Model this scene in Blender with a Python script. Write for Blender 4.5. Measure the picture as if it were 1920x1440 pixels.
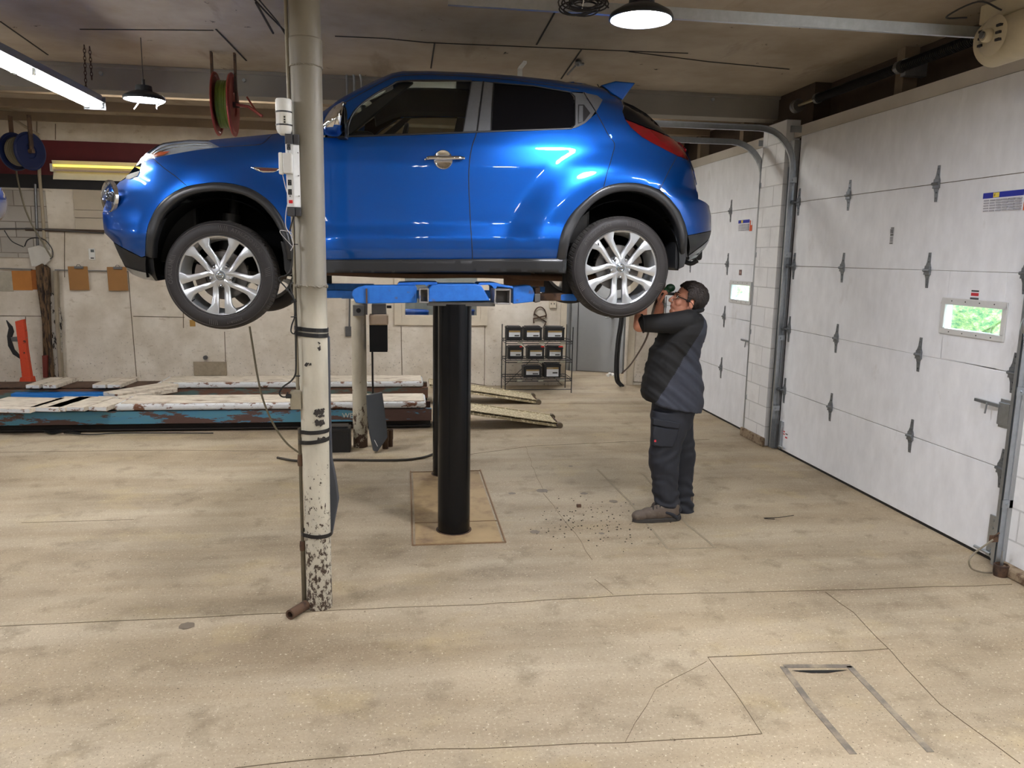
import bpy, bmesh, math, random
import numpy as np
from mathutils import Vector, Matrix, Euler, noise
from mathutils.geometry import delaunay_2d_cdt
random.seed(7)
for _o in list(bpy.data.objects): bpy.data.objects.remove(_o)
SC = bpy.context.scene
COL = SC.collection
# ------------------------------------------------------------------ camera
F_PX, CAM_H = 1442.0, 1.87
_p, _y, _r = math.radians(9.45), math.radians(8.0), math.radians(1.0)
_fw = np.array([math.sin(_y)*math.cos(_p), math.cos(_y)*math.cos(_p), -math.sin(_p)])
_r0 = np.array([math.cos(_y), -math.sin(_y), 0.0]); _u0 = np.cross(_r0, _fw)
_R = _r0*math.cos(_r)+_u0*math.sin(_r); _U = -_r0*math.sin(_r)+_u0*math.cos(_r)
cam_data = bpy.data.cameras.new('camera'); cam = bpy.data.objects.new('camera', cam_data); COL.objects.link(cam)
cam_data.sensor_width = 36; cam_data.lens = F_PX/1920*36; cam_data.clip_start = 0.05; cam_data.clip_end = 200
_m = Matrix(((_R[0], _U[0], -_fw[0], 0), (_R[1], _U[1], -_fw[1], 0), (_R[2], _U[2], -_fw[2], CAM_H), (0, 0, 0, 1)))
cam.matrix_world = _m
SC.camera = cam
# ------------------------------------------------------------------ world and exposure
SC.view_settings.view_transform = 'Standard'
try: SC.view_settings.look = 'None'
except Exception: pass
SC.view_settings.gamma = 1.0
SC.view_settings.use_curve_mapping = False
SC.view_settings.exposure = 1.3
world = bpy.data.worlds.new('world'); SC.world = world; world.use_nodes = True
_bg = world.node_tree.nodes['Background']; _bg.inputs[0].default_value = (0.80, 0.90, 1.0, 1); _bg.inputs[1].default_value = 9.0
sun_d = bpy.data.lights.new('sun', 'SUN'); sun_d.energy = 6.0; sun_d.angle = 0.02
sun = bpy.data.objects.new('sun', sun_d); COL.objects.link(sun); sun.rotation_euler = (math.radians(35), math.radians(20), 0)
LED = 92.0         # high-bay disc emission
TUBE = 22.0         # fluorescent tube emission

# ------------------------------------------------------------------ unprojection of picture points on real planes
def _ray(px, py): return _fw+_R*(px-960)/F_PX-_U*(py-720)/F_PX
def onz(px, py, z=0.0):
    d = _ray(px, py); t = (z-CAM_H)/d[2]; return Vector((d[0]*t, d[1]*t, z))
def ony(px, py, y):
    d = _ray(px, py); t = y/d[1]; return Vector((d[0]*t, y, CAM_H+d[2]*t))
def onx(px, py, x):
    d = _ray(px, py); t = x/d[0]; return Vector((x, d[1]*t, CAM_H+d[2]*t))

# ------------------------------------------------------------------ tagging
def tag(o, label=None, cat=None, group=None, kind=None):
    if label: o['label'] = label
    if cat: o['category'] = cat
    if group: o['group'] = group
    if kind: o['kind'] = kind
    return o
def thing(name, label, cat, loc=(0, 0, 0), rz=0.0, group=None, kind=None):
    o = bpy.data.objects.new(name, None); COL.objects.link(o); o.empty_display_size = 0.1
    o.location = loc; o.rotation_euler = (0, 0, rz)
    return tag(o, label, cat, group, kind)
def copy_tree(o, parent=None):
    c = o.copy(); COL.objects.link(c); c.parent = parent
    for ch in list(o.children): copy_tree(ch, c)
    return c

# ------------------------------------------------------------------ materials
def lin(c):
    return tuple(((v/255)/12.92 if v/255 <= 0.04045 else ((v/255+0.055)/1.055)**2.4) for v in c[:3])+(1.0,)
class NT:
    def __init__(s, name):
        s.m = bpy.data.materials.new(name); s.m.use_nodes = True; s.t = s.m.node_tree
        s.b = s.t.nodes['Principled BSDF']; s._co = None
    def n(s, typ, **kw):
        nd = s.t.nodes.new(typ)
        for k, v in kw.items(): setattr(nd, k, v)
        return nd
    def l(s, a, b): s.t.links.new(a, b)
    def co(s, scale=(1, 1, 1), space='Object'):
        tc = s.n('ShaderNodeTexCoord'); mp = s.n('ShaderNodeMapping'); mp.inputs['Scale'].default_value = scale
        if space == 'World':
            g = s.n('ShaderNodeNewGeometry'); s.l(g.outputs['Position'], mp.inputs[0])
        else: s.l(tc.outputs[space], mp.inputs[0])
        return mp.outputs[0]
    def noise(s, scale, detail=4, rough=.55, vec=None, dist=0.0):
        nd = s.n('ShaderNodeTexNoise'); nd.inputs['Scale'].default_value = scale; nd.inputs['Detail'].default_value = detail
        nd.inputs['Roughness'].default_value = rough; nd.inputs['Distortion'].default_value = dist
        if vec: s.l(vec, nd.inputs['Vector'])
        return nd.outputs['Fac']
    def ramp(s, fac, stops):
        nd = s.n('ShaderNodeValToRGB'); s.l(fac, nd.inputs[0]); e = nd.color_ramp.elements
        while len(e) < len(stops): e.new(0.5)
        for el, (p, c) in zip(e, stops): el.position = p; el.color = c
        return nd.outputs[0]
    def mask(s, fac, a, b): return s.ramp(fac, [(a, (0, 0, 0, 1)), (b, (1, 1, 1, 1))])
    def mix(s, fac, a, b, mode='MIX'):
        nd = s.n('ShaderNodeMix', data_type='RGBA', blend_type=mode)
        for inp, v in ((nd.inputs[0], fac), (nd.inputs[6], a), (nd.inputs[7], b)):
            if hasattr(v, 'is_output'): s.l(v, inp)
            elif isinstance(v, (int, float)): inp.default_value = v if inp.type == 'VALUE' else (v, v, v, 1)
            else: inp.default_value = v
        return nd.outputs[2]
    def bump(s, h, strength=.3, dist=.01):
        nd = s.n('ShaderNodeBump'); nd.inputs['Strength'].default_value = strength; nd.inputs['Distance'].default_value = dist
        s.l(h, nd.inputs['Height']); s.l(nd.outputs[0], s.b.inputs['Normal'])
    def base(s, c):
        if hasattr(c, 'is_output'): s.l(c, s.b.inputs['Base Color'])
        else: s.b.inputs['Base Color'].default_value = c
    def set(s, **kw):
        for k, v in kw.items(): s.b.inputs[k.replace('_', ' ')].default_value = v
        return s
MATS = {}
def simple(name, c, rough=.5, metal=0.0, var=0.12, scale=8.0, bump=0.0, coat=0.0, spec=None, bscale=40):
    if name in MATS: return MATS[name]
    t = NT(name); col = lin(c); k = 1-var
    fac = t.noise(scale, 5, .6, t.co(space='World'))
    t.base(t.mix(fac, tuple(v*k*.85 for v in col[:3])+(1,), tuple(min(1, v*(1+var)) for v in col[:3])+(1,)) if var > 0 else col)
    t.set(Roughness=rough, Metallic=metal)
    if coat: t.set(Coat_Weight=coat, Coat_Roughness=.03)
    if spec is not None: t.b.inputs['Specular IOR Level'].default_value = spec
    if bump: t.bump(t.noise(bscale, 4, .6, t.co(space='World')), bump, .004)
    MATS[name] = t.m; return t.m
def worn(name, c, wear, a=.55, b=.6, scale=6.0, rough=.6, metal=0.0, bump=.25, c2=None, stretch=(1, 1, 1)):
    """paint over another material, chipped where a noise passes a threshold"""
    if name in MATS: return MATS[name]
    t = NT(name); v = t.co(stretch, 'World')
    f1 = t.noise(scale, 8, .68, v); f2 = t.noise(scale*2.7, 4, .6, v)
    col = t.mix(f2, tuple(x*.78 for x in lin(c)[:3])+(1,), lin(c2 or c))
    w = t.mix(t.noise(scale*6, 4, .7, v), tuple(x*.6 for x in lin(wear)[:3])+(1,), lin(wear))
    mk = t.mask(f1, a, b)
    t.base(t.mix(mk, col, w)); t.set(Roughness=rough, Metallic=metal)
    if bump: t.bump(f1, bump, .004)
    MATS[name] = t.m; return t.m
def emit(name, c, s):
    if name in MATS: return MATS[name]
    t = NT(name); t.base((.8, .8, .8, 1)); t.b.inputs['Emission Color'].default_value = lin(c); t.b.inputs['Emission Strength'].default_value = s
    MATS[name] = t.m; return t.m
def glassy(name, c, alpha_tr, rough=.02):
    """thin pane: glossy reflection over tinted see-through"""
    if name in MATS: return MATS[name]
    t = NT(name); nt = t.t; tr = t.n('ShaderNodeBsdfTransparent'); tr.inputs[0].default_value = tuple(v*alpha_tr for v in lin(c)[:3])+(1,)
    gl = t.n('ShaderNodeBsdfGlossy'); gl.inputs['Roughness'].default_value = rough; gl.inputs[0].default_value = (1, 1, 1, 1)
    lw = t.n('ShaderNodeLayerWeight'); lw.inputs[0].default_value = .5; pw = t.n('ShaderNodeMath', operation='POWER'); pw.inputs[1].default_value = 5; t.l(lw.outputs['Facing'], pw.inputs[0]); fr = t.n('ShaderNodeMath', operation='MULTIPLY_ADD'); fr.inputs[1].default_value = .8; fr.inputs[2].default_value = .04; t.l(pw.outputs[0], fr.inputs[0]); mx = t.n('ShaderNodeMixShader')
    t.l(fr.outputs[0], mx.inputs[0]); t.l(tr.outputs[0], mx.inputs[1]); t.l(gl.outputs[0], mx.inputs[2])
    t.l(mx.outputs[0], nt.nodes['Material Output'].inputs[0]); MATS[name] = t.m; return t.m

# ------------------------------------------------------------------ mesh builder
class MB:
    def __init__(s): s.bm = bmesh.new()
    def box(s, a, b, rz=0.0, pivot=None):
        vs = [s.bm.verts.new((x, y, z)) for z in (a[2], b[2]) for y in (a[1], b[1]) for x in (a[0], b[0])]
        for f in ((0, 2, 3, 1), (4, 5, 7, 6), (0, 1, 5, 4), (2, 6, 7, 3), (0, 4, 6, 2), (1, 3, 7, 5)): s.bm.faces.new([vs[i] for i in f])
        if rz:
            p = Vector(pivot or ((a[0]+b[0])/2, (a[1]+b[1])/2, 0)); bmesh.ops.rotate(s.bm, verts=vs, cent=p, matrix=Matrix.Rotation(rz, 3, 'Z'))
        return s
    def beam(s, p, q, w, h, up=(0, 0, 1)):
        """box bar from p to q, w wide (sideways) and h high"""
        p, q = Vector(p), Vector(q); d = (q-p).normalized(); up = Vector(up)
        if abs(d.dot(up)) > .99: up = Vector((0, 1, 0))
        sd = d.cross(up).normalized(); u = sd.cross(d); vs = []
        for c in (p, q):
            for a, b in ((-1, -1), (1, -1), (1, 1), (-1, 1)): vs.append(s.bm.verts.new(c+sd*a*w/2+u*b*h/2))
        for f in ((3, 2, 1, 0), (4, 5, 6, 7), (0, 1, 5, 4), (1, 2, 6, 5), (2, 3, 7, 6), (3, 0, 4, 7)): s.bm.faces.new([vs[i] for i in f])
        return s
    def tube(s, pts, r, n=8, closed=False, caps=True):
        pts = [Vector(p) for p in pts]; m = len(pts); rs = r if isinstance(r, (list, tuple)) else [r]*m
        tan = []
        for i in range(m):
            a = pts[(i-1) % m] if closed or i > 0 else pts[i]; b = pts[(i+1) % m] if closed or i < m-1 else pts[i]
            tan.append((b-a).normalized())
        u = Vector((0, 0, 1)) if abs(tan[0].z) < .9 else Vector((0, 1, 0)); rings = []
        for i in range(m):
            u = (u-tan[i]*u.dot(tan[i]))
            u = u.normalized() if u.length > 1e-6 else Vector((1, 0, 0)); v = tan[i].cross(u)
            rings.append([s.bm.verts.new(pts[i]+(u*math.cos(2*math.pi*k/n)+v*math.sin(2*math.pi*k/n))*rs[i]) for k in range(n)])
        for i in range(m if closed else m-1):
            A, B = rings[i], rings[(i+1) % m]
            for k in range(n): s.bm.faces.new((A[k], A[(k+1) % n], B[(k+1) % n], B[k]))
        if caps and not closed: s.bm.faces.new(rings[0][::-1]); s.bm.faces.new(rings[-1])
        return s
    def lathe(s, prof, origin=(0, 0, 0), axis='Z', n=32, a0=0.0, a1=2*math.pi):
        """prof: list of (r, h) along the axis"""
        o = Vector(origin); full = abs(a1-a0-2*math.pi) < 1e-6; cnt = n if full else n+1; rings = []
        for r, h in prof:
            ring = []
            for k in range(cnt):
                a = a0+(a1-a0)*k/n; c, d = math.cos(a)*r, math.sin(a)*r
                p = {'Z': (c, d, h), 'Y': (c, h, d), 'X': (h, c, d)}[axis]; ring.append(s.bm.verts.new(o+Vector(p)))
            rings.append(ring)
        for A, B in zip(rings, rings[1:]):
            for k in range(n if full else n):
                k2 = (k+1) % cnt
                try: s.bm.faces.new((A[k], A[k2], B[k2], B[k]))
                except ValueError: pass
        return s
    def cyl(s, p, q, r, n=24, r2=None): return s.tube([p, q], [r, r if r2 is None else r2], n)
    def prism(s, poly, depth, M=None):
        """2D polygon in xy extruded 0..depth in z, then transformed by M"""
        M = M or Matrix(); n = len(poly)
        A = [s.bm.verts.new(M @ Vector((x, y, 0))) for x, y in poly]; B = [s.bm.verts.new(M @ Vector((x, y, depth))) for x, y in poly]
        s.bm.faces.new(A[::-1]); s.bm.faces.new(B)
        for i in range(n): s.bm.faces.new((A[i], A[(i+1) % n], B[(i+1) % n], B[i]))
        return s
    def quad(s, *ps):
        s.bm.faces.new([s.bm.verts.new(p) for p in ps]); return s
    def ball(s, c, r, seg=16, M=None):
        r = r if isinstance(r, (tuple, list)) else (r, r, r)
        m = Matrix.Translation(c) @ (M or Matrix()) @ Matrix.Diagonal((r[0], r[1], r[2], 1))
        bmesh.ops.create_uvsphere(s.bm, u_segments=seg, v_segments=max(6, seg//2+2), radius=1, matrix=m); return s
    def grid(s, fn, nu, nv):
        g = [[s.bm.verts.new(fn(i/nu, j/nv)) for j in range(nv+1)] for i in range(nu+1)]
        for i in range(nu):
            for j in range(nv): s.bm.faces.new((g[i][j], g[i+1][j], g[i+1][j+1], g[i][j+1]))
        return s
    def build(s, name, mat, parent=None, smooth=False, bevel=0.0, solid=0.0, sub=0, bseg=2, flip=False):
        bmesh.ops.remove_doubles(s.bm, verts=s.bm.verts, dist=1e-5)
        bmesh.ops.recalc_face_normals(s.bm, faces=s.bm.faces)
        if flip: bmesh.ops.reverse_faces(s.bm, faces=s.bm.faces)
        me = bpy.data.meshes.new(name); s.bm.to_mesh(me); s.bm.free()
        o = bpy.data.objects.new(name, me); COL.objects.link(o); me.materials.append(mat)
        if smooth:
            for p in me.polygons: p.use_smooth = True
            if smooth != 'all': me.set_sharp_from_angle(angle=math.radians(smooth if smooth > 1 else 40))
        if parent: o.parent = parent
        if solid:
            md = o.modifiers.new('solid', 'SOLIDIFY'); md.thickness = solid; md.offset = -1
        if bevel:
            md = o.modifiers.new('bevel', 'BEVEL'); md.width = bevel; md.segments = bseg; md.limit_method = 'ANGLE'; md.angle_limit = math.radians(35)
            md.harden_normals = False
        if sub:
            md = o.modifiers.new('sub', 'SUBSURF'); md.levels = sub; md.render_levels = sub
        return o
def spline(pts, n=8):
    """Catmull-Rom through points"""
    P = [Vector(p) for p in pts]; P = [P[0]*2-P[1]]+P+[P[-1]*2-P[-2]]; out = []
    for i in range(1, len(P)-2):
        for k in range(n):
            t = k/n; a, b, c, d = P[i-1:i+3]
            out.append(.5*((2*b)+(c-a)*t+(2*a-5*b+4*c-d)*t*t+(3*b-a-3*c+d)*t**3))
    out.append(P[-2]); return out
def text_mesh(txt, size, name, mat, parent, M, extrude=.0004, bend=None, align='CENTER'):
    """lettering as a mesh; M places it; bend=(radius) wraps it round a circle"""
    cu = bpy.data.curves.new(name, 'FONT'); cu.body = txt; cu.size = size; cu.extrude = extrude; cu.align_x = align; cu.align_y = 'CENTER'; cu.resolution_u = 2
    t = bpy.data.objects.new(name, cu); COL.objects.link(t)
    dg = bpy.context.evaluated_depsgraph_get(); me = bpy.data.meshes.new_from_object(t.evaluated_get(dg)); COL.objects.unlink(t); bpy.data.objects.remove(t)
    me.name = name
    if bend:
        R, a0, sgn = bend
        for v in me.vertices:
            a = a0-sgn*v.co.x/R; rr = R+sgn*v.co.y; v.co = (rr*math.cos(a), rr*math.sin(a), v.co.z)
    me.transform(M); me.materials.clear(); me.materials.append(mat)
    o = bpy.data.objects.new(name, me); COL.objects.link(o)
    if parent: o.parent = parent
    return o
def fuse(mb, name, mat, parent, voxel=.006, smooth_it=2, factor=.5, disp=None):
    """union of closed shapes -> one continuous skin"""
    bmesh.ops.recalc_face_normals(mb.bm, faces=mb.bm.faces)
    me = bpy.data.meshes.new('tmp'); mb.bm.to_mesh(me); mb.bm.free(); o = bpy.data.objects.new('tmp', me); COL.objects.link(o)
    r = o.modifiers.new('r', 'REMESH'); r.mode = 'VOXEL'; r.voxel_size = voxel; r.use_smooth_shade = True
    sm = o.modifiers.new('s', 'SMOOTH'); sm.factor = factor; sm.iterations = smooth_it
    dg = bpy.context.evaluated_depsgraph_get(); me2 = bpy.data.meshes.new_from_object(o.evaluated_get(dg))
    COL.objects.unlink(o); bpy.data.objects.remove(o)
    if disp:
        nr = [v.normal.copy() for v in me2.vertices]
        for v, n in zip(me2.vertices, nr): v.co = v.co+n*disp(v.co, n)
    for p in me2.polygons: p.use_smooth = True
    me2.name = name; me2.materials.clear(); me2.materials.append(mat)
    ob = bpy.data.objects.new(name, me2); COL.objects.link(ob)
    if parent: ob.parent = parent
    return ob
# ================================================================== materials of the place
def floor_mat():
    t = NT('concrete_floor'); v = t.co((1, 1, 1), 'World'); vs = t.co((.16, 1.1, 1), 'World')
    big = t.noise(.9, 5, .6, v); mid = t.noise(4.5, 6, .62, v); fine = t.noise(70, 3, .7, v); streak = t.noise(2.2, 7, .6, vs); speck = t.noise(130, 2, .5, v)
    c = t.mix(t.mask(big, .30, .70), lin((130, 114, 92)), lin((178, 160, 132)))
    c = t.mix(t.mask(streak, .38, .80), c, lin((192, 178, 154)))
    c = t.mix(t.mask(mid, .54, .86), c, lin((108, 94, 72)))
    c = t.mix(t.mask(t.noise(1.7, 4, .6, t.co((1, 1.3, 1), 'World')), .56, .9), c, lin((186, 166, 124)))
    c = t.mix(t.mask(fine, .62, .72), c, lin((222, 212, 188)))
    c = t.mix(t.mask(speck, .66, .70), c, lin((74, 62, 50)))
    c = t.mix(t.mask(t.noise(38, 4, .7, v), .66, .69), c, lin((96, 82, 64)))
    k = t.mix(t.mask(fine, .3, .7), (.82, .82, .82, 1), (1, 1, 1, 1)); c = t.mix(1.0, c, k, 'MULTIPLY')
    t.base(c); t.set(Roughness=.62); t.b.inputs['Specular IOR Level'].default_value = .35
    t.bump(t.noise(90, 3, .6, v), .25, .003); return t.m
def brick_mat(name, c1, c2, mort, rough=.6, w=.4, h=.2, ax='X'):
    t = NT(name); g = t.n('ShaderNodeNewGeometry'); sx = t.n('ShaderNodeSeparateXYZ'); t.l(g.outputs['Position'], sx.inputs[0])
    cb = t.n('ShaderNodeCombineXYZ'); t.l(sx.outputs[0 if ax == 'X' else 1], cb.inputs[0]); t.l(sx.outputs[2], cb.inputs[1])
    b = t.n('ShaderNodeTexBrick'); b.inputs['Scale'].default_value = 1; b.inputs['Brick Width'].default_value = w; b.inputs['Row Height'].default_value = h
    b.inputs['Mortar Size'].default_value = .006; b.inputs['Mortar Smooth'].default_value = .2; b.inputs['Color1'].default_value = lin(c1); b.inputs['Color2'].default_value = lin(c2); b.inputs['Mortar'].default_value = lin(mort)
    t.l(cb.outputs[0], b.inputs['Vector']); f = t.noise(3, 6, .65, t.co((1, 1, 1), 'World'))
    t.base(t.mix(t.mask(f, .5, .75), b.outputs['Color'], tuple(v*.78 for v in lin(c1)[:3])+(1,)))
    iv = t.n('ShaderNodeMath', operation='SUBTRACT'); iv.inputs[0].default_value = 1; t.l(b.outputs['Fac'], iv.inputs[1]); t.bump(iv.outputs[0], .6, .006)
    t.set(Roughness=rough); return t.m
def plywood_wall():
    t = NT('dirty_wall_paint'); v = t.co((1, 1, 1), 'World'); a = t.noise(2.2, 6, .65, v); b = t.noise(28, 5, .75, v); d = t.noise(6, 5, .6, t.co((1, 1, 2.2), 'World'))
    c = t.mix(t.mask(a, .35, .7), lin((222, 213, 198)), lin((192, 180, 160)))
    c = t.mix(t.mask(d, .6, .8), c, lin((164, 144, 116)))
    g = t.n('ShaderNodeNewGeometry'); sx = t.n('ShaderNodeSeparateXYZ'); t.l(g.outputs['Position'], sx.inputs[0])
    low = t.ramp(sx.outputs[2], [(.0, (1, 1, 1, 1)), (1.0, (.0, .0, .0, 1))])   # spatter only near the floor
    sp = t.mask(b, .60, .63); m = t.mix(1.0, sp, low, 'MULTIPLY'); c = t.mix(m, c, lin((70, 60, 50)))
    t.base(c); t.set(Roughness=.75); t.bump(b, .1, .002); return t.m
def ceiling_mat():
    t = NT('old_ceiling_paint'); v = t.co((1, 1, 1), 'World'); a = t.noise(1.6, 6, .6, v); b = t.noise(5, 8, .72, v, .6); st = t.noise(1.2, 5, .6, t.co((2.2, .5, 1), 'World'))
    c = t.mix(t.mask(a, .35, .7), lin((172, 160, 142)), lin((146, 132, 112))); c = t.mix(t.mask(st, .6, .75), c, lin((124, 110, 92)))
    c = t.mix(t.mask(b, .66, .675), c, lin((44, 37, 31))); t.base(c); t.set(Roughness=.85); t.bump(a, .3, .02); return t.m
M_floor = floor_mat(); M_ceil = ceiling_mat(); M_wall = plywood_wall()
M_block = brick_mat('white_painted_block', (232, 232, 232), (222, 223, 224), (196, 196, 196), ax='Y')
M_blockx = brick_mat('grey_block', (176, 170, 160), (164, 158, 148), (120, 112, 100), ax='X')
M_red = simple('dark_red_paint', (92, 24, 32), .6, var=.15); M_black = simple('black_paint', (26, 24, 26), .6)
M_door = worn('white_door_paint', (236, 238, 242), (212, 210, 206), .62, .85, 3.2, .42, bump=.05, c2=(244, 246, 250), stretch=(1, 1, .5))
M_dark = simple('dark_wood', (62, 48, 36), .8, var=.3); M_beam = simple('beam_paint', (140, 134, 124), .7, var=.1, scale=3)
M_galv = simple('galvanised_steel', (176, 182, 188), .32, .9, var=.12, scale=30); M_steel = simple('bare_steel', (120, 120, 120), .38, .85, var=.2, scale=20)
M_joint = simple('joint_filler', (104, 90, 70), .9, var=.3); M_blk = simple('black_plastic', (22, 22, 24), .45, var=.1)
M_rub = simple('black_rubber', (26, 25, 25), .7, var=.2, scale=30); M_cream = simple('cream_trim', (206, 194, 172), .6, var=.12, scale=6)
M_white = simple('white_plastic', (226, 226, 220), .4, var=.06); M_greydoor = simple('grey_door_paint', (158, 160, 160), .5, var=.05, scale=2)
M_rust = worn('rusty_steel', (92, 68, 50), (58, 42, 33), .5, .62, 9, .8, bump=.3)
def struct(name, mb, mat, parent=None, **kw):
    o = mb.build(name, mat, parent, **kw)
    if parent is None: o['kind'] = 'structure'
    return o
# ================================================================== shell
XL, XR, YB, YF, ZC = -9.0, 3.72, 11.0, -5.0, 3.5
floor = struct('floor', MB().box((XL-.2, YF-.2, -.2), (4.2, 13.2, 0)), M_floor)
ceiling = struct('ceiling', MB().box((XL-.2, YF-.2, ZC), (4.2, 13.2, ZC+.15)), M_ceil)
wl = struct('wall_left', MB().box((XL-.2, YF-.2, 0), (XL, YB+2.2, ZC)), simple('white_left_wall', (220, 218, 210), .8, var=.05))
wf = struct('wall_front', MB().box((XL, YF-.2, 0), (4.2, YF, ZC)), simple('white_front_wall', (226, 224, 218), .8, var=.04))
wx0, wx1, wz0, wz1 = -.05, 1.07, .98, 1.80
bw = MB(); bw.box((XL, YB, 0), (wx0, YB+.15, ZC)); bw.box((wx1, YB, 0), (2.33, YB+.15, ZC)); bw.box((wx0, YB, 0), (wx1, YB+.15, wz0)); bw.box((wx0, YB, wz1), (wx1, YB+.15, ZC))
bw.box((2.33, YB, 2.15), (3.27, YB+.15, ZC)); bw.box((3.27, YB, 0), (4.0, YB+.15, ZC))
wall_back = struct('wall_back', bw, M_wall)
struct('painted_band', MB().box((XL, YB-.012, 2.80), (2.2, YB-.001, 3.235)), M_red, wall_back)
struct('painted_band', MB().box((XL, YB-.012, 2.63), (2.2, YB-.001, 2.80)), M_black, wall_back)
struct('block_facing', MB().box((XL, YB-.03, 1.74), (-4.62, YB-.001, 2.60)), M_blockx, wall_back)
bd = MB()
for z0, z1 in ((2.37, 2.625), (2.27, 2.365), (2.09, 2.262)): bd.box((-4.28, YB-.025, z0), (2.2, YB-.001, z1))
struct('horizontal_boards', bd, simple('cream_boards', (190, 178, 158), .7, var=.12, scale=3), wall_back, bevel=.003)
sm = MB()
def wseam(pts, w=.008):
    P = [ony(x, y, YB-.003) for x, y in pts]
    for a, b in zip(P, P[1:]): sm.beam(a, b, .004, w, (0, 1, 0)) if False else sm.beam(a, b, w, .004, (0, 1, 0))
for pts in ([(240, 508), (247, 600), (256, 706)], [(250, 593), (346, 595)], [(343, 520), (344, 615)], [(421, 622), (424, 706)], [(0, 592), (80, 593)], [(48, 594), (48, 700)], [(121, 430), (121, 520)],
            [(752, 612), (754, 705)], [(909, 612), (908, 722)], [(880, 718), (942, 728)], [(1175, 715), (1210, 717)], [(69, 226), (69, 262)], [(104, 232), (104, 262)], [(365, 680), (424, 680)], [(365, 705), (424, 705)], [(365, 692), (424, 692)], [(1053, 590), (1053, 690)]):
    wseam(pts)
struct('panel_seam', sm, M_joint, wall_back)
cw = MB()  # cloudy chipped corner trim round the corridor opening
cw.box((2.24, YB-.02, 0), (2.33, YB-.001, 2.15)); cw.box((3.27, YB-.02, 0), (3.37, YB-.001, 2.15)); cw.box((2.24, YB-.02, 2.15), (3.37, YB-.001, 2.25))
struct('trim_1', cw, M_cream, bevel=.004)
# corridor behind the opening
co = MB(); co.box((2.18, YB+.15, 0), (2.33, 13.0, ZC)); co.box((3.80, YB+.15, 0), (3.95, 13.0, ZC)); co.box((2.2, 12.9, 0), (3.95, 13.05, ZC))
struct('wall_corridor', co, simple('grey_corridor_paint', (146, 146, 144), .6, var=.08, scale=2))
d3 = thing('door_3', 'grey flush door at the end of the corridor, lever handle', 'door', (0, 0, 0), kind='structure')
a, b = Vector((2.82, 12.42, 0)), Vector((3.44, 12.16, 0)); up = Vector((0, 0, 2.03))
MB().beam(a+Vector((0, 0, 1.02)), b+Vector((0, 0, 1.02)), .045, 2.02).build('door_leaf', M_greydoor, d3, bevel=.003)
fr = MB(); dv = (b-a).normalized()
fr.beam(a-dv*.05, a-dv*.05+up, .09, .10, dv); fr.beam(b+dv*.05, b+dv*.05+up, .09, .10, dv); fr.beam(a-dv*.09+up+Vector((0, 0, .05)), b+dv*.09+up+Vector((0, 0, .05)), .09, .08)
fr.build('door_frame', M_greydoor, d3, bevel=.004)
gp = MB(); gp.beam(a+dv*.002+Vector((0, -.03, .01)), a+dv*.002+up+Vector((0, -.03, 0)), .006, .008, dv); gp.beam(b-dv*.002+Vector((0, -.03, .01)), b-dv*.002+up+Vector((0, -.03, 0)), .006, .008, dv); gp.build('door_gap', M_black, d3)
fl = MB(); fl.beam(a-dv*.5+Vector((0, .04, 1.2)), a-dv*.1+Vector((0, .04, 1.2)), .06, 2.4); fl.beam(b+dv*.1+Vector((0, .04, 1.2)), b+dv*.4+Vector((0, .04, 1.2)), .06, 2.4); fl.build('side_panel', M_greydoor, d3)
hp = a.lerp(b, .86)+Vector((-.02, -.03, .92)); hd = MB().cyl(hp, hp+Vector((0, -.05, 0)), .028, 16); hd.tube(spline([hp+Vector((0, -.05, 0)), hp+Vector((-.04, -.06, .0)), hp+Vector((-.12, -.03, -.012))], 5), .010)
hd.build('door_handle', M_steel, d3, smooth=True)
# ceiling joints, beam, joists of the rear bay
cs = MB()
def ceilseam(pts, w=.012):
    P = [onz(x, y, ZC-.003) for x, y in pts]
    for p, q in zip(P, P[1:]): cs.beam(p, q, w, .004)
for pts in ([(0, 40), (90, 103)], [(405, 55), (462, 114)], [(628, 68), (720, 72), (800, 80), (1180, 96), (1290, 100)], [(815, 80), (808, 128)], [(1042, 20), (1006, 84)], [(1091, 92), (1052, 148)], [(150, 55), (400, 57)], [(1180, 97), (1330, 116), (1480, 130)]):
    ceilseam(pts)
struct('ceiling_joint', cs, simple('dark_crack', (30, 25, 20), .9), ceiling)
bmY = 7.7
bt = MB(); bt.box((XL, bmY, 3.28), (3.85, bmY+.22, ZC)); bt.box((XL, bmY-.03, 3.47), (3.85, bmY+.01, ZC)); 
beam = struct('trim_2', bt, M_beam, bevel=.004)
bo = MB()
for px, py in ((190, 138), (458, 151), (1336, 187)): p = ony(px, py, bmY); bo.cyl(p, p+Vector((0, -.02, 0)), .016, 10)
bo.build('bolt_head', M_galv, beam, smooth=True)
js = MB()
for y in (8.7, 9.6, 10.5): js.box((XL, y, 3.40), (3.8, y+.05, ZC))
struct('trim_3', js, simple('joist_wood', (140, 122, 100), .8, var=.2, scale=5))
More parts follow.
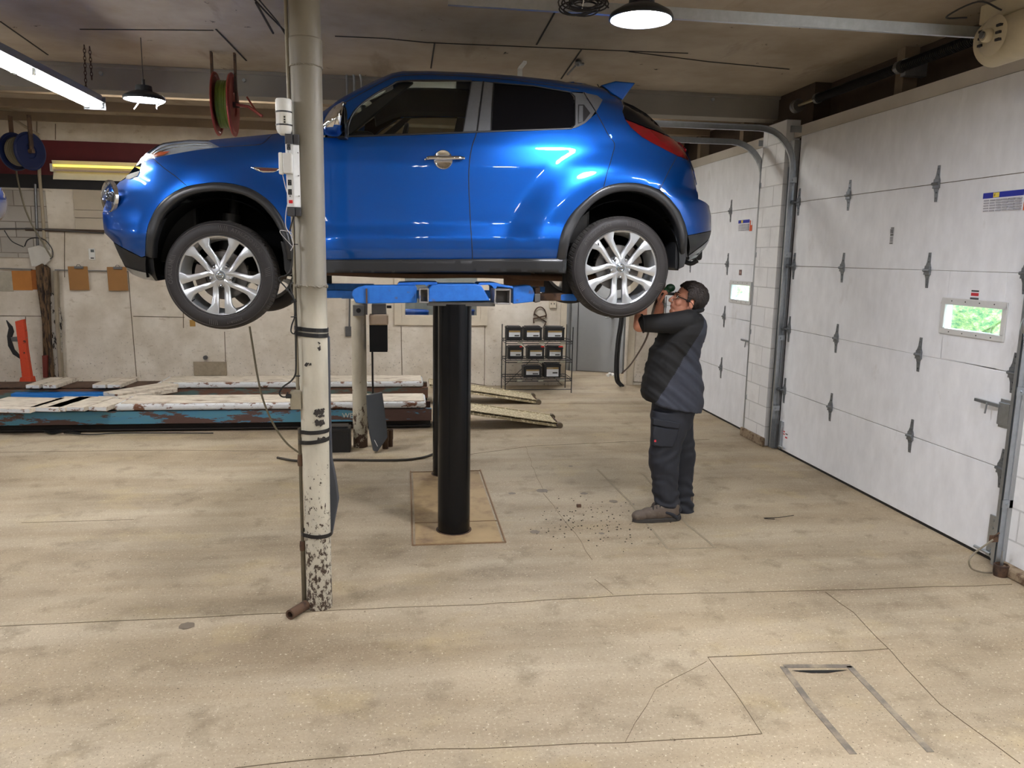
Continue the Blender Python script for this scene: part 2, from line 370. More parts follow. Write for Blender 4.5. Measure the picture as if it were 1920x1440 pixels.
# back window with the store room behind it
w1 = thing('window_1', 'interior window in the rear wall, wooden frame, blue drums beyond', 'window', (0, 0, 0), kind='structure')
f = MB(); o_ = .10
f.box((wx0-o_, YB-.03, wz0-o_), (wx0, YB, wz1+o_)); f.box((wx1, YB-.03, wz0-o_), (wx1+o_, YB, wz1+o_)); f.box((wx0, YB-.03, wz0-o_), (wx1, YB, wz0)); f.box((wx0, YB-.03, wz1), (wx1, YB, wz1+o_))
f.box((wx0, YB-.015, wz0), (wx0+.05, YB+.02, wz1)); f.box((wx1-.05, YB-.015, wz0), (wx1, YB+.02, wz1)); f.box((wx0+.05, YB-.015, wz0), (wx1-.05, YB+.02, wz0+.04))
f.build('window_frame', M_cream, w1, bevel=.004)
MB().box((wx0+.05, YB+.06, wz0+.04), (wx1-.05, YB+.066, wz1)).build('window_pane', glassy('clear_pane', (235, 240, 240), .95), w1)
sr = MB(); sr.box((-1.0, YB+1.6, 0), (2.18, YB+1.7, ZC)); sr.box((-1.1, YB+.15, 0), (-1.0, YB+1.7, ZC)); struct('wall_storeroom', sr, simple('store_paint', (176, 174, 164), .7))
# ================================================================== right wall with the two garage doors
X = XR
D1 = (4.12, 7.07); D2 = (7.74, 10.69); ZT = 3.03
rw = MB(); rw.box((X-.04, YF, 0), (4.2, D1[0]-.02, ZC))
wr = struct('wall_right', rw, M_block)
pl = MB(); pl.box((3.62, 7.22, 0), (4.2, 7.70, 3.2)); pillar = struct('wall_pier', pl, M_block, wr)
M_foot = worn('chipped_footing', (150, 132, 108), (104, 80, 60), .46, .6, 12, .9, bump=.6)
MB().box((3.585, 7.19, 0), (3.62, 7.72, .09)).build('chipped_footing', M_foot, wr, bevel=.01)
MB().box((3.60, D1[0]-1.4, 0), (X-.04, D1[0]-.06, .06)).build('chipped_footing', M_foot, wr, bevel=.012)
ur = MB(); ur.box((3.92, D1[0]-.1, 3.0), (4.2, YB, ZC)); ur.box((3.75, D1[0]-.1, 3.03), (4.2, YB, 3.13)); ur.box((3.72, YB-.3, 0), (4.2, YB, ZC)); ur.box((3.76, 7.0, 0), (4.2, 7.80, ZC)); ur.box((3.76, D1[0]-.1, 0), (4.2, D1[0]+.05, ZC)); ur.box((3.76, D2[1]-.05, 0), (4.2, YB, ZC)); ur.build('upper_wall', M_dark, wr)
hb = MB(); hb.box((3.70, D1[0]-.02, 3.03), (3.76, 7.22, 3.13)); hb.box((3.70, 7.70, 3.03), (3.76, YB, 3.13)); hb.build('header_board', simple('header_paint', (196, 190, 180), .6, var=.12, scale=3), wr)
st = MB()
for y in (7.06, 5.75, 4.45, 8.6, 9.9): st.box((3.80, y, 3.13), (3.92, y+.10, ZC))
st.build('stud', simple('stud_wood', (128, 112, 92), .8, var=.2), wr)
def hinge(y, z, par, edge=0):
    """star shaped door hinge: plate, knuckle barrel and screws"""
    m = MB(); s = .125; M = Matrix.Translation((X-.022, y, z)) @ Matrix(((0, 0, -1, 0), (1, 0, 0, 0), (0, 1, 0, 0), (0, 0, 0, 1)))
    m.prism([(-.016, -s), (.012, -s), (.020, -.06), (.038, -.02), (.038, .02), (.020, .06), (.012, s), (-.016, s), (-.018, .05), (-.030, .02), (-.030, -.02), (-.018, -.05)], .004, M)
    m.cyl((X-.036, y-.034, z), (X-.036, y+.036, z), .011, 12)
    m.prism([(-.032, -.032), (.034, -.032), (.026, .032), (-.026, .032)], .014, M)
    for dz in (-.1, -.06, .06, .1): m.cyl((X-.024, y, z+dz), (X-.032, y, z+dz), .006, 8)
    if edge: m.cyl((X-.045, y, z), (X-.045, y+.09*edge, z), .007, 10); m.cyl((X-.045, y+.05*edge, z), (X-.045, y+.085*edge, z), .022, 16)
    return m.build('hinge', simple('hinge_steel', (126, 130, 134), .4, .6, var=.15, scale=40), par, bevel=.0012, bseg=1)
def garage_door(name, label, y0, y1, cols, wy, lockside):
    d = thing(name, label, 'garage door', (0, 0, 0), kind='structure'); zs = [.02, .61, 1.215, 1.82, 2.42, ZT]
    for i in range(5):
        m = MB(); z0, z1 = zs[i]+.002, zs[i+1]-.002
        if i == 2:
            a, b = wy; c0, c1 = 1.43, 1.60
            m.box((X-.022, y0, z0), (X+.03, a, z1)); m.box((X-.022, b, z0), (X+.03, y1, z1)); m.box((X-.022, a, z0), (X+.03, b, c0)); m.box((X-.022, a, c1), (X+.03, b, z1))
        else: m.box((X-.022, y0, z0), (X+.03, y1, z1))
        m.build('panel', M_door, d, bevel=.003)
    MB().box((X-.016, y0, 0), (X+.02, y1, .022)).build('bottom_seal', M_rub, d)
    for z in zs[1:5]: MB().box((X-.014, y0, z-.006), (X+.02, y1, z+.006)).build('panel_joint', M_joint, d)
    a, b = wy; fr_ = MB()
    for p, q in (((a-.04, 1.39), (b+.04, 1.43)), ((a-.04, 1.60), (b+.04, 1.64)), ((a-.04, 1.43), (a, 1.60)), ((b, 1.43), (b+.04, 1.60))): fr_.box((X-.034, p[0], p[1]), (X-.018, q[0], q[1]))
    wfo = fr_.build('window_frame', simple('door_window_frame', (206, 206, 204), .5, var=.03), d, bevel=.006)
    sc = MB()
    for k in range(4):
        for z in (1.41, 1.62): sc.cyl((X-.034, a+(b-a)*(k+.5)/4, z), (X-.037, a+(b-a)*(k+.5)/4, z), .004, 6)
    sc.build('screw', M_blk, wfo)
    MB().box((X+.01, a, 1.43), (X+.014, b, 1.60)).build('window_pane', glassy('door_pane', (235, 245, 242), .96), d)
    for z in zs[1:5]:
        for y in cols: hinge(y, z, d, 1 if y > y1-.15 else (-1 if y < y0+.15 else 0))
    return d
DR1 = garage_door('door_1', 'near white sectional garage door with a small window and star hinges', D1[0], D1[1], (4.20, 5.085, 6.18, 7.02), (4.345, 4.86), 1)
DR2 = garage_door('door_2', 'farther white sectional garage door behind the mechanic', D2[0], D2[1], (8.57, 9.75, 10.63), (7.94, 8.42), 1)
# outside: planting seen through the little windows
MB().box((4.2, 0, -.2), (14, 16, -.02)).build('ground', simple('outside_gravel', (150, 146, 136), .9))['kind'] = 'structure'
hg = MB()
for i in range(90):
    c = Vector((random.uniform(6.4, 7.6), random.uniform(1.5, 17), random.uniform(.1, 2.9))); bmesh.ops.create_icosphere(hg.bm, subdivisions=2, radius=random.uniform(.35, .6), matrix=Matrix.Translation(c))
for v in hg.bm.verts: v.co += Vector(noise.noise_vector(v.co*5))*.12
def leaf_mat():
    t = NT('foliage'); f = t.noise(16, 6, .8, t.co(space='World')); t.base(t.ramp(f, [(.3, lin((60, 110, 80))), (.44, lin((130, 180, 140))), (.54, lin((206, 216, 150))), (.64, lin((235, 242, 238)))])); t.set(Roughness=.7); t.bump(f, 1, .05); return t.m
hgo = hg.build('hedge', leaf_mat()); tag(hgo, 'leafy green hedge outdoors, seen through the garage door windows', 'hedge', kind='stuff')
# stickers and lock hardware on the doors
def wall_label(par, y, z, w, h, parts, name='label'):
    """sticker on the door face, y is its left edge as seen from inside (largest y)"""
    for k, (u0, v0, u1, v1, c) in enumerate(parts):
        MB().box((X-.0235-.0004*k-(.0002 if k else 0), y-w*u1, z+h*v0), (X-.0225, y-w*u0, z+h*v1)).build(name if k == 0 else 'print', simple('ink_%d_%d_%d' % c, c, .5, var=0), par)
def colsprint(n, u0, u1, v0, v1, c=(170, 170, 176), rows=5):
    L = []
    for i in range(n):
        a = u0+(u1-u0)*(i+.12)/n; b = u0+(u1-u0)*(i+.88)/n
        for r in range(rows): L.append((a, v0+(v1-v0)*(r+.2)/rows, b, v0+(v1-v0)*(r+.75)/rows, c))
    return L
W_, B_, Y_, O_, R_, G_ = (232, 232, 236), (36, 48, 160), (236, 214, 90), (206, 84, 34), (190, 40, 50), (120, 120, 124)
big = [(0, 0, 1, 1, W_), (0, .72, .80, 1, B_), (.21, .74, .33, .98, Y_), (.82, .72, 1, 1, (130, 20, 40)), (.82, 0, 1, .40, O_)]+colsprint(6, .02, .80, .03, .68)
y_a = onx(1843, 380, X-.02).y; wall_label(DR1, y_a, 2.195, .42, .125, big)
wall_label(DR2, 8.35, 2.18, .36, .125, [(0, 0, 1, 1, W_), (0, .72, .80, 1, B_), (.21, .74, .33, .98, Y_), (.82, 0, 1, .9, O_), (.9, .5, 1, .9, W_)]+colsprint(5, .02, .80, .05, .66))
text_mesh('E', .022, 'lettering', M_black, DR1, Matrix.Translation((X-.0262, y_a-.42*.245, 2.195+.125*.86)) @ Matrix(((0, 0, -1, 0), (-1, 0, 0, 0), (0, 1, 0, 0), (0, 0, 0, 1))))
p = onx(1824, 553, X-.02); wall_label(DR1, p.y+.02, p.z-.045, .085, .085, [(0, 0, 1, 1, W_), (.1, .78, .9, .9, (60, 60, 60)), (.1, .46, .9, .70, R_), (.05, .1, .95, .34, (80, 80, 84))])
p = onx(1388, 516, X-.02); wall_label(DR2, p.y+.03, p.z, .07, .06, [(0, 0, 1, 1, (110, 84, 80)), (.2, .3, .8, .7, (160, 130, 124))])
p = onx(1668, 458, X-.02); wall_label(DR1, p.y, p.z, .045, .13, [(0, 0, 1, 1, (206, 207, 210)), (.1, .9, .9, .97, (90, 90, 90)), (.1, .5, .9, .58, (60, 60, 60)), (.1, .02, .9, .08, (90, 90, 90))]+colsprint(2, .1, .9, .12, .45, G_, 6)+colsprint(2, .1, .9, .62, .88, G_, 5))
p = onx(1468, 822, X-.02); wall_label(DR1, p.y, p.z, .10, .09, [(0, 0, 1, 1, W_), (.05, .75, .35, .9, R_), (.5, .6, .95, .72, (70, 70, 70)), (.05, .5, .4, .6, R_), (.5, .2, .9, .35, R_)])
p = onx(1852, 1008, X-.02); wall_label(DR1, p.y, p.z, .10, .09, [(0, 0, 1, 1, W_), (.1, .55, .9, .8, R_), (.3, .1, .8, .3, (150, 150, 150))])
def slide_lock(par, y, z):
    m = MB(); m.box((X-.05, y-.10, z-.07), (X-.022, y-.01, z+.07)); m.box((X-.03, y-.12, z-.09), (X-.022, y+.0, z+.09)); lk = m.build('lock_case', M_galv, par, bevel=.003)
    h = MB(); h.beam((X-.05, y-.02, z+.045), (X-.075, y+.16, z+.055), .02, .022); h.beam((X-.07, y+.06, z+.05), (X-.075, y+.065, z-.02), .01, .01); h.build('latch_handle', M_galv, lk, bevel=.003)
q = onx(1880, 775, X-.03); slide_lock(DR1, q.y+.03, q.z)
q = onx(1405, 648, X-.03); slide_lock(DR2, q.y-.05, q.z)
for y, s in ((4.20, 1), (7.02, -1)):
    m = MB(); m.box((X-.034, y-.035, .03), (X-.022, y+.035, .30)); m.box((X-.05, y-.035, .03), (X-.022, y-.025, .30))
    for z in (.08, .14, .22, .27): m.cyl((X-.034, y, z), (X-.04, y, z), .009, 8)
    m.cyl((X-.045, y-.02, .055), (X-.045, y+.12*s, .055), .010, 10); m.build('corner_bracket', M_galv, DR1, bevel=.001)
# tracks
def track(name, y, side, label, z_h=3.12, xin=.35, vert=True, ztop=2.72):
    """door track with a vertical run, a curve and a long horizontal run (channel section)"""
    t = thing(name, label, 'door track', (X-.1, y, 0)); R = .36; path = []
    if vert: path += [Vector((X-.07, y, .02)), Vector((X-.07, y, ztop-.02))]
    for k in range(9):
        a = math.pi/2*k/8; path.append(Vector((X-.07-R+R*math.cos(a), y, z_h-R+R*math.sin(a))))
    path.append(Vector((xin, y, z_h))); m = MB(); sec = [(-.028, -.012), (.028, -.012), (.028, .012), (.022, .012), (.022, -.006), (-.022, -.006), (-.022, .012), (-.028, .012)]
    rings = []
    for i, p in enumerate(path):
        d = ((path[min(i+1, len(path)-1)]-path[max(i-1, 0)])).normalized(); nrm = Vector((d.z, 0, -d.x)); o = []
        for u, v in sec: o.append(m.bm.verts.new(p-Vector((X-.1, y, 0))+nrm*u+Vector((0, side*v, 0))))
        rings.append(o)
    for A, B in zip(rings, rings[1:]):
        for k in range(8): m.bm.faces.new((A[k], A[(k+1) % 8], B[(k+1) % 8], B[k]))
    m.bm.faces.new(rings[0]); m.bm.faces.new(rings[-1][::-1]); m.build('channel_rail', M_galv, t, smooth=30)
    br = MB()
    if vert:
        br.box((.0, -.03*side-.002, 0.02), (.045, -.03*side+.002, 2.75)); 
        for z in (.4, 1.1, 1.9, 2.6): br.box((-.01, -.04, z), (.06, -.034, z+.05)); br.cyl((.02, -.04, z+.025), (.02, -.052, z+.025), .009, 8)
    br.box((-.03, .02*side-.004, z_h-.03), (.09, .02*side+.004, z_h+.03))
    if br.bm.verts: br.build('bracket', M_galv, t)
    return t
track('garage_door_track', 7.10, -1, 'galvanised track curving from the block pier up beside the near garage door', z_h=3.09, xin=.9)
track('garage_door_track', 7.72, 1, 'galvanised track curving into the farther garage door behind the pier', z_h=3.05, xin=.9)
track('garage_door_track', 4.10, 1, 'long galvanised track running overhead in front of the round lamp', z_h=3.125, xin=.22)
hgr = thing('track_hanger', 'galvanised hanger strap holding the overhead track beside the round lamp', 'hanger', (.27, 4.10, 3.14))
MB().box((-.015, -.002, 0), (.015, .002, .36)).build('strap', M_galv, hgr); MB().box((-.03, -.02, .35), (.03, .02, .36)).build('foot', M_galv, hgr)
jb = MB(); jb.box((3.66, 7.12, 0), (3.72, 7.20, 3.0)); jb.build('door_jamb', simple('grey_jamb', (150, 152, 154), .5, var=.06), wr, bevel=.003)
MB().box((3.655, 4.06, 0), (3.70, 4.098, 2.9)).build('door_jamb', simple('grey_jamb', (150, 152, 154)), wr, bevel=.003)
# torsion shaft over the near door
ts = thing('torsion_shaft', 'dark spring shaft over the near garage door, cable drum at its far end', 'door shaft', (3.62, 7.1, 3.29))
MB().cyl((0, 0, 0), (0, -2.95, 0), .0135, 12).build('shaft', simple('brass_shaft', (150, 140, 110), .4, .8), ts, smooth=True)
def coil(y0, y1, r, n):
    pts = [Vector((math.cos(2*math.pi*k/10)*r, y0+(y1-y0)*k/(n*10), math.sin(2*math.pi*k/10)*r)) for k in range(n*10+1)]
    MB().tube(pts, .0052, 6).build('spring', simple('oiled_spring', (30, 29, 30), .35, .6), ts, smooth=True)
coil(-.42, -1.52, .034, 70); coil(-1.62, -2.70, .036, 60)
dr = MB()
dr.lathe([(0, -.03), (.055, -.03), (.06, -.02), (.045, -.012), (.045, .03), (.06, .04), (.0, .04)], (0, -.06, 0), 'Y', 24); dr.build('cable_drum', M_steel, ts, smooth=True)
for y in (-.42, -1.57): MB().lathe([(0, -.02), (.045, -.02), (.045, .02), (0, .02)], (0, y, 0), 'Y', 20).build('spring_cone', M_steel, ts)
MB().box((.03, -1.60, -.06), (.20, -1.54, .06)).build('bearing_plate', M_galv, ts)
# opener at the near end of the shaft
q0 = ony(1861, 67, 3.86)+Vector((.17, .08, 0)); op = thing('garage_door_opener', 'old cream electric door opener motor under the ceiling above the near door', 'motor', q0)
M_op = worn('old_cream_enamel', (178, 166, 138), (90, 76, 56), .62, .7, 7, .55)
MB().lathe([(0, 0), (.07, 0), (.105, .01), (.118, .035), (.12, .06), (.12, .34), (.10, .36), (0, .36)], (-.05, -.28, 0), 'Y', 36).build('motor_body', M_op, op, smooth=35)
# face turned to the room
ef = MB(); ef.lathe([(0, -.055), (.028, -.055), (.034, -.045), (.034, -.02), (.075, -.012), (.10, 0), (.0, 0)], (-.17, -.08, 0), 'X', 32); ef.build('end_bell', M_op, op, smooth=35)
for s in (-1, 1):
    for z in (-.035, 0, .035): MB().box((-.195, -.08+s*.062-.014, z-.006), (-.172, -.08+s*.062+.014, z+.006)).build('vent_slot', M_black, op)
MB().cyl((-.235, -.08, 0), (-.17, -.08, 0), .018, 16).build('shaft_hub', M_steel, op, smooth=True)
MB().box((-.12, -.25, .10), (.02, .10, .20)).build('mounting_box', M_op, op, bevel=.008)
MB().tube(spline([(-.15, -.1, .12), (-.25, -.05, .17), (-.30, .12, .14), (-.12, .2, .17)], 6), .005, 6).build('cable', M_blk, op, smooth=True)
# ================================================================== marks in the floor
fj = MB()
def ribbon(mb, pts, w, z=.0010, jit=0.0, h=.002):
    P = [onz(x, y, z) for x, y in pts]
    if jit:
        Q = [P[0]]
        for a, b in zip(P, P[1:]):
            n = max(2, int((b-a).length/.12))
            for k in range(1, n+1): Q.append(a.lerp(b, k/n)+Vector((random.uniform(-jit, jit), random.uniform(-jit, jit), 0)))
        P = Q
    for a, b in zip(P, P[1:]): mb.beam(a, b, w, h)
for pts, w, j in (([(-60, 1176), (300, 1160), (640, 1144), (900, 1133), (1180, 1116), (1560, 1106), (1900, 1096)], .008, .006), ([(620, 866), (820, 860), (1000, 836), (1180, 828), (1330, 824)], .006, .003), ([(0, 848), (300, 844), (560, 846)], .004, .004),
                  ([(1327, 1232), (1500, 1224), (1668, 1217)], .007, .006), ([(1327, 1232), (1380, 1300), (1430, 1377)], .004, .003), ([(440, 1440), (760, 1407), (1160, 1392), (1430, 1377)], .006, .006), ([(1548, 1110), (1600, 1150), (1668, 1217), (1760, 1320), (1915, 1430)], .006, .010),
                  ([(1115, 1086), (1150, 1115)], .003, .003), ([(985, 836), (1000, 880), (1020, 925), (1045, 960), (1080, 1000), (1110, 1050)], .003, .008), ([(1325, 1240), (1230, 1290), (1170, 1392)], .002, .006), ([(820, 755), (1290, 758)], .004, .004), ([(40, 980), (250, 974)], .004, .004)):
    ribbon(fj, pts, w*.45, jit=j)
fjo = fj.build('expansion_joint', M_joint, floor)
M_plate = worn('rusty_floor_plate', (176, 150, 110), (132, 104, 78), .48, .70, 3.2, .7, bump=.2)
MB().box((.06, 4.82, .0), (.63, 6.50, .004)).build('cover_plate', M_plate, floor)
pf = MB()
for a, b in (((.04, 4.80), (.04, 6.55)), ((.65, 4.80), (.65, 6.55)), ((.04, 4.80), (.65, 4.80)), ((.06, 5.22), (.64, 5.22)), ((.04, 6.52), (.65, 6.52))): pf.beam((a[0], a[1], .004), (b[0], b[1], .004), .010, .005)
pf.build('plate_edge', simple('plate_edge_rust', (134, 106, 78), .8, var=.3, scale=20), floor)
pg = MB(); ribbon(pg, [(1120, 880), (1180, 940), (1252, 1029), (1342, 1027), (1290, 985), (1205, 888)], .016, jit=.002); pg.build('patch_outline', simple('grey_patch_edge', (150, 138, 116), .8, var=.3), floor)
tr = MB(); ribbon(tr, [(1470, 1249), (1596, 1249)], .030); ribbon(tr, [(1468, 1250), (1520, 1320), (1600, 1414)], .030); ribbon(tr, [(1592, 1249), (1650, 1310), (1745, 1410)], .030)
tr.build('trench_frame', worn('worn_dark_steel', (112, 104, 94), (164, 150, 128), .42, .62, 8, .6), floor)
sl = MB(); P0, P1 = onz(1482, 1258), onz(1590, 1257); sl.bm.faces.new([sl.bm.verts.new(v) for v in [P0+Vector((0, 0, .003)), P0.lerp(P1, .3)+Vector((0, -.022, .003)), P0.lerp(P1, .6)+Vector((0, -.024, .003)), P1+Vector((0, 0, .003))]])
sl.build('slot_opening', simple('deep_dark', (14, 12, 10), .9, var=0), floor)
st_ = MB()
def blot(px, py, r, sq=.5):
    c = onz(px, py, .0018); n = 18; st_.bm.faces.new([st_.bm.verts.new(c+Vector((math.cos(2*math.pi*k/n), math.sin(2*math.pi*k/n), 0))*r*(1+.35*noise.noise(Vector((px*.1, k*.9, 0))))) for k in range(n)])
for b in ((350, 1173, .038), (1016, 920, .05), (960, 925, .03), (1003, 997, .035), (1095, 925, .03), (1150, 940, .035), (1185, 945, .02), (1128, 1000, .02), (930, 1000, .025), (1070, 874, .02)): blot(*b)
st_.build('oil_stain', simple('oil_stain', (112, 100, 84), .5, var=.2), floor)
db = MB()
for i in range(170):
    c = onz(random.gauss(1110, 60), random.gauss(975, 22), .003); s = random.uniform(.0015, .005); db.box((c.x-s, c.y-s, 0), (c.x+s, c.y+s*.6, s*.9), random.uniform(0, 3))
dbo = db.build('brake_dust_crumbs', simple('crumb', (58, 50, 42), .9, var=.3)); tag(dbo, 'scattered dark crumbs on the concrete beside the boots', 'debris', kind='stuff')
# ================================================================== lamps
M_led = emit('led_disc', (246, 247, 255), LED); M_tube = emit('fluorescent_tube', (255, 252, 244), TUBE)
def highbay(x, y, label, lit=True, group=None):
    t = thing('high_bay_lamp', label, 'lamp', (x, y, 3.04), group=group)
    MB().lathe([(0, .10), (.06, .10), (.065, .06), (.10, .05), (.15, .02), (.158, .005), (.158, -.006), (.150, -.008), (.148, .0), (0, .0)], (0, 0, 0), 'Z', 48).build('housing', simple('lamp_black', (40, 42, 46), .4, .4), t, smooth=35)
    MB().lathe([(0, -.004), (.146, -.004), (.146, -.001), (0, -.001)], (0, 0, 0), 'Z', 48).build('light_disc', M_led, t)
    MB().cyl((0, 0, .10), (0, 0, .15), .012, 10).cyl((0, 0, .15), (0, 0, .46), .003, 6).build('hook', M_blk, t)
    return t
L1 = highbay(1.165, 3.93, 'bright round high-bay lamp with coiled black cord in front of the overhead track')
L2 = highbay(-2.03, 6.70, 'small bright round high-bay lamp hanging at the left above the blue bonnet')
for x, y, nm in ((1.2, .6, 'behind the viewer near the garage doors'), (-2.2, 3.3, 'above the left edge of the view'), (-2.2, 0.0, 'behind the viewer to the left'), (-5.6, 3.3, 'beyond the left frame edge, nearer one'), (-5.6, 7.2, 'beyond the left frame edge, farther one'), (2.55, 1.9, 'added just above the right edge of the view to brighten the doors'), (-5.6, -.2, 'far left behind the viewer'), (1.2, 9.3, 'hidden behind the raised car')):  # the one above the right edge is added to brighten the garage doors
    highbay(x, y, 'round high-bay lamp '+nm)
def strip(x, y0, y1, z, label, group=None, n=2):
    t = thing('fluorescent_fixture', label, 'lamp', (x, y0, z), group=group); L = y1-y0
    m = MB(); m.box((-.06, 0, .03), (.06, L, .085)); m.box((-.085, 0, .022), (.085, L, .03)); m.box((-.085, -.006, -.03), (.085, 0, .07)); m.box((-.085, L, -.03), (.085, L+.006, .07)); m.build('housing', simple('fixture_grey', (120, 124, 130), .4, .3, var=.05), t)
    for s in (-.055, .055):
        for k in range(n):
            a = L*k/n+.03; b = L*(k+1)/n-.03; MB().cyl((s, a, 0), (s, b, 0), .0135, 14).build('tube', M_tube, t, smooth=True)
            MB().box((s-.012, a-.022, -.016), (s+.012, a-.002, .03)).build('lamp_holder', M_white, t); MB().box((s-.012, b+.002, -.016), (s+.012, b+.022, .03)).build('lamp_holder', M_white, t)
    return t
strip(-2.52, 4.6, 7.03, 3.03, 'white fluorescent strip light with two rows of tubes hanging at the upper left', n=2)
cl = highbay(3.02, 11.75, 'weak round lamp added out of view to brighten the corridor at the back'); cl.children[1].data = cl.children[1].data.copy(); cl.children[1].data.materials[0] = emit('weak_disc', (255, 250, 240), 22)  # added lamp, hidden above the opening, lifts the dim corridor
for x, y, nm in ((.2, -1.6, 'fluorescent strip light behind the viewer, middle row'), (-3.2, -1.6, 'fluorescent strip light behind the viewer, left row'), (3.1, .6, 'fluorescent strip light added over the viewer beside the right wall to brighten the doors')): strip(x, y, y+2.4, 3.05, nm)  # the strip by the right wall is added to brighten the garage doors
for x, nm in ((-3.6, 'strip light added unseen behind the painted beam to brighten the rear wall, left one'), (.2, 'strip light added unseen behind the painted beam to brighten the rear wall, right one')):  # both added out of sight to throw more light on the rear wall
    o = strip(x, 0, 2.4, 3.415, nm); o.location = (x, 8.22, 3.415); o.rotation_euler = (0, 0, -math.pi/2)
def chain(p, q, n, name, label):
    t = thing(name, label, 'chain', p); m = MB(); d = (Vector(q)-Vector(p))
    for i in range(n):
        c = d*(i+.5)/n; h = d.length/n*.68; A = (1, 0, 0) if i % 2 else (0, 1, 0); A = Vector(A)
        pts = [c+A*math.cos(2*math.pi*k/10)*.009+Vector((0, 0, math.sin(2*math.pi*k/10)*h)) for k in range(10)]
        m.tube(pts, .0028, 5, closed=True)
    m.build('links', simple('rusty_chain', (70, 50, 40), .6, .5), t, smooth=True); return t
cx = -2.52; chain((cx-.02, 6.95, 3.48), (cx-.03, 6.95, 3.14), 12, 'hanging_chain', 'rusty chain carrying the fluorescent strip light')
chain((cx+.02, 6.95, 3.47), (cx+.02, 6.95, 3.22), 9, 'hanging_chain', 'loose short end of rusty chain beside the light chain')
m = MB(); m.tube([(cx-.03, 6.95, 3.14), (cx-.09, 6.95, 3.10)], .002, 5); m.tube([(cx-.03, 6.95, 3.14), (cx+.05, 6.95, 3.10)], .002, 5)
tag(m.build('wire_hook', M_steel), 'thin wire hook between chain and strip light', 'hook')
# coiled cord hanging by the near lamp
cc = MB(); c0 = Vector((.865, 3.95, 3.10))
for k in range(9):
    r = random.uniform(.045, .075); tl = random.uniform(-.6, .6); ph = random.uniform(0, 6); o = Vector((random.uniform(-.05, .05), random.uniform(-.02, .02), random.uniform(-.02, .02)))
    cc.tube([c0+o+Vector((math.cos(a)*r*1.5, math.sin(a)*tl*r, math.sin(a)*r*.65+math.cos(a)*tl*.03)) for a in [2*math.pi*i/20 for i in range(20)]], .0038, 6, closed=True)
cc.tube(spline([c0, c0+Vector((.08, 0, .02)), (1.0, 3.93, 3.08)], 6), .004, 6); cc.tube(spline([c0+Vector((-.05, 0, .03)), c0+Vector((-.07, 0, .1)), c0+Vector((-.06, .02, .4))], 6), .004, 6)
cord = cc.build('coiled_cord', M_blk, smooth=True); tag(cord, 'bundle of coiled black cord hanging beside the near round lamp', 'cord')
MB().tube([c0+Vector((.0, -.02, .06)), c0+Vector((.005, -.03, 0)), c0+Vector((0, -.02, -.04))], .003, 6).build('cable_tie', M_white, cord)
# yellow lit fixture on the far wall
yf = thing('fluorescent_fixture', 'wall fixture with one yellow lit tube and one dead tube on the dark band', 'lamp', ony(95, 310, YB-.1)); q = ony(95, 310, YB-.1)
ln = 1.62
rf = MB(); rf.grid(lambda u, v: Vector((ln*u, .08-.07*math.sin(math.pi*min(1, max(0, .05+v*.9)))*0-.02*abs(v-.5)*4, -.17+.24*v)), 2, 8); rf.build('reflector', simple('reflector_white', (226, 220, 200), .45, var=.04), yf, solid=.004)
MB().cyl((.04, -.01, .0), (ln-.04, -.01, 0), .016, 14).build('tube', emit('yellow_tube', (255, 220, 60), .55), yf, smooth=True)
MB().cyl((.04, -.01, -.055), (ln-.04, -.01, -.055), .016, 14).build('tube', simple('dead_tube', (196, 176, 160), .3, var=0), yf, smooth=True)
MB().box((.0, -.03, -.075), (.03, .07, .02)).build('lamp_holder', M_white, yf); MB().box((ln-.03, -.03, -.075), (ln, .07, .02)).build('lamp_holder', M_white, yf)
# warning tags dangling under the far lamp
tg = MB(); tg.beam((-2.05, 6.68, 3.03), (-2.10, 6.66, 2.955), .004, .014, (0, 1, 0)); tg.beam((-1.93, 6.68, 3.03), (-1.93, 6.66, 2.965), .004, .02, (0, 1, 0)); tg.tube(spline([(-1.95, 6.7, 3.05), (-1.90, 6.68, 3.08), (-1.87, 6.7, 3.03), (-1.93, 6.68, 2.99)], 5), .003, 6)
bmesh.ops.translate(tg.bm, verts=tg.bm.verts, vec=Vector((2.03, -6.70, -3.04))); tg.build('wire_tag', M_white, L2)
# ================================================================== the car on the lift
YC = 5.83                       # centre line of the car
def paint():
    t = NT('blue_car_paint'); f = t.noise(900, 2, .5, t.co(space='World'))
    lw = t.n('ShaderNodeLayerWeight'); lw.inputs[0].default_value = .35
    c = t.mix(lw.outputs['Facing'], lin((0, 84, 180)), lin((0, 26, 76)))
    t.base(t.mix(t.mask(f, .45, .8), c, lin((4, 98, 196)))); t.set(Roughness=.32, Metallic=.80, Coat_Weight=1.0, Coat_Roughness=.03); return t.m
M_paint = paint(); M_trim = simple('car_grey_plastic', (40, 41, 43), .34, var=.06); M_dkpl = simple('car_black_plastic', (26, 27, 29), .45, var=.08)
M_pillar = simple('satin_grey_pillar', (112, 114, 116), .38, .5, var=.05, scale=60); M_chrome = simple('chrome', (225, 226, 228), .06, 1.0, var=0)
M_tyre = simple('tyre_rubber', (38, 35, 35), .62, var=.12, scale=60, bump=.15, bscale=160); M_alloy = simple('alloy_silver', (206, 210, 214), .28, .75, var=.03)
M_priv = NT('privacy_glass'); M_priv.base((.004, .004, .005, 1)); M_priv.set(Roughness=.06); M_priv.b.inputs['Specular IOR Level'].default_value = .18; M_priv = M_priv.m
M_cglass = glassy('car_glass', (225, 232, 228), .95)
M_liner = simple('wheel_housing_black', (9, 9, 10), .9, var=0, spec=.1); M_refl = simple('lamp_reflector', (232, 236, 242), .16, .55, var=.15, scale=25, bump=.9, bscale=45); M_lens = glassy('lamp_lens', (240, 244, 248), .92, .03)
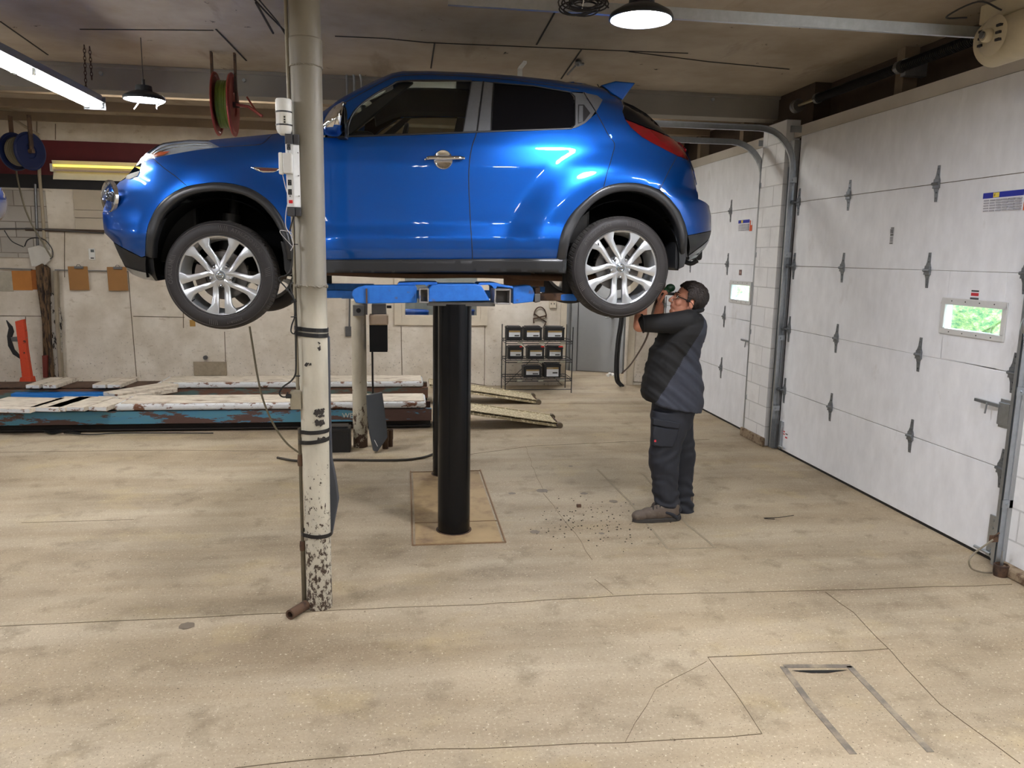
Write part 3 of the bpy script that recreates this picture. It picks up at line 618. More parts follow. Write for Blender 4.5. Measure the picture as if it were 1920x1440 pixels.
M_under = simple('underbody', (15, 13, 12), .7, var=.4, scale=10); M_tail = NT('tail_lamp_red'); M_tail.base(lin((96, 3, 10))); M_tail.set(Roughness=.08, Coat_Weight=1.0); M_tail = M_tail.m
M_silv = simple('silver_skid', (170, 174, 178), .3, .7, var=.05)
def fit_line(pts): # helper for monotone lookup
    a = np.array(pts); return a[:, 0], a[:, 1]
NOSE_PX = [(262, 300), (250, 312), (240, 325), (222, 340), (203, 360), (192, 395), (193, 415), (196, 435), (212, 452), (218, 466), (226, 484), (238, 505), (262, 521), (290, 528)]
TAIL_PX = [(1192, 155), (1170, 190), (1187, 197), (1212, 212), (1232, 230), (1262, 252), (1287, 280), (1296, 303), (1302, 320), (1306, 340), (1309, 360), (1330, 380), (1335, 405), (1335, 432), (1333, 446), (1322, 464), (1300, 480), (1286, 490)]
TOP_PX = [(222, 340), (240, 325), (250, 312), (282, 284), (305, 267), (355, 261), (397, 262), (520, 250), (585, 224), (635, 187), (665, 170), (700, 152), (735, 136), (755, 132), (810, 132), (885, 135), (960, 140), (1040, 149), (1075, 152), (1125, 159.5), (1160, 172), (1172, 184), (1212, 212), (1250, 240), (1290, 282), (1306, 340)]
def upx(pts, s): return [ony(x, y, YC-s) for x, y in pts]
_n = upx(NOSE_PX, .62); NOSE_Z = np.array([p.z for p in _n][::-1]); NOSE_X = np.array([p.x for p in _n][::-1])
_t = upx(TAIL_PX, .62); TAIL_Z = np.array([p.z for p in _t][::-1]); TAIL_X = np.array([p.x for p in _t][::-1])
_o = upx(TOP_PX, .60); TOP_X = np.array([p.x for p in _o]); TOP_Z = np.array([p.z for p in _o])
for i in range(8, 18):  # cabin silhouette sits further in
    q = ony(TOP_PX[i][0], TOP_PX[i][1], YC-.56); TOP_X[i], TOP_Z[i] = q.x, q.z
_or = np.argsort(TOP_X); TOP_X, TOP_Z = TOP_X[_or], TOP_Z[_or]
SILL = (ony(615, 486, YC-.86), ony(1060, 484.5, YC-.86)); SLP = (SILL[1].z-SILL[0].z)/(SILL[1].x-SILL[0].x)
def sill_z(x): return SILL[0].z+SLP*(x-SILL[0].x)
WF = ony(412, 517, YC-.875); WR = ony(1165, 502, YC-.875)
def sst(t):
    t = min(1, max(0, t)); return t*t*(3-2*t)
BW = ([-.3, 0, .05, .13, .22, .40, .58, .70, .78, .86, 1.3], [.80, .812, .835, .842, .824, .826, .832, .820, .800, .778, .60])
def Wbase(x, z):
    h = z-sill_z(x)
    w = float(np.interp(h, BW[0], BW[1]))
    for c, rr, amp, zc in ((WF, .78, .055, -.02), (WR, .80, .060, .04)):
        dx = (x-c.x); dz = (z-c.z-zc)*1.04; r = math.hypot(dx, dz)
        w += amp*sst((rr-r)/.26)
    return w
def S(x, z):
    """half width of the body at x along the car and height z"""
    W = Wbase(x, z)
    cab = sst((x-(-.62))/.25)*(1-sst((x-1.45)/.2)*.5)
    E = .62-.10*cab
    zt = float(np.interp(x, TOP_X, TOP_Z)); rt = .24-.17*cab
    t = (zt-z)/rt; ft = math.sqrt(max(0, 1-(1-min(1, max(0, t)))**2.2)) if t < 1 else 1.0
    xf = float(np.interp(z, NOSE_Z, NOSE_X)); t = (x-xf)/.50; ff = math.sqrt(max(0, 1-(1-min(1, max(0, t)))**2.2)) if t < 1 else 1.0
    xr = float(np.interp(z, TAIL_Z, TAIL_X)); t = (xr-x)/.42; fr = math.sqrt(max(0, 1-(1-min(1, max(0, t)))**2.2)) if t < 1 else 1.0
    return E+(max(W, E)-E)*ft*ff*fr if W > E else W
def px2car(px, py, off=0.0):
    s = .8
    for _ in range(14):
        p = ony(px, py, YC-s-off); s = .5*s+.5*S(p.x, p.z)
    p = ony(px, py, YC-s-off); return p.x, p.z
def dens(P, step=.03):
    out = []
    for a, b in zip(P, P[1:]+P[:1]):
        n = max(1, int(math.hypot(b[0]-a[0], b[1]-a[1])/step))
        out += [(a[0]+(b[0]-a[0])*k/n, a[1]+(b[1]-a[1])*k/n) for k in range(n)]
    return out
def patch(name, pxpoly, mat, par, off=0.0, grid=.022, thick=.0, smooth_px=False, raw=None, both=True, inset=0.0, lab=None):
    """body panel: outline in side view, wrapped over the body surface; one for each side of the car"""
    P = raw or [px2car(x, y, off) for x, y in pxpoly]
    P = dens(P, grid*1.2); n = len(P)
    xs = [p[0] for p in P]; zs = [p[1] for p in P]; V = [Vector(p) for p in P]; E = [(i, (i+1) % n) for i in range(n)]
    A = np.array(P)
    def inside(x, y):
        c = False; j = n-1
        for i in range(n):
            if (A[i, 1] > y) != (A[j, 1] > y) and x < (A[j, 0]-A[i, 0])*(y-A[i, 1])/(A[j, 1]-A[i, 1])+A[i, 0]: c = not c
            j = i
        return c
    gx = np.arange(min(xs)+grid/2, max(xs), grid); gz = np.arange(min(zs)+grid/2, max(zs), grid*.9)
    for i, z in enumerate(gz):
        for x in gx+(grid/2 if i % 2 else 0):
            if np.min((A[:, 0]-x)**2+(A[:, 1]-z)**2) > (grid*.55)**2 and inside(x, z): V.append(Vector((x, z)))
    vo, eo, fo, *_ = delaunay_2d_cdt(V, E, [], 1, 1e-6)
    res = []
    for sgn in ((-1, 1) if both else (-1,)):
        bm = bmesh.new(); vs = []
        for v in vo:
            s = S(v.x, v.y)+off-inset; vs.append(bm.verts.new((v.x, YC+sgn*s, v.y)))
        for f in fo:
            try: bm.faces.new([vs[i] for i in f])
            except ValueError: pass
        bm.normal_update()
        bad = [f for f in bm.faces if f.normal.y*sgn < 0]; bmesh.ops.reverse_faces(bm, faces=bad)
        me = bpy.data.meshes.new(name); bm.to_mesh(me); bm.free(); o = bpy.data.objects.new(name, me); COL.objects.link(o); me.materials.append(mat); o.parent = par
        for p in me.polygons: p.use_smooth = True
        if thick: md = o.modifiers.new('solid', 'SOLIDIFY'); md.thickness = thick; md.offset = -1
        if lab: o['label'] = lab
        res.append(o)
    return res
def line3(pts, off=.001, sgn=-1, sp=True):
    Q = []
    for x, y in pts:
        a, b = px2car(x, y); Q.append(Vector((a, b, 0)))
    if sp and len(Q) > 2: Q = spline(Q, 6)
    out = []
    for a, b in zip(Q, Q[1:]):
        n = max(1, int((b-a).length/.02))
        for k in range(n): c = a.lerp(b, k/n); out.append(c)
    out.append(Q[-1]); return [Vector((c.x, YC+sgn*(S(c.x, c.y)+off), c.y)) for c in out]
def seam(name, pts, par, r=.0032, mat=None, off=.0, sp=True):
    for sg in (-1, 1): MB().tube(line3(pts, off, sg, sp), r, 6).build(name, mat or M_blk, par, smooth=True)
car = thing('car', 'bright blue small crossover raised on the lift, silver alloy wheels, facing left', 'car', (0, 0, 0))
def sm2(pts, n=4):
    return [(p.x, p.y) for p in spline([(x, y, 0) for x, y in pts], n)]
# --- outlines
FA_O = [(272, 480), (273, 450), (275, 432), (281, 413), (294, 388), (315, 367), (342, 352), (370, 345), (405, 341.5), (440, 345), (475, 356), (505, 377), (525, 402), (538, 430), (546, 455), (551, 486)]
FA_I = [(287, 484), (288, 460), (292, 440), (306, 407), (328, 382), (355, 367), (387, 360), (420, 359), (455, 366), (485, 382), (508, 407), (523, 432), (531, 452), (537, 486)]
RA_O = [(1044, 486), (1047, 466), (1052, 440), (1061, 418), (1075, 397), (1095, 377), (1118, 358), (1142, 347), (1170, 342.5), (1200, 344), (1230, 353), (1256, 372), (1275, 396), (1285, 420), (1290, 442), (1290, 482)]
RA_I = [(1063, 486), (1067, 464), (1073, 443), (1090, 410), (1112, 383), (1140, 366), (1170, 359), (1200, 361), (1227, 372), (1250, 391), (1267, 418), (1275, 444), (1277, 482)]
fao, fai, rao, rai = sm2(FA_O), sm2(FA_I), sm2(RA_O), sm2(RA_I)
DF = [(906, 138), (906, 152), (900, 202), (894, 247), (885, 275), (880, 307), (879, 345), (881, 395), (884, 445), (886, 486)]
DR_ = [(1070, 150), (1095, 173), (1117, 209), (1140, 252), (1152, 270), (1147, 295), (1139, 322), (1132, 350)]
# fender: bumper seam - arch - door
BF = [(287, 297), (310, 317), (330, 331), (352, 350)]
fd_top = [(287, 297), (330, 288), (370, 281), (411, 276), (450, 273.5), (490, 270), (510, 253), (540, 250), (585, 257)]
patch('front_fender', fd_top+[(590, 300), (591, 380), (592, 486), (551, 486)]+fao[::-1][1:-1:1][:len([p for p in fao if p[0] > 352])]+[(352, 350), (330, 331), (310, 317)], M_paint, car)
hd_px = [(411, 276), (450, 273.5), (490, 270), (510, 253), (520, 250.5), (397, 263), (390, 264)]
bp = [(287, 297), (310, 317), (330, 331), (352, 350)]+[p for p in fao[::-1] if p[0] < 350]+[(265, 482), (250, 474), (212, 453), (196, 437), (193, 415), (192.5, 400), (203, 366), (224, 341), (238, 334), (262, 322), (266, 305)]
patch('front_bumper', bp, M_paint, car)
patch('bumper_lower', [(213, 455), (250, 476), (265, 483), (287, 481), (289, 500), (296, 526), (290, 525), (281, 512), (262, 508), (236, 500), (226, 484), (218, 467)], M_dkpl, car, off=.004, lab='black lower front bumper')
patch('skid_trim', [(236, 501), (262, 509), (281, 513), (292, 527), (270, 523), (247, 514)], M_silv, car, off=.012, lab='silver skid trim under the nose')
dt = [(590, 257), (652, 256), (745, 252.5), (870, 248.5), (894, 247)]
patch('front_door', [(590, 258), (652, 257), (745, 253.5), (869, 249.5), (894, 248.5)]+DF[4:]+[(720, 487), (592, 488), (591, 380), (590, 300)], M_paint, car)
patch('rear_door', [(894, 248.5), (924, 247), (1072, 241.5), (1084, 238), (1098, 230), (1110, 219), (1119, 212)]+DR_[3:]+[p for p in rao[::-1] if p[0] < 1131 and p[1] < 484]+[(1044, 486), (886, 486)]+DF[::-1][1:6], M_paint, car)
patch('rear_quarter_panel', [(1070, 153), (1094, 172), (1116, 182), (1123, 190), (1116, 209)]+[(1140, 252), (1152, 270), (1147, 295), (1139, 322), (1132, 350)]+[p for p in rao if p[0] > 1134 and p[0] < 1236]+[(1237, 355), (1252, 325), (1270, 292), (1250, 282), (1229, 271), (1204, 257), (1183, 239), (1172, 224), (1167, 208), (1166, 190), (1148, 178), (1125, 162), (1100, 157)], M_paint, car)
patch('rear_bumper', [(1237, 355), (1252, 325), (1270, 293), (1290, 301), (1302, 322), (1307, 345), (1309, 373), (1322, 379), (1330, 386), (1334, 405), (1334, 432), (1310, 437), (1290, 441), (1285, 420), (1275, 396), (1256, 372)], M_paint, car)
patch('bumper_lower', [(1290, 442), (1334, 433), (1330, 447), (1310, 464), (1291, 478)], M_trim, car, off=.003, lab='grey lower rear bumper')
patch('skid_trim', [(1331, 448), (1322, 466), (1306, 482), (1291, 489), (1291, 480), (1310, 466)], M_silv, car, off=.010, lab='silver skid trim under the tail')
def resamp(P, n):
    d = [0]
    for a, b in zip(P, P[1:]): d.append(d[-1]+math.hypot(b[0]-a[0], b[1]-a[1]))
    t = np.linspace(0, d[-1], n); return list(zip(np.interp(t, d, [p[0] for p in P]), np.interp(t, d, [p[1] for p in P])))
def arch(outer, inner):
    O = [px2car(x, y, .012) for x, y in resamp(outer, 64)]; I = [px2car(x, y, .012) for x, y in resamp(inner, 64)]; prof = [(0, -.004), (.03, .010), (.12, .017), (.35, .020), (.65, .020), (.88, .016), (.97, .008), (1.0, -.01), (1.0, -.07)]
    Sx = []
    for (ox, oz), (ix, iz) in zip(O, I):
        row = []
        for v, o in prof: x, z = ox+(ix-ox)*v, oz+(iz-oz)*v; row.append((x, S(x, z), z, o))
        Sx.append(row)
    A = np.array([[r[1] for r in row] for row in Sx])
    for _ in range(6): A[1:-1] = (A[:-2]+2*A[1:-1]+A[2:])/4
    for sg in (-1, 1):
        m = MB(); vs = [[m.bm.verts.new((x, YC+sg*(A[i, j]+o), z)) for j, (x, s_, z, o) in enumerate(row)] for i, row in enumerate(Sx)]
        for a, b in zip(vs, vs[1:]):
            for j in range(len(prof)-1): m.bm.faces.new((a[j], b[j], b[j+1], a[j+1]))
        m.build('wheel_arch_trim', M_trim, car, smooth='all')
arch(fao, fai); arch(rao, rai)
patch('sill', [(545, 489), (614, 487.5), (820, 487), (1044, 485), (1063, 485), (1061, 513), (1030, 511), (820, 510.5), (614, 512), (560, 512), (549, 500)], M_trim, car, off=.016, thick=.02)
# greenhouse
patch('side_window', [(657, 250), (652, 255), (652, 236), (668, 206), (700, 181), (735, 161), (752, 154), (882, 153), (868, 246), (745, 252)], M_cglass, car, inset=.012)
patch('side_window', [(925, 156), (1000, 162), (1069, 174), (1076, 182), (1076, 234), (1071, 239), (923, 244)], M_priv, car, inset=.006, lab='dark tinted rear side window')
patch('b_pillar_trim', [(884, 152.5), (905, 152.5), (899, 202), (893, 246.5), (867, 248)], M_pillar, car, inset=.003)
patch('b_pillar_trim', [(908, 153), (926, 155), (920, 246), (896, 246.5), (902, 202)], M_pillar, car, inset=.003)
patch('c_pillar_trim', [(1070, 173), (1094, 175), (1116, 209), (1108, 221), (1094, 233), (1077, 240), (1074, 240), (1077, 233), (1077, 182)], M_pillar, car, inset=.001)
patch('c_pillar_trim', [(1096, 174), (1120, 179), (1130, 187), (1118, 209)], M_pillar, car, off=.002)
patch('handle_recess', [(1084, 196), (1095, 196), (1107, 212), (1096, 227), (1084, 232)], M_blk, car, off=.002)
patch('door_handle', [(1086, 198), (1093, 198), (1093, 228), (1085, 230)], M_pillar, car, off=.012, lab='upright grey rear door handle')
# roof rail band and A pillar band
band_out = [(585, 224), (635, 187), (665, 170), (700, 152), (735, 137), (755, 133), (810, 133), (885, 136), (960, 141), (1040, 150), (1075, 153), (1100, 158)]
band_in = [(1095, 173), (1069, 172), (1000, 160), (925, 154), (882, 151), (752, 151), (735, 159), (700, 178), (666, 204), (652, 225), (620, 252)]
ROOFE = [px2car(x, y) for x, y in band_out]
patch('roof_side', band_out+band_in+[(590, 256), (575, 240)], M_paint, car)
patch('inner_trim', band_out[2:]+band_in[:10], M_liner, car, inset=.035, grid=.04); patch('inner_trim', [(600, 259), (745, 255), (894, 250), (1072, 244), (1072, 300), (600, 300)], M_liner, car, inset=.045, grid=.04)
seam('roof_seam', [(610, 222), (640, 197), (700, 163), (740, 145), (800, 140), (885, 144), (960, 150), (1040, 161), (1085, 168)], car, .0022)
seam('window_seal', [(614, 257), (652, 256), (745, 253), (870, 248.5), (920, 246.5), (1072, 241)], car, .0065)
seam('window_seal', [(652, 256), (654, 232), (668, 205), (700, 179), (735, 159.5), (752, 152.5), (820, 151), (884, 152)], car, .006)
seam('window_seal', [(884, 152), (876, 200), (868, 248)], car, .004); seam('window_seal', [(926, 155), (923, 200), (921, 245)], car, .004)
seam('window_seal', [(926, 155), (1000, 161), (1070, 173), (1078, 181), (1078, 234), (1072, 241)], car, .004, sp=False)
seam('shut_line', DF[1:], car, .0030); seam('shut_line', DR_[1:], car, .0026); seam('shut_line', BF, car, .0024, sp=False); seam('shut_line', [(1270, 292), (1252, 325), (1237, 355)], car, .0022)
seam('shut_line', [(411, 276), (450, 273.5), (490, 270), (510, 253)], car, .0018); seam('shut_line', [(594, 300), (594, 400), (594, 486)], car, .0026)
seam('shut_line', [(1120, 158), (1145, 178), (1166, 191)], car, .003, sp=False); seam('shut_line', [(560, 487.5), (720, 487), (886, 486), (1044, 485)], car, .003)
# lamps
hl = patch('headlight', [(411, 275), (390, 264), (355, 262), (320, 265), (298, 272), (282, 281), (271, 291), (257, 305), (252, 313), (266, 303), (290, 296), (320, 289), (370, 281)], M_refl, car, inset=.02)
patch('headlight_lens', [(412, 275), (390, 263.5), (355, 261.5), (320, 264.5), (298, 271), (282, 280), (271, 290), (257, 304), (252, 312), (264, 306), (290, 297), (320, 290), (370, 282)], M_lens, car, off=.003)
patch('indicator', [(280, 296), (282, 288), (300, 284), (318, 283), (305, 290)], simple('amber', (200, 92, 40), .3, var=.1), car, inset=.012, lab='amber turn signal')
seam('reflector_ridge', [(262, 306), (300, 283), (345, 274), (398, 274)], car, .004, M_chrome, off=-.012); seam('reflector_ridge', [(270, 298), (310, 274), (350, 269), (390, 270)], car, .004, M_chrome, off=-.012)
patch('tail_lamp', [(1172, 224), (1190, 231), (1212, 240), (1250, 255), (1275, 267), (1287, 280), (1293, 301), (1270, 292), (1250, 282), (1229, 271), (1204, 257), (1183, 239)], M_tail, car, off=.004)
patch('rear_screen', [(1168, 190), (1187, 198), (1212, 213), (1232, 231), (1252, 254), (1212, 238), (1190, 229), (1173, 222), (1167, 210)], M_priv, car, off=.002, lab='dark rear screen wrapping the corner')
patch('grille_corner', [(235, 335), (238, 328), (262, 320), (258, 330), (242, 336)], simple('grille_mesh', (26, 26, 28), .5, var=.6, scale=90), car, off=.004)
for sg in (-1, 1):
    fx, fz = px2car(210, 369); c = Vector((fx, YC+sg*(S(fx, fz)+.0), fz)); Mx = Matrix.Rotation(sg*math.radians(-48)*-1 if False else math.radians(48)*sg, 4, 'Z') @ Matrix.Rotation(math.radians(-12), 4, 'Y')
    # round lamp looking forward and outward
    n = Vector((-.72, sg*.69, .03)).normalized(); q = n.to_track_quat('Z', 'Y').to_matrix().to_4x4(); Mq = Matrix.Translation(c+n*.006) @ q
    m = MB(); m.lathe([(0, .004), (.05, .006), (.082, .014), (.09, .02), (.098, .016), (.10, 0)], (0, 0, 0), 'Z', 32); bmesh.ops.transform(m.bm, verts=m.bm.verts, matrix=Mq); fl_ = m.build('round_lamp', M_chrome, car, smooth=True)
    m = MB(); m.lathe([(0, .034), (.04, .030), (.07, .023), (.088, .012)], (0, 0, 0), 'Z', 32); bmesh.ops.transform(m.bm, verts=m.bm.verts, matrix=Mq); m.build('lens', M_lens, fl_, smooth=True)
    m = MB(); m.ball((0, 0, .012), (.030, .030, .016), 16); bmesh.ops.transform(m.bm, verts=m.bm.verts, matrix=Mq); m.build('bulb', simple('bulb_glass', (120, 124, 130), .1, .8, var=0), fl_, smooth=True)
# fender turn repeater
patch('side_repeater', [(470, 313.5), (478, 313), (523, 315.5), (523, 319), (513, 323), (494, 323.5), (482, 320)], M_chrome, car, off=.006, thick=.006)
patch('side_repeater', [(480, 315), (521, 316.5), (519, 319), (510, 321), (492, 320.5)], simple('repeater_dark', (96, 50, 46), .3, var=.3, scale=60), car, off=.009)
# front door handle
hx, hz = px2car(831, 299.5)
for sg in (-1, 1):
    yb = YC+sg*S(hx, hz)
    m = MB(); m.lathe([(0, .002), (.045, .004), (.056, .010), (.060, .006), (.062, -.004)], (0, 0, 0), 'Z', 32); bmesh.ops.transform(m.bm, verts=m.bm.verts, matrix=Matrix.Translation((hx, yb, hz)) @ Matrix.Rotation(math.radians(90)*-sg if sg > 0 else math.radians(90), 4, 'X')); bw_ = m.build('door_handle', M_chrome, car, smooth=True)
    hp_ = [(797, 299.5), (806, 297), (831, 297.5), (858, 297), (870, 297)]
    pts = []
    for k, (a_, b_) in enumerate(hp_):
        u, w = px2car(a_, b_); pts.append(Vector((u, YC+sg*(S(u, w)+(.012, .030, .034, .030, .012)[k]), w)))
    MB().tube(spline(pts, 5), [.008]*3+[.0125]*(len(spline(pts, 5))-6)+[.010]*3, 12).build('grip', M_chrome, bw_, smooth=True)
# door mirror
for sg in (-1, 1):
    c = ony(636, 226, YC-.93); c.y = YC+sg*.93
    def mir(u, v):
        a = 2*math.pi*u; b = math.pi*v; n = Vector((math.cos(a)*math.sin(b), math.sin(a)*math.sin(b), math.cos(b)))
        x = n.x*(.085 if n.x < 0 else .045); z = n.z*(.108 if n.z > 0 else .092)+n.x*-.0
        return c+Vector((x+(.03*n.z if n.x < 0 else 0)+.018*n.z, n.y*.125, z))
    m = MB(); m.grid(mir, 32, 20); bmesh.ops.remove_doubles(m.bm, verts=m.bm.verts, dist=1e-4)
    low = [f for f in m.bm.faces if f.calc_center_median().z < c.z-.035-.22*(f.calc_center_median().x-c.x)]
    mo = m.build('wing_mirror', M_chrome, car, smooth='all'); mo.data.materials.append(M_paint)
    for p in mo.data.polygons:
        if p.center.z < c.z-.040+.25*(p.center.x-c.x): p.material_index = 1
    gl_ = MB(); gl_.lathe([(0, 0), (.088, 0), (.090, .004), (0, .004)], (0, 0, 0), 'X', 32)
    for v in gl_.bm.verts: v.co.z *= 1.0; v.co.y *= 1.15
    bmesh.ops.transform(gl_.bm, verts=gl_.bm.verts, matrix=Matrix.Translation(c+Vector((.036, 0, 0)))); gl_.build('mirror_glass', M_dkpl, mo)
    MB().beam(c+Vector((.0, -sg*.08, -.07)), c+Vector((.03, -sg*.17, -.085)), .06, .035).build('mirror_foot', M_dkpl, mo, bevel=.01)
# spoiler
sp = [ony(x, y, YC-.52) for x, y in [(1127, 159.5), (1155, 151.5), (1192, 155), (1180, 170), (1167, 188), (1148, 177)]]
m = MB(); A = [m.bm.verts.new(p) for p in sp]; B = [m.bm.verts.new(Vector((p.x, 2*YC-p.y, p.z))) for p in sp]
m.bm.faces.new(A); m.bm.faces.new(B[::-1])
for i in range(6): m.bm.faces.new((A[i], A[(i+1) % 6], B[(i+1) % 6], B[i]))
m.build('roof_spoiler', M_paint, car, smooth=30, bevel=.008)
# top and end surfaces joining both sides
def bridge(name, line, bulge, mat, smooth=True, nv=16, lab=None):
    """line: (x, z) rim on the near side; spans to the far side with a soft crown along (dx, dz)"""
    m = MB(); n = len(line)-1
    def fn(u, v):
        i = min(n-1, int(u*n)); t = u*n-i; x = line[i][0]*(1-t)+line[i+1][0]*t; z = line[i][1]*(1-t)+line[i+1][1]*t; s = S(x, z)-.002
        c = math.sin(math.pi*v); return Vector((x+bulge[0]*c, YC-s+2*s*v, z+bulge[1]*c))
    m.grid(fn, n*2, nv); o = m.build(name, mat, car, smooth='all')
    if lab: o['label'] = lab
    return o
def rim(pts): return [px2car(x, y) for x, y in pts]
bridge('roof', rim(band_out[4:]), (0, .03), M_paint); bridge('windscreen', rim(band_out[:5]), (-.05, .03), M_cglass)
bridge('bonnet', rim([(252, 312), (271, 291), (282, 281), (305, 268), (355, 262), (397, 263), (455, 257), (520, 251), (585, 226)]), (-.0, .035), M_paint)
patch('bonnet_edge', [(390, 264), (411, 275.5), (450, 273), (490, 269.5), (510, 252.5), (540, 250), (585, 257), (590, 256), (575, 240), (585, 225), (520, 250), (397, 262)], M_paint, car, off=-.001)
bridge('nose_panel', rim([(252, 312), (238, 330), (224, 341), (203, 366), (192.5, 400), (193, 415), (196, 437), (212, 453)]), (-.06, 0), M_paint)
bridge('lower_grille', rim([(212, 453), (226, 484), (247, 514), (292, 527)]), (-.05, 0), M_dkpl)
bridge('tailgate', rim([(1250, 251), (1287, 280), (1302, 320), (1309, 373)]), (.04, 0), M_paint); bridge('tailgate_glass', rim([(1168, 190), (1212, 213), (1250, 251)]), (.03, .02), M_priv)
bridge('rear_bumper_face', rim([(1309, 373), (1330, 386), (1334, 405), (1334, 432), (1330, 447), (1306, 480)]), (.03, 0), M_trim)
m = MB(); m.tube(spline([ony(1282, 490, 5.25), ony(1296, 494, 5.22), ony(1308, 488, 5.20)], 5), .016, 12); m.box((0, 0, 0), (0, 0, 0)) if False else None
m.build('exhaust_tip', M_dkpl, car, smooth=True)
# mud flap
for sg in (-1, 1):
    m = MB(); P = [(1268, 420), (1281, 424), (1286, 450), (1287, 485), (1283, 500), (1270, 506), (1266, 504)]
    A = []
    for x, y in P:
        q = ony(x, y, YC-.84); q.y = YC+sg*.84; A.append(q)
    va = [m.bm.verts.new(q) for q in A]; vb = [m.bm.verts.new(q-Vector((0, sg*.22, 0))) for q in A]; m.bm.faces.new(va); m.bm.faces.new(vb[::-1])
    for i in range(len(A)): m.bm.faces.new((va[i], va[(i+1) % 7], vb[(i+1) % 7], vb[i]))
    m.build('mud_flap', M_trim, car, bevel=.006)
    m = MB(); P = [(526, 452), (537, 455), (547, 480), (549, 510), (540, 518), (533, 505), (531, 480)]; A = []
    for x, y in P:
        q = ony(x, y, YC-.84); q.y = YC+sg*.84; A.append(q)
    va = [m.bm.verts.new(q) for q in A]; vb = [m.bm.verts.new(q-Vector((0, sg*.18, 0))) for q in A]; m.bm.faces.new(va); m.bm.faces.new(vb[::-1])
    for i in range(len(A)): m.bm.faces.new((va[i], va[(i+1) % 7], vb[(i+1) % 7], vb[i]))
    m.build('mud_flap', M_trim, car, bevel=.006)
# wheel housings: dark liner drum behind each arch
def liner(c, rr, x0=None):
    for sg in (-1, 1):
        m = MB(); pr = [(rr+.005, -.02), (rr+.01, .05), (rr+.01, .34), (.10, .34)]
        m.lathe([(r, h) for r, h in pr], (0, 0, 0), 'Y', 36, a0=-.12, a1=math.pi+.12)
        for v in m.bm.verts: v.co.y *= -sg; v.co += Vector((c.x, YC+sg*.85, c.z+.035))
        m.build('wheel_housing', M_liner, car, smooth=True)
liner(WF, .425); liner(WR, .39)
# cabin tub, floor and engine bay mass
ub = MB(); z0 = sill_z(.1)
def slab(x0, x1, w, za, zb, mb):
    mb.box((x0, YC-w, za), (x1, YC+w, zb))
slab(WF.x+.42, WR.x-.40, .76, z0-.06, z0+.04, ub); ub.build('floor_pan', M_under, car, bevel=.01)
m = MB(); slab(WF.x-.42, WF.x+.42, .48, z0-.02, z0+.45, m); slab(-1.62, WF.x-.2, .55, z0-.05, z0+.35, m); m.build('engine_bay', M_under, car, bevel=.02)
m = MB(); slab(WR.x-.45, WR.x+.72, .46, z0+.02, z0+.30, m); slab(WR.x-.4, WR.x+.55, .44, z0+.30, z0+.62, m); m.build('boot_floor', M_under, car, bevel=.02)
m = MB(); m.tube(spline([(WF.x+.3, YC+.1, z0-.10), (0, YC+.08, z0-.12), (.6, YC+.05, z0-.11), (1.2, YC-.2, z0-.12), (1.5, YC-.35, z0-.1)], 6), .032, 12)
m.cyl((.75, YC+.05, z0-.12), (1.05, YC, z0-.12), .08, 16); m.build('exhaust_pipe', simple('rusty_exhaust', (84, 62, 48), .6, .5, var=.4), car, smooth=True)
m = MB(); m.cyl((WR.x, YC-.7, WR.z), (WR.x, YC+.7, WR.z), .035, 12); m.beam((WR.x-.45, YC-.55, z0-.04), (WR.x, YC-.6, WR.z-.03), .07, .06); m.beam((WR.x-.45, YC+.55, z0-.04), (WR.x, YC+.6, WR.z-.03), .07, .06); m.build('rear_axle', M_under, car, smooth=35)
m = MB()
for s in (-1, 1): m.cyl((WF.x, YC+s*.62, WF.z-.05), (WF.x+.05, YC+s*.58, WF.z+.5), .03, 12); m.beam((WF.x, YC+s*.3, WF.z-.05), (WF.x, YC+s*.68, WF.z-.07), .08, .04)
m.build('front_strut', M_under, car, smooth=35)
for s in (-1, 1): MB().cyl((WF.x, YC+s*.62, WF.z+.15), (WF.x+.03, YC+s*.6, WF.z+.38), .055, 14).build('coil_spring', simple('spring_grey', (44, 42, 40), .5, .3), car, smooth=True)
m = MB(); m.box((WR.x-.52, YC-.55, z0-.09), (WR.x-.30, YC-.1, z0-.02)); m.box((-.35, YC-.62, z0-.10), (.85, YC-.56, z0-.03)); m.box((-.35, YC+.56, z0-.10), (.85, YC+.62, z0-.03)); m.build('chassis_rail', M_under, car, bevel=.005)
# cabin interior
IZ = z0
m = MB(); slab(-.50, -.18, .68, IZ+.45, IZ+.80, m); dsh = m.build('dashboard', M_blk, car, bevel=.05, bseg=3)
for x in (.35, 1.05):
    for y in (-.36, .36):
        m = MB(); m.beam((x+.06, YC+y, IZ+.30), (x+.20, YC+y, IZ+.80), .46, .12, (1, 0, 0)); m.beam((x+.21, YC+y, IZ+.82), (x+.24, YC+y, IZ+.98), .22, .08, (1, 0, 0)); m.box((x-.45, YC+y-.24, IZ+.22), (x+.08, YC+y+.24, IZ+.36)); m.build('car_seat', M_blk, car, bevel=.035, bseg=3)
st_w = [Vector((-.02+.04*math.sin(a), YC-.36+.18*math.cos(a), IZ+.72+.17*math.sin(a))) for a in [2*math.pi*k/24 for k in range(24)]]
MB().tube(st_w, .015, 8, closed=True).build('steering_wheel', M_blk, car, smooth=True)
m = MB(); q = ony(684, 212, 5.75); m.box((q.x-.02, q.y-.12, q.z-.035), (q.x+.015, q.y+.12, q.z+.035)); m.beam(q, q+Vector((-.06, 0, .12)), .02, .02); m.build('rear_view_mirror', M_blk, car, bevel=.012)
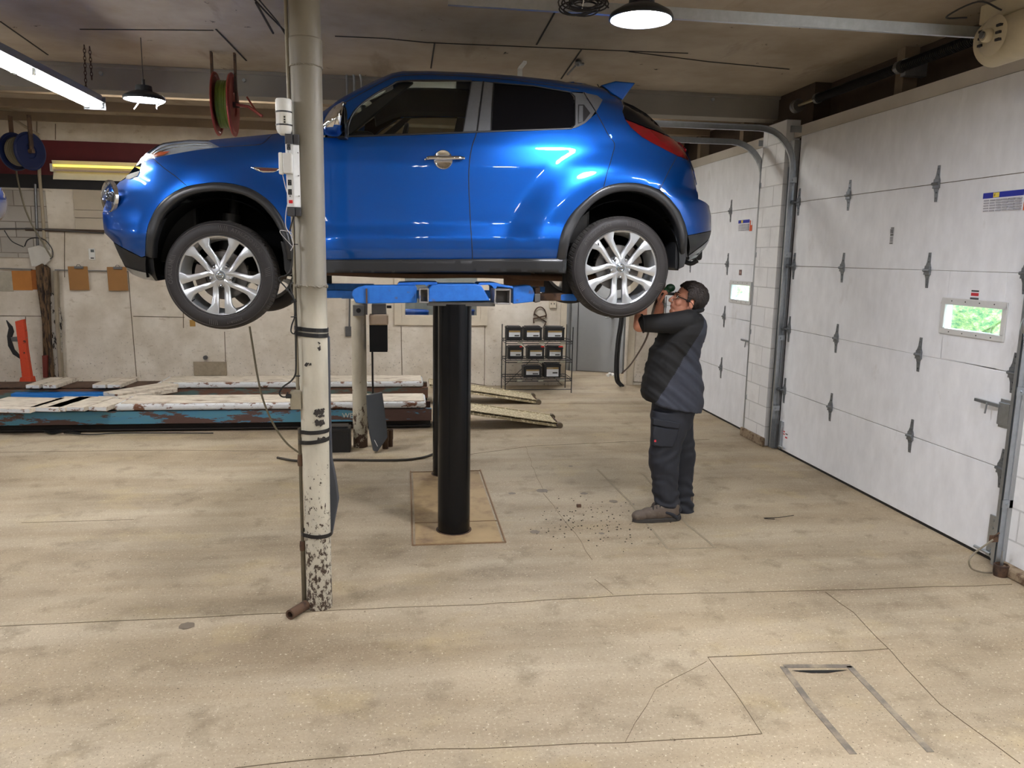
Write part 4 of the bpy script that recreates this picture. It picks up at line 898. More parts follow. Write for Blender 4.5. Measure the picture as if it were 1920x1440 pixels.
# inner lining: headliner and far-side pillars seen through the glass
m = MB()
def lin_(u, v):
    x = -.22+u*1.65; zt = float(np.interp(x, TOP_X, TOP_Z)); s = .50; return Vector((x, YC-s+2*s*v, zt-.055-.04*abs(2*v-1)**3))
m.grid(lin_, 24, 10); m.build('headliner', simple('headliner', (40, 40, 42), .9, var=.05), car, smooth='all', solid=.01)
fa = MB()
for sg in (-1, 1):
    def wp(x, z, inn): return Vector((x, YC+sg*(S(x, z)-inn), z))
    for poly in ([(-.42, 2.60), (-.30, 2.72), (.0, 2.95), (.06, 2.95), (-.22, 2.70), (-.33, 2.60)],): 
        P = [wp(x, z, .03) for x, z in poly]; fa.bm.faces.new([fa.bm.verts.new(p) for p in P])
fa.build('a_pillar_lining', M_blk, car, solid=.02)
m = MB(); 
for sg in (-1, 1): m.beam((.42, YC+sg*.72, IZ+.3), (.52, YC+sg*.55, IZ+1.12), .12, .05, (1, 0, 0)); 
m.build('b_pillar_lining', M_blk, car)
for sg in (1, -1):
    for x in (-.40, .42): MB().box((x, YC+sg*.70-.03, IZ+.1), (x+.80, YC+sg*.70+.03, IZ+.72)).build('door_card', M_blk, car, bevel=.02)
m = MB(); slab(1.15, 1.19, .45, IZ+.3, IZ+1.08, m); m.build('rear_seat_back', M_blk, car, bevel=.02)
# ------------------------------------------------------------------ wheels
tyre_profile = [(.240, -.105), (.250, -.112), (.285, -.117), (.312, -.108), (.326, -.092), (.333, -.06), (.334, -.030), (.328, -.028), (.328, -.020), (.334, -.018), (.334, .018), (.328, .020), (.328, .028), (.334, .030), (.333, .06), (.326, .092), (.312, .108), (.285, .117), (.250, .112), (.240, .105)]
def tread_mat():
    t = NT('tyre_tread'); tc = t.n('ShaderNodeTexCoord'); sx = t.n('ShaderNodeSeparateXYZ'); t.l(tc.outputs['Object'], sx.inputs[0])
    at = t.n('ShaderNodeMath', operation='ARCTAN2'); t.l(sx.outputs[2], at.inputs[0]); t.l(sx.outputs[0], at.inputs[1])
    mu = t.n('ShaderNodeMath', operation='MULTIPLY'); mu.inputs[1].default_value = 75; t.l(at.outputs[0], mu.inputs[0])
    ad = t.n('ShaderNodeMath', operation='ADD'); m2 = t.n('ShaderNodeMath', operation='MULTIPLY'); m2.inputs[1].default_value = 30; t.l(sx.outputs[1], m2.inputs[0]); t.l(mu.outputs[0], ad.inputs[0]); t.l(m2.outputs[0], ad.inputs[1])
    si = t.n('ShaderNodeMath', operation='SINE'); t.l(ad.outputs[0], si.inputs[0])
    mr = t.n('ShaderNodeMapRange'); t.l(si.outputs[0], mr.inputs[0]); mr.inputs[1].default_value = -1; mr.inputs[2].default_value = -.5
    t.base(t.mix(t.noise(40, 4, .6, t.co()), lin((36, 33, 32)), lin((66, 62, 58)))); t.set(Roughness=.8); t.bump(mr.outputs[0], 1.0, .006); return t.m
M_tread = tread_mat(); M_letter = simple('tyre_lettering', (70, 66, 65), .6, var=0); M_nut = simple('lug_nut', (150, 150, 152), .25, .9, var=0); M_hole = simple('near_black', (20, 20, 21), .6, var=0)  # M_hole: near-black for nut pockets, pole hole and brake backing plate
M_disc = simple('brake_disc', (120, 116, 112), .45, .6, var=.2); M_light_disc = M_disc
def wheel(cx, cz, sg, dirt, txt, ang=0.0):
    """wheel with its outer face towards -y for sg=-1; parts hang from the tyre's holder"""
    w = bpy.data.objects.new('wheel', None); COL.objects.link(w); w.empty_display_size = .1; w.parent = car; w.location = (cx, YC+sg*.765, cz); w.rotation_euler = (0, 0, 0 if sg < 0 else math.pi)
    m = MB(); m.lathe(tyre_profile, (0, 0, 0), 'Y', 96); ty = m.build('tyre', M_tyre, w, smooth=50); ty.data.materials.append(M_tread)
    for p in ty.data.polygons:
        if math.hypot(p.center.x, p.center.z) > .319: p.material_index = 1
    # rim barrel and lip
    MB().lathe([(.243, -.112), (.246, -.104), (.240, -.100), (.232, -.096), (.226, -.080), (.222, -.02), (.215, .09), (.240, .105)], (0, 0, 0), 'Y', 96).build('rim', M_alloy, w, smooth=40)
    m = MB()
    for k in range(5):
        a = -math.pi/2+2*math.pi*k/5
        for s in (-1, 1):
            # spoke outline in (radius, across) frame: slim near the hub, flaring towards the neighbouring pair at the rim
            sec = [(.030, .012, .026), (.050, .019, .042), (.075, .019, .050), (.12, .018, .053), (.165, .018, .058), (.185, .018, .064), (.205, .018, .082), (.238, .018, .106)]; rows = []
            for r, i, o in sec:
                dpt = -.098+.020*math.sin(min(1, (r-.03)/.13)*math.pi)*.8-.0*(r > .2)
                row = []
                for c, yy in ((i, dpt+.003), (i+.004, dpt-.0), ((i+o)/2, dpt-.003), (o-.004, dpt), (o, dpt+.003), (o-.003, dpt+.042), (i+.003, dpt+.042)):
                    x = r*math.cos(a)-s*c*math.sin(a); z = r*math.sin(a)+s*c*math.cos(a); rr = math.hypot(x, z)
                    if rr > .2405: x *= .2405/rr; z *= .2405/rr
                    row.append(m.bm.verts.new((x, yy, z)))
                rows.append(row)
            for A, B in zip(rows, rows[1:]):
                for j in range(7): m.bm.faces.new((A[j], A[(j+1) % 7], B[(j+1) % 7], B[j]))
            m.bm.faces.new(rows[0]); m.bm.faces.new(rows[-1][::-1])
    m.build('spokes', M_alloy, w, smooth=35)
    hb_ = MB(); hb_.lathe([(0, -.092), (.036, -.092), (.040, -.088), (.055, -.084), (.074, -.074), (.078, -.04), (.078, .0), (0, .0)], (0, 0, 0), 'Y', 48); hub = hb_.build('hub', M_alloy, w, smooth=35)
    cp = MB(); cp.lathe([(0, -.100), (.022, -.099), (.029, -.095), (.029, -.09)], (0, 0, 0), 'Y', 32); cp.build('centre_cap', simple('cap_grey', (132, 140, 148), .25, .7, var=0), hub, smooth=35)
    em = MB(); em.tube([Vector((math.cos(t)*.018, -.101, math.sin(t)*.018)) for t in [2*math.pi*k/24 for k in range(24)]], .0022, 6, closed=True); em.box((-.024, -.1035, -.0045), (.024, -.0995, .0045)); em.build('emblem', M_chrome, hub, smooth=40)
    for k in range(5):
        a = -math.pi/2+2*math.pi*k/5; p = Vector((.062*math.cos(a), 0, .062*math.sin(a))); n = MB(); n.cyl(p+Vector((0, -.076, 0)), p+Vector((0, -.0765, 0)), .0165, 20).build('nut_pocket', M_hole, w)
        MB().lathe([(0, -.094), (.007, -.093), (.0105, -.089), (.0105, -.075)], p, 'Y', 6).build('wheel_nut', M_nut, w)
    MB().lathe([(.05, -.012), (.148, -.012), (.15, -.008), (.15, .008), (.05, .008)], (0, 0, 0), 'Y', 48).build('brake_disc', M_disc, w, smooth=35)
    m = MB(); m.lathe([(.105, -.035), (.165, -.035), (.165, .03), (.105, .03), (.105, -.035)], (0, 0, 0), 'Y', 12, a0=(.2 if cx > 0 else 2.7), a1=(1.1 if cx > 0 else 3.6)); m.build('brake_caliper', simple('caliper', (110, 100, 92), .6, .4, var=.3), w, smooth=35)
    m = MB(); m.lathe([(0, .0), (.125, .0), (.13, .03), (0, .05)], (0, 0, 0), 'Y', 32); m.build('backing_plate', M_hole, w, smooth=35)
    MB().cyl((-.155, -.10, -.145 if cx < 0 else .145), (-.165, -.125, -.155 if cx < 0 else .155), .004, 8).build('valve', M_blk, w)
    Mt = Matrix(((1, 0, 0, 0), (0, 0, 1, -.1165), (0, 1, 0, 0), (0, 0, 0, 1)))
    for s_, a_, sz in txt:
        text_mesh(s_, sz, 'sidewall_lettering', M_letter, w, Mt, .0012, bend=(.288, math.radians(a_), 1))
    m = MB()
    for a_, up in ((78 if cx < 0 else 68, 1), (155 if cx < 0 else 330, 1), (255 if cx < 0 else 200, 1), (0 if cx < 0 else 75, 1)):
        for j in range(5):
            t0 = math.radians(a_+j*2.2); p = [Vector((r*math.cos(t0+d), -.1185, r*math.sin(t0+d))) for r, d in ((.272, 0), (.304, .03))]; m.beam(p[0], p[1], .004, .0016, (0, 1, 0))
    m.build('sidewall_ribs', M_letter, w)
    m = MB(); m.tube([Vector((.312*math.cos(t), -.1085, .312*math.sin(t))) for t in [2*math.pi*k/72 for k in range(72)]], .0016, 5, closed=True); m.tube([Vector((.254*math.cos(t), -.1135, .254*math.sin(t))) for t in [2*math.pi*k/72 for k in range(72)]], .0016, 5, closed=True); m.build('sidewall_ring', M_letter, w)
    return w
wheel(WF.x, WF.z, -1, 0, [('ATREZZO SVA2', 52, .032), ('OSAILUN', 176, .036), ('215/55R17', 286, .022)])
wheel(WR.x, WR.z, -1, 1, [('ATREZZO SVA2', 128, .032), ('215/55R17', 235, .018)])
wheel(WF.x, WF.z, 1, 0, [('ATREZZO SVA2', 90, .032)]); wheel(WR.x, WR.z, 1, 0, [('ATREZZO SVA2', 90, .032)])
# ================================================================== in-ground lift under the car
M_lblue = worn('lift_blue_paint', (20, 96, 196), (104, 84, 76), .60, .68, 9, .45, bump=.12, c2=(44, 124, 214))
M_pist = simple('black_piston', (24, 25, 28), .22, .6, var=.15, scale=40)
lift = thing('car_lift', 'two post in-ground lift with black pistons and scuffed blue arms under the car', 'lift', (.325, 5.78, 0))
def at(o, v): return Vector(v)-Vector(o.location)
lx0 = .325; lxb = ony(811, 700, 6.45).x+.112
ZL = 1.555
for nm, x, y in (('piston', lx0, 5.07), ('piston', lxb, 6.45)):
    MB().lathe([(0, 0), (.110, 0), (.110, ZL), (0, ZL)], at(lift, (x, y, 0)), 'Z', 56).build(nm, M_pist, lift, smooth=35)
    MB().lathe([(.110, .001), (.122, .001), (.122, .006), (.110, .006)], at(lift, (x, y, 0)), 'Z', 40).build('floor_collar', M_rust, lift, smooth=35)
def px_prism(name, pts, y0, y1, mat, par, bevel=.006, dz=0, lab=None):
    """solid with the given outline on the plane y=y0, running back to y1"""
    m = MB(); A = [m.bm.verts.new(at(par, ony(x, y, y0)+Vector((0, 0, dz)))) for x, y in pts]; B = [m.bm.verts.new(v.co+Vector((0, y1-y0, 0))) for v in A]
    m.bm.faces.new(A); m.bm.faces.new(B[::-1]); n = len(A)
    for i in range(n): m.bm.faces.new((A[i], A[(i+1) % n], B[(i+1) % n], B[i]))
    o = m.build(name, mat, par, bevel=bevel)
    if lab: o['label'] = lab
    return o
px_prism('yoke', [(803, 566), (804, 541), (811, 535), (820, 533), (893, 533), (903, 536), (911, 549), (919, 564)], 4.94, 5.24, M_lblue, lift)
MB().box(at(lift, (.14, 4.98, 1.545)), at(lift, (.58, 5.2, 1.572))).build('yoke_plate', M_steel, lift, bevel=.003)
px_prism('arm', [(659, 553), (661, 545), (668, 540), (684, 535.5), (779, 535), (782, 540), (782, 568), (684, 569.5), (667, 568)], 4.98, 5.14, M_lblue, lift)
MB().box(at(lift, (-.245, 4.968, 1.558)), at(lift, (-.235, 4.985, 1.65))).build('arm_gusset', M_rust, lift)
def sq_tube(name, x0, y0, x1, y1, ya, yb, mat, wall=.008, lab=None):
    a = at(lift, ony(x0, y1, ya)); b = at(lift, ony(x1, y0, ya)); m = MB(); d = yb-ya
    m.box(a, (a.x+wall, a.y+d, b.z)); m.box((b.x-wall, a.y, a.z), (b.x, a.y+d, b.z)); m.box((a.x+wall, a.y, a.z), (b.x-wall, a.y+d, a.z+wall)); m.box((a.x+wall, a.y, b.z-wall), (b.x-wall, a.y+d, b.z))
    m.box((a.x+wall, a.y+d*.6, a.z+wall), (b.x-wall, a.y+d*.6+.004, b.z-wall)); o = m.build(name, mat, lift, bevel=.002)
    if lab: o['label'] = lab
    return o
M_arme = worn('worn_arm_end', (150, 146, 142), (40, 96, 180), .56, .7, 14, .4)
sq_tube('arm_tube', 786, 541, 804, 568, 4.93, 5.10, M_arme, lab='bare steel end of the inner arm tube')
sq_tube('arm_tube', 927, 542.5, 958, 570.5, 4.93, 5.18, M_arme, lab='bare steel end of the inner arm tube')
px_prism('arm', [(962, 538), (994, 535), (999, 540), (1003, 552), (1000, 566), (962, 570)], 5.06, 5.24, M_lblue, lift)
px_prism('arm_tip', [(1003, 540), (1013, 538), (1013, 566), (1003, 568)], 5.10, 5.20, M_rust, lift)
px_prism('arm_sleeve', [(896, 533), (900, 530), (927, 530), (934, 531), (941, 534), (962, 537), (962, 541), (950, 539), (932, 537), (930, 541), (926, 541), (922, 536), (918, 534), (896, 535)], 5.04, 5.30, M_lblue, lift, bevel=.002)
px_prism('arm_sleeve', [(745, 534), (748, 530), (790, 528.5), (820, 529), (820, 534), (803, 534), (800, 537), (797, 534)], 5.06, 5.30, M_lblue, lift, bevel=.002)
px_prism('arm', [(560, 543), (616, 544), (662, 545), (662, 559), (616, 559), (560, 559)], 5.30, 5.40, M_lblue, lift)
px_prism('cross_bar', [(640, 545), (1000, 545), (1000, 560), (640, 560)], 6.38, 6.54, M_lblue, lift)
px_prism('lower_bracket', [(806, 566), (922, 566), (922, 571), (806, 570)], 5.0, 5.2, M_steel, lift, bevel=.002)
for x, y in ((-.62, 5.36), (1.10, 5.20), (-.62, 6.42), (1.10, 6.42)):
    zt = SILL[0].z+SLP*(.1-SILL[0].x)-.062
    m = MB(); m.lathe([(0, 0), (.035, 0), (.035, zt-1.62-.02), (.065, zt-1.62-.02), (.065, zt-1.62), (0, zt-1.62)], at(lift, (x, y, 1.62)), 'Z', 24); m.build('lift_pad', M_rub, lift, smooth=35)
    MB().box(at(lift, (x-.06, y-.05, 1.575)), at(lift, (x+.06, y+.05, 1.622))).build('pad_seat', M_lblue, lift, bevel=.006)
MB().beam(at(lift, (.75, 5.15, 1.60)), at(lift, (1.12, 5.20, 1.60)), .08, .05).build('inner_arm', M_rust, lift)
MB().beam(at(lift, (-.25, 6.44, 1.60)), at(lift, (-.62, 6.42, 1.60)), .09, .05).beam(at(lift, (.7, 6.44, 1.60)), at(lift, (1.1, 6.42, 1.60)), .09, .05).build('inner_arm', M_lblue, lift)
px_prism('pivot_block', [(1003, 551), (1013, 551), (1013, 566), (1003, 566)], 5.04, 5.06, M_steel, lift, bevel=.001)
px_prism('valve_bracket', [(740, 545), (696, 566), (727, 574), (728, 582), (690, 582), (688, 572)], 7.2, 7.24, M_steel, lift, bevel=.001) if False else None

# ================================================================== steel column and what hangs on it
def column_mat(name, top, bot, chip, zspan, a=.64, b=.655, sc=14):
    t = NT(name); v = t.co((1, 1, .7), 'World'); g = t.n('ShaderNodeNewGeometry'); sx = t.n('ShaderNodeSeparateXYZ'); t.l(g.outputs['Position'], sx.inputs[0])
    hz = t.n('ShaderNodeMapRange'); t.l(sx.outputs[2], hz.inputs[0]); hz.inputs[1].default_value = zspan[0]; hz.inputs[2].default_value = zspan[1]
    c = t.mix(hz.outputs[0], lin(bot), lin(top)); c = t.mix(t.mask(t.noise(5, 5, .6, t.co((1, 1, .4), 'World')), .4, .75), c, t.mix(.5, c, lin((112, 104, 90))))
    n = t.noise(sc, 7, .75, v); wr_ = t.n('ShaderNodeMapRange'); t.l(sx.outputs[2], wr_.inputs[0]); wr_.inputs[1].default_value = 0; wr_.inputs[2].default_value = zspan[2]; wr_.inputs[3].default_value = .17; wr_.inputs[4].default_value = -.06
    ad = t.n('ShaderNodeMath', operation='ADD'); t.l(n, ad.inputs[0]); t.l(wr_.outputs[0], ad.inputs[1]); mk = t.mask(ad.outputs[0], a, b)
    t.base(t.mix(mk, c, lin(chip))); t.set(Roughness=.5); t.bump(ad.outputs[0], .25, .003); return t.m
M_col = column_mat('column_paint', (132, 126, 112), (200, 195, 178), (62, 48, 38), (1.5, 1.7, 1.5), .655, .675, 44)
cx_, cy_ = -.462, 3.975
col = thing('steel_column', 'round cream painted steel column with chipped base in the foreground', 'column', (cx_, cy_, 0))
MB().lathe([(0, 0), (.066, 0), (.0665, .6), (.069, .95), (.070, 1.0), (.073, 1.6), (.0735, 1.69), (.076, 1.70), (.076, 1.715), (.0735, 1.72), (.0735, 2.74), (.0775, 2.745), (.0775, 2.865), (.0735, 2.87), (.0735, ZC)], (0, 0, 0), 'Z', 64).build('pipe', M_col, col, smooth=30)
wm = MB(); pts = [Vector((math.cos(2*math.pi*k/70)*(.0745+random.uniform(0, .003)), math.sin(2*math.pi*k/70)*(.0745+random.uniform(0, .003)), 1.705+random.uniform(-.006, .006))) for k in range(70)]; wm.tube(pts, .005, 6, closed=True)
pts = [Vector((math.cos(2*math.pi*k/70)*.0765, math.sin(2*math.pi*k/70)*.0765, 2.742+random.uniform(-.003, .003))) for k in range(70)]; wm.tube(pts, .0035, 6, closed=True); wm.build('weld_bead', M_col, col, smooth=True)
pm = MB()   # patches of missing paint
def chip(zc, a0, w, h, n=14):
    for k in range(n):
        a = a0+random.uniform(-w, w); z = zc+random.uniform(-h, h); s = random.uniform(.002, .009); r = .0742 if zc > 1 else .0702
        P = [Vector((r*math.cos(a+dx/r), r*math.sin(a+dx/r), z+dz)) for dx, dz in [(s*math.cos(t)*random.uniform(.6, 1.3), s*math.sin(t)*random.uniform(.6, 1.3)) for t in [2*math.pi*j/7 for j in range(7)]]]; pm.bm.faces.new([pm.bm.verts.new(p) for p in P])
chip(1.07, -1.15, .32, .018, 60); chip(1.02, -1.1, .3, .012, 46); chip(.93, -1.0, .25, .008, 20); chip(1.32, -1.75, .25, .01, 10); chip(1.41, -1.05, .06, .02, 8)
pm.build('chipped_patch', simple('dark_primer', (44, 38, 34), .7, var=.2), col)
def strap(z, tilt, w=.014, r=.0765, ph=0):
    m = MB(); R = 40; A = []
    for k in range(R+1):
        a = 2*math.pi*k/R; zz = z+tilt*math.cos(a+ph); A.append((Vector((r*math.cos(a)-(.012 if math.cos(a) < -.8 else 0), r*math.sin(a), zz-w/2)), Vector((r*math.cos(a)-(.012 if math.cos(a) < -.8 else 0), r*math.sin(a), zz+w/2))))
    vs = [[m.bm.verts.new(p) for p in ab] for ab in A]
    for p, q in zip(vs, vs[1:]): m.bm.faces.new((p[0], q[0], q[1], p[1]))
    o = m.build('cable_strap', M_blk, None, solid=.003); o.location = col.location; return o
for i, (py, tl, lab) in enumerate(((619, -.006, 'black strap round the column, upper of the close pair'), (629, -.006, 'black strap round the column, lower of the close pair'), (812, .002, 'black strap round the column just below the blistered patch'), (830, .008, 'tilted black strap round the column at knee height'), (1008, -.004, 'lowest black strap round the column near its foot'))):
    z = ony(590, py, 3.90).z; tag(strap(z, tl, .020, .078 if z > 1.2 else .073), lab, 'strap', 'black straps on the column')
# conduit along its left side, outlet box
cdx = ony(564, 900, 3.97).x
cond = thing('conduit', 'thin steel conduit clipped along the left side of the column', 'conduit', (cdx, 3.97, 0))
MB().tube([(0, 0, 0), (0, 0, .34)], .012, 12).tube([(0, 0, .34), (.0, 0, .98)], .0085, 12).build('lower_pipe', simple('old_conduit', (104, 96, 80), .55, .5, var=.3, scale=20), cond, smooth=True)
MB().lathe([(.0, .32), (.015, .32), (.017, .345), (.014, .37), (0, .37)], (0, 0, 0), 'Z', 12).lathe([(0, .78), (.013, .78), (.015, .80), (.012, .84), (0, .84)], (0, 0, 0), 'Z', 12).build('coupling', M_rust, cond, smooth=True)
zb = ony(555, 766, 3.95).z; zt = ony(555, 732, 3.95).z
MB().tube([(-.002, 0, zt), (-.004, .0, 2.4), (-.008, 0, ZC)], .0085, 12).build('upper_pipe', simple('painted_conduit', (150, 142, 124), .5, .2, var=.15, scale=20), cond, smooth=True)
bx = ony(555, 750, 3.93); ob = MB(); ob.box((bx.x-cdx-.028, -.05, zb), (bx.x-cdx+.026, .01, zt)); obo = ob.build('outlet_box', simple('outlet_box_paint', (158, 150, 130), .5, .2, var=.15, scale=20), cond, bevel=.004)
# wireless access point: white cylinder
q = ony(534, 222, 3.93); ap = thing('access_point', 'white cylindrical box strapped to the column above the outlet strip', 'network device', (q.x, 3.905, ony(534, 256, 3.93).z)); h = ony(534, 188, 3.93).z-ap.location.z
MB().lathe([(0, 0), (.018, .002), (.030, .012), (.037, .03), (.037, h*.60), (.0375, h*.605), (.0375, h-.006), (.034, h), (0, h)], (0, 0, 0), 'Z', 40).build('case', M_white, ap, smooth=35)
for k in (.26, .62): MB().lathe([(.0375, 0), (.0388, 0), (.0388, .007), (.0375, .007)], (0, 0, h*k), 'Z', 40).build('strap_band', M_blk, ap, smooth=True)
m = MB(); m.box((.002, -.0395, h*.30), (.014, -.034, h*.52)); pr_ = m.build('port_panel', simple('port_cream', (206, 202, 186), .5, var=0), ap)
for k in range(3): MB().cyl((.008, -.041, h*(.34+.07*k)), (.008, -.038, h*(.34+.07*k)), .0042, 10).build('port', M_blk, pr_)
# power strip
p0 = ony(540, 405, 3.90); p1 = ony(566, 253, 3.90); ps = thing('power_strip', 'white and black metal outlet strip fixed upright to the column', 'power strip', (p0.x, 3.90, p0.z)); H_ = p1.z-p0.z; sw, sd = .034, .030
m = MB(); m.box((0, -.02, .042), (sw, .035, H_-.046)); m.prism([(sw, 0), (sw+.027, .015), (sw+.027, .05), (sw, .05)], H_-.088, Matrix.Translation((0, -.015, .042))); m.build('case', simple('strip_white', (224, 226, 226), .4, var=.03), ps, bevel=.002)
for a, b in ((0, .042), (H_-.046, H_)): MB().box((-.001, -.022, a), (sw, .035, b)).box((sw+.003, -.014, a), (sw+.028, .035, b)).build('end_cap', simple('strip_cap', (66, 66, 70), .45, var=.05), ps, bevel=.002)
for k, z in enumerate((.84, .62, .41, .295)):
    o = MB().box((.007, -.0225, H_*z-.013), (.024, -.019, H_*z+.013)).build('socket', M_blk, ps, bevel=.001)
    s_ = MB(); 
    for a, b in ((-.004, .005), (.004, .005), (0, -.006)): s_.box((.0155+a-.001, -.0232, H_*z+b-.003), (.0155+a+.001, -.0222, H_*z+b+.003))
    s_.build('slots', simple('slot_grey', (120, 120, 120), .5, var=0), o)
MB().box((.009, -.026, H_*.155), (.027, -.019, H_*.195)).build('switch', simple('red_switch', (214, 34, 40), .3, var=0), ps, bevel=.002)
MB().box((.014, -.0225, H_*.235), (.018, -.019, H_*.25)).build('reset_button', M_blk, ps)
sc_ = MB()
for z in (.25, .5, .78): sc_.cyl((sw+.022, -.003, H_*z), (sw+.0215, -.012, H_*z), .0022, 8)
sc_.build('screws', M_blk, ps)
# plug-in adapter
p0 = ony(524, 327, 3.85); p1 = ony(547, 287, 3.85); pa = thing('power_adapter', 'white plug-in power adapter sticking out of the outlet strip', 'adapter', (p0.x, 3.84, p0.z)); w_, h_ = p1.x-p0.x, p1.z-p0.z
MB().box((0, -.01, 0), (w_*.32, .03, h_)).build('front_shell', M_white, pa, bevel=.005); MB().box((w_*.32, -.012, .004), (w_+.002, .036, h_-.002)).build('rear_shell', simple('adapter_white', (212, 212, 208), .45, var=.04), pa, bevel=.005)
def cable(pxs, y, r, mat, name, label, cat='cable', ys=None):
    P = [ony(a, b, (ys[i] if ys else y)) for i, (a, b) in enumerate(pxs)]
    return tag(MB().tube(spline(P, 8), r, 7).build(name, mat, smooth=True), label, cat)
M_wht = simple('grey_cable', (186, 184, 184), .5, var=.05)
cable([(534, 246), (538, 262), (540, 280), (541, 296)], 3.88, .0018, M_wht, 'thin_cable', 'thin grey cable from the white cylinder down to the strip')
cable([(530, 328), (535, 350), (540, 372), (536, 400), (536, 425), (545, 440), (550, 458), (545, 470)], 3.87, .0020, M_wht, 'thin_cable', 'thin grey cable hanging from the adapter along the strip')
cable([(548, 462), (535, 448), (526, 437), (526, 432), (536, 433), (546, 436), (549, 444)], 3.88, .0016, M_wht, 'thin_cable', 'loop of thin pale wire under the outlet strip')
cable([(551, 406), (545, 425), (543, 440), (548, 462), (548, 485), (546, 505), (538, 515), (525, 520), (524, 526), (535, 538), (548, 556), (552, 568)], 3.90, .0038, M_blk, 'black_cable', 'thick black cable looping out from below the outlet strip')
cable([(550, 530), (545, 534), (546, 546), (551, 560), (553, 590), (547, 610), (546, 622), (552, 625), (556, 610), (554, 585)], 3.905, .0034, M_blk, 'black_cable', 'doubled black cable tied in a loop beside the column')
cable([(553, 560), (555, 600), (555, 650), (555, 690), (553, 704), (545, 715), (530, 726), (524, 737), (530, 744), (545, 743)], 3.91, .0042, M_blk, 'black_cable', 'black cable running down to the plug in the outlet box')
m = MB(); a_, b_ = ony(536, 743, 3.91), ony(546, 743, 3.91); m.cyl(a_, b_, .011, 12); m.box((a_.x+.006, 3.90, a_.z+.008), (a_.x+.012, 3.92, a_.z+.02)); tag(m.build('plug', M_blk, smooth=35), 'black plug in the side of the outlet box', 'plug')
tie_lab = ('black tie above the cable loop', 'black tie across the cable loop', 'black tie low on the cable above the outlet box', 'black tie just under the outlet strip wires')
for (a, b), lb in zip(((551, 565), (551, 594), (557, 705), (553, 458)), tie_lab):
    p = ony(a, b, 3.90); tag(MB().beam(p+Vector((-.014, 0, 0)), p+Vector((.014, 0, 0)), .02, .004).build('cable_tie', M_blk), lb, 'cable tie', 'cable ties by the column')
# black rubber guard hanging behind the column and pipe stub on the floor
m = MB(); P = [ony(a, b, 4.03) for a, b in ((612, 630), (617, 632), (619, 760), (622, 860), (630, 900), (635, 938), (630, 965), (623, 1004), (617, 1006), (616, 960), (615, 860), (612, 760))]
A = [m.bm.verts.new(p) for p in P]; B = [m.bm.verts.new(p+Vector((0, .05, 0))) for p in P]; m.bm.faces.new(A); m.bm.faces.new(B[::-1])
for i in range(len(P)): m.bm.faces.new((A[i], A[(i+1) % len(P)], B[(i+1) % len(P)], B[i]))
tag(m.build('rubber_guard', simple('guard_grey', (66, 70, 78), .5, var=.1), bevel=.006), 'long dark rubber strip bulging out at the right side of the column', 'guard')
a_ = ony(552, 1130, 3.93); m = MB(); m.lathe([(.017, 0), (.026, 0), (.026, .13), (.017, .13), (.017, 0)], (0, 0, 0), 'Z', 24)
bmesh.ops.transform(m.bm, verts=m.bm.verts, matrix=Matrix.Translation((a_.x-.01, 3.83, .0265)) @ Vector((.52, .85, 0)).to_track_quat('Z', 'Y').to_matrix().to_4x4()); tag(m.build('pipe_stub', M_rust, smooth=35), 'short rusty pipe stub lying open-ended at the foot of the column', 'pipe')

# ================================================================== far pole, stand and things round it
pc = (-.44, 7.48); M_col2 = column_mat('pole_paint', (196, 188, 168), (190, 182, 160), (72, 50, 36), (.3, 1.2, .75), .60, .63, 16)
pole = thing('bollard', 'shorter chipped cream pole with rusty foot standing behind the column', 'pole', (pc[0], pc[1], 0))
MB().lathe([(0, 0), (.07, 0), (.07, 1.43), (.06, 1.44), (0, 1.44)], (0, 0, 0), 'Z', 40).build('pipe', M_col2, pole, smooth=35)
a_, b_ = at(pole, ony(662, 592, 7.40)), at(pole, ony(683, 572, 7.40)); MB().box((a_.x, a_.y-.02, a_.z), (b_.x, b_.y+.02, b_.z)).build('plate', simple('plate_grey', (120, 120, 116), .5, .3), pole, bevel=.003)
MB().cyl(((a_.x+b_.x)/2, a_.y-.022, (a_.z+b_.z)/2), ((a_.x+b_.x)/2, a_.y-.024, (a_.z+b_.z)/2), .022, 20).build('hole', M_hole, pole)
MB().beam(at(pole, ony(686, 545, 7.45)), at(pole, ony(686, 590, 7.45)), .03, .04).build('angle_bracket', M_steel, pole)
sd_ = thing('equipment_stand', 'thin black stand holding a cream cap and black box beside the shorter pole', 'stand', (ony(698, 700, 7.44).x, 7.44, 0)); 
def pxb(par, x0, y0, x1, y1, ya, dep, mb=None):
    a = ony(x0, y1, ya); b = ony(x1, y0, ya); a, b = (at(par, a), at(par, b)) if par else (a, b); return (mb or MB()).box(a, (b.x, b.y+dep, b.z))
pxb(sd_, 693, 609, 726, 660, 7.42, .16).build('black_box', simple('matt_black', (10, 10, 11), .8, var=0), sd_, bevel=.002)
pxb(sd_, 692, 590, 728, 610, 7.41, .18).build('cream_cap', simple('cap_cream', (206, 184, 158), .5, var=.08), sd_, bevel=.014)
pxb(sd_, 697, 570, 724, 590, 7.45, .10).build('metal_head', M_steel, sd_, bevel=.008); pxb(sd_, 725, 573, 734, 578, 7.47, .04).build('side_knob', M_blk, sd_, bevel=.002)
MB().cyl((0, .08, 0), (0, .08, ony(698, 660, 7.3).z), .010, 10).build('rod', M_blk, sd_, smooth=True)
bt_z = 0
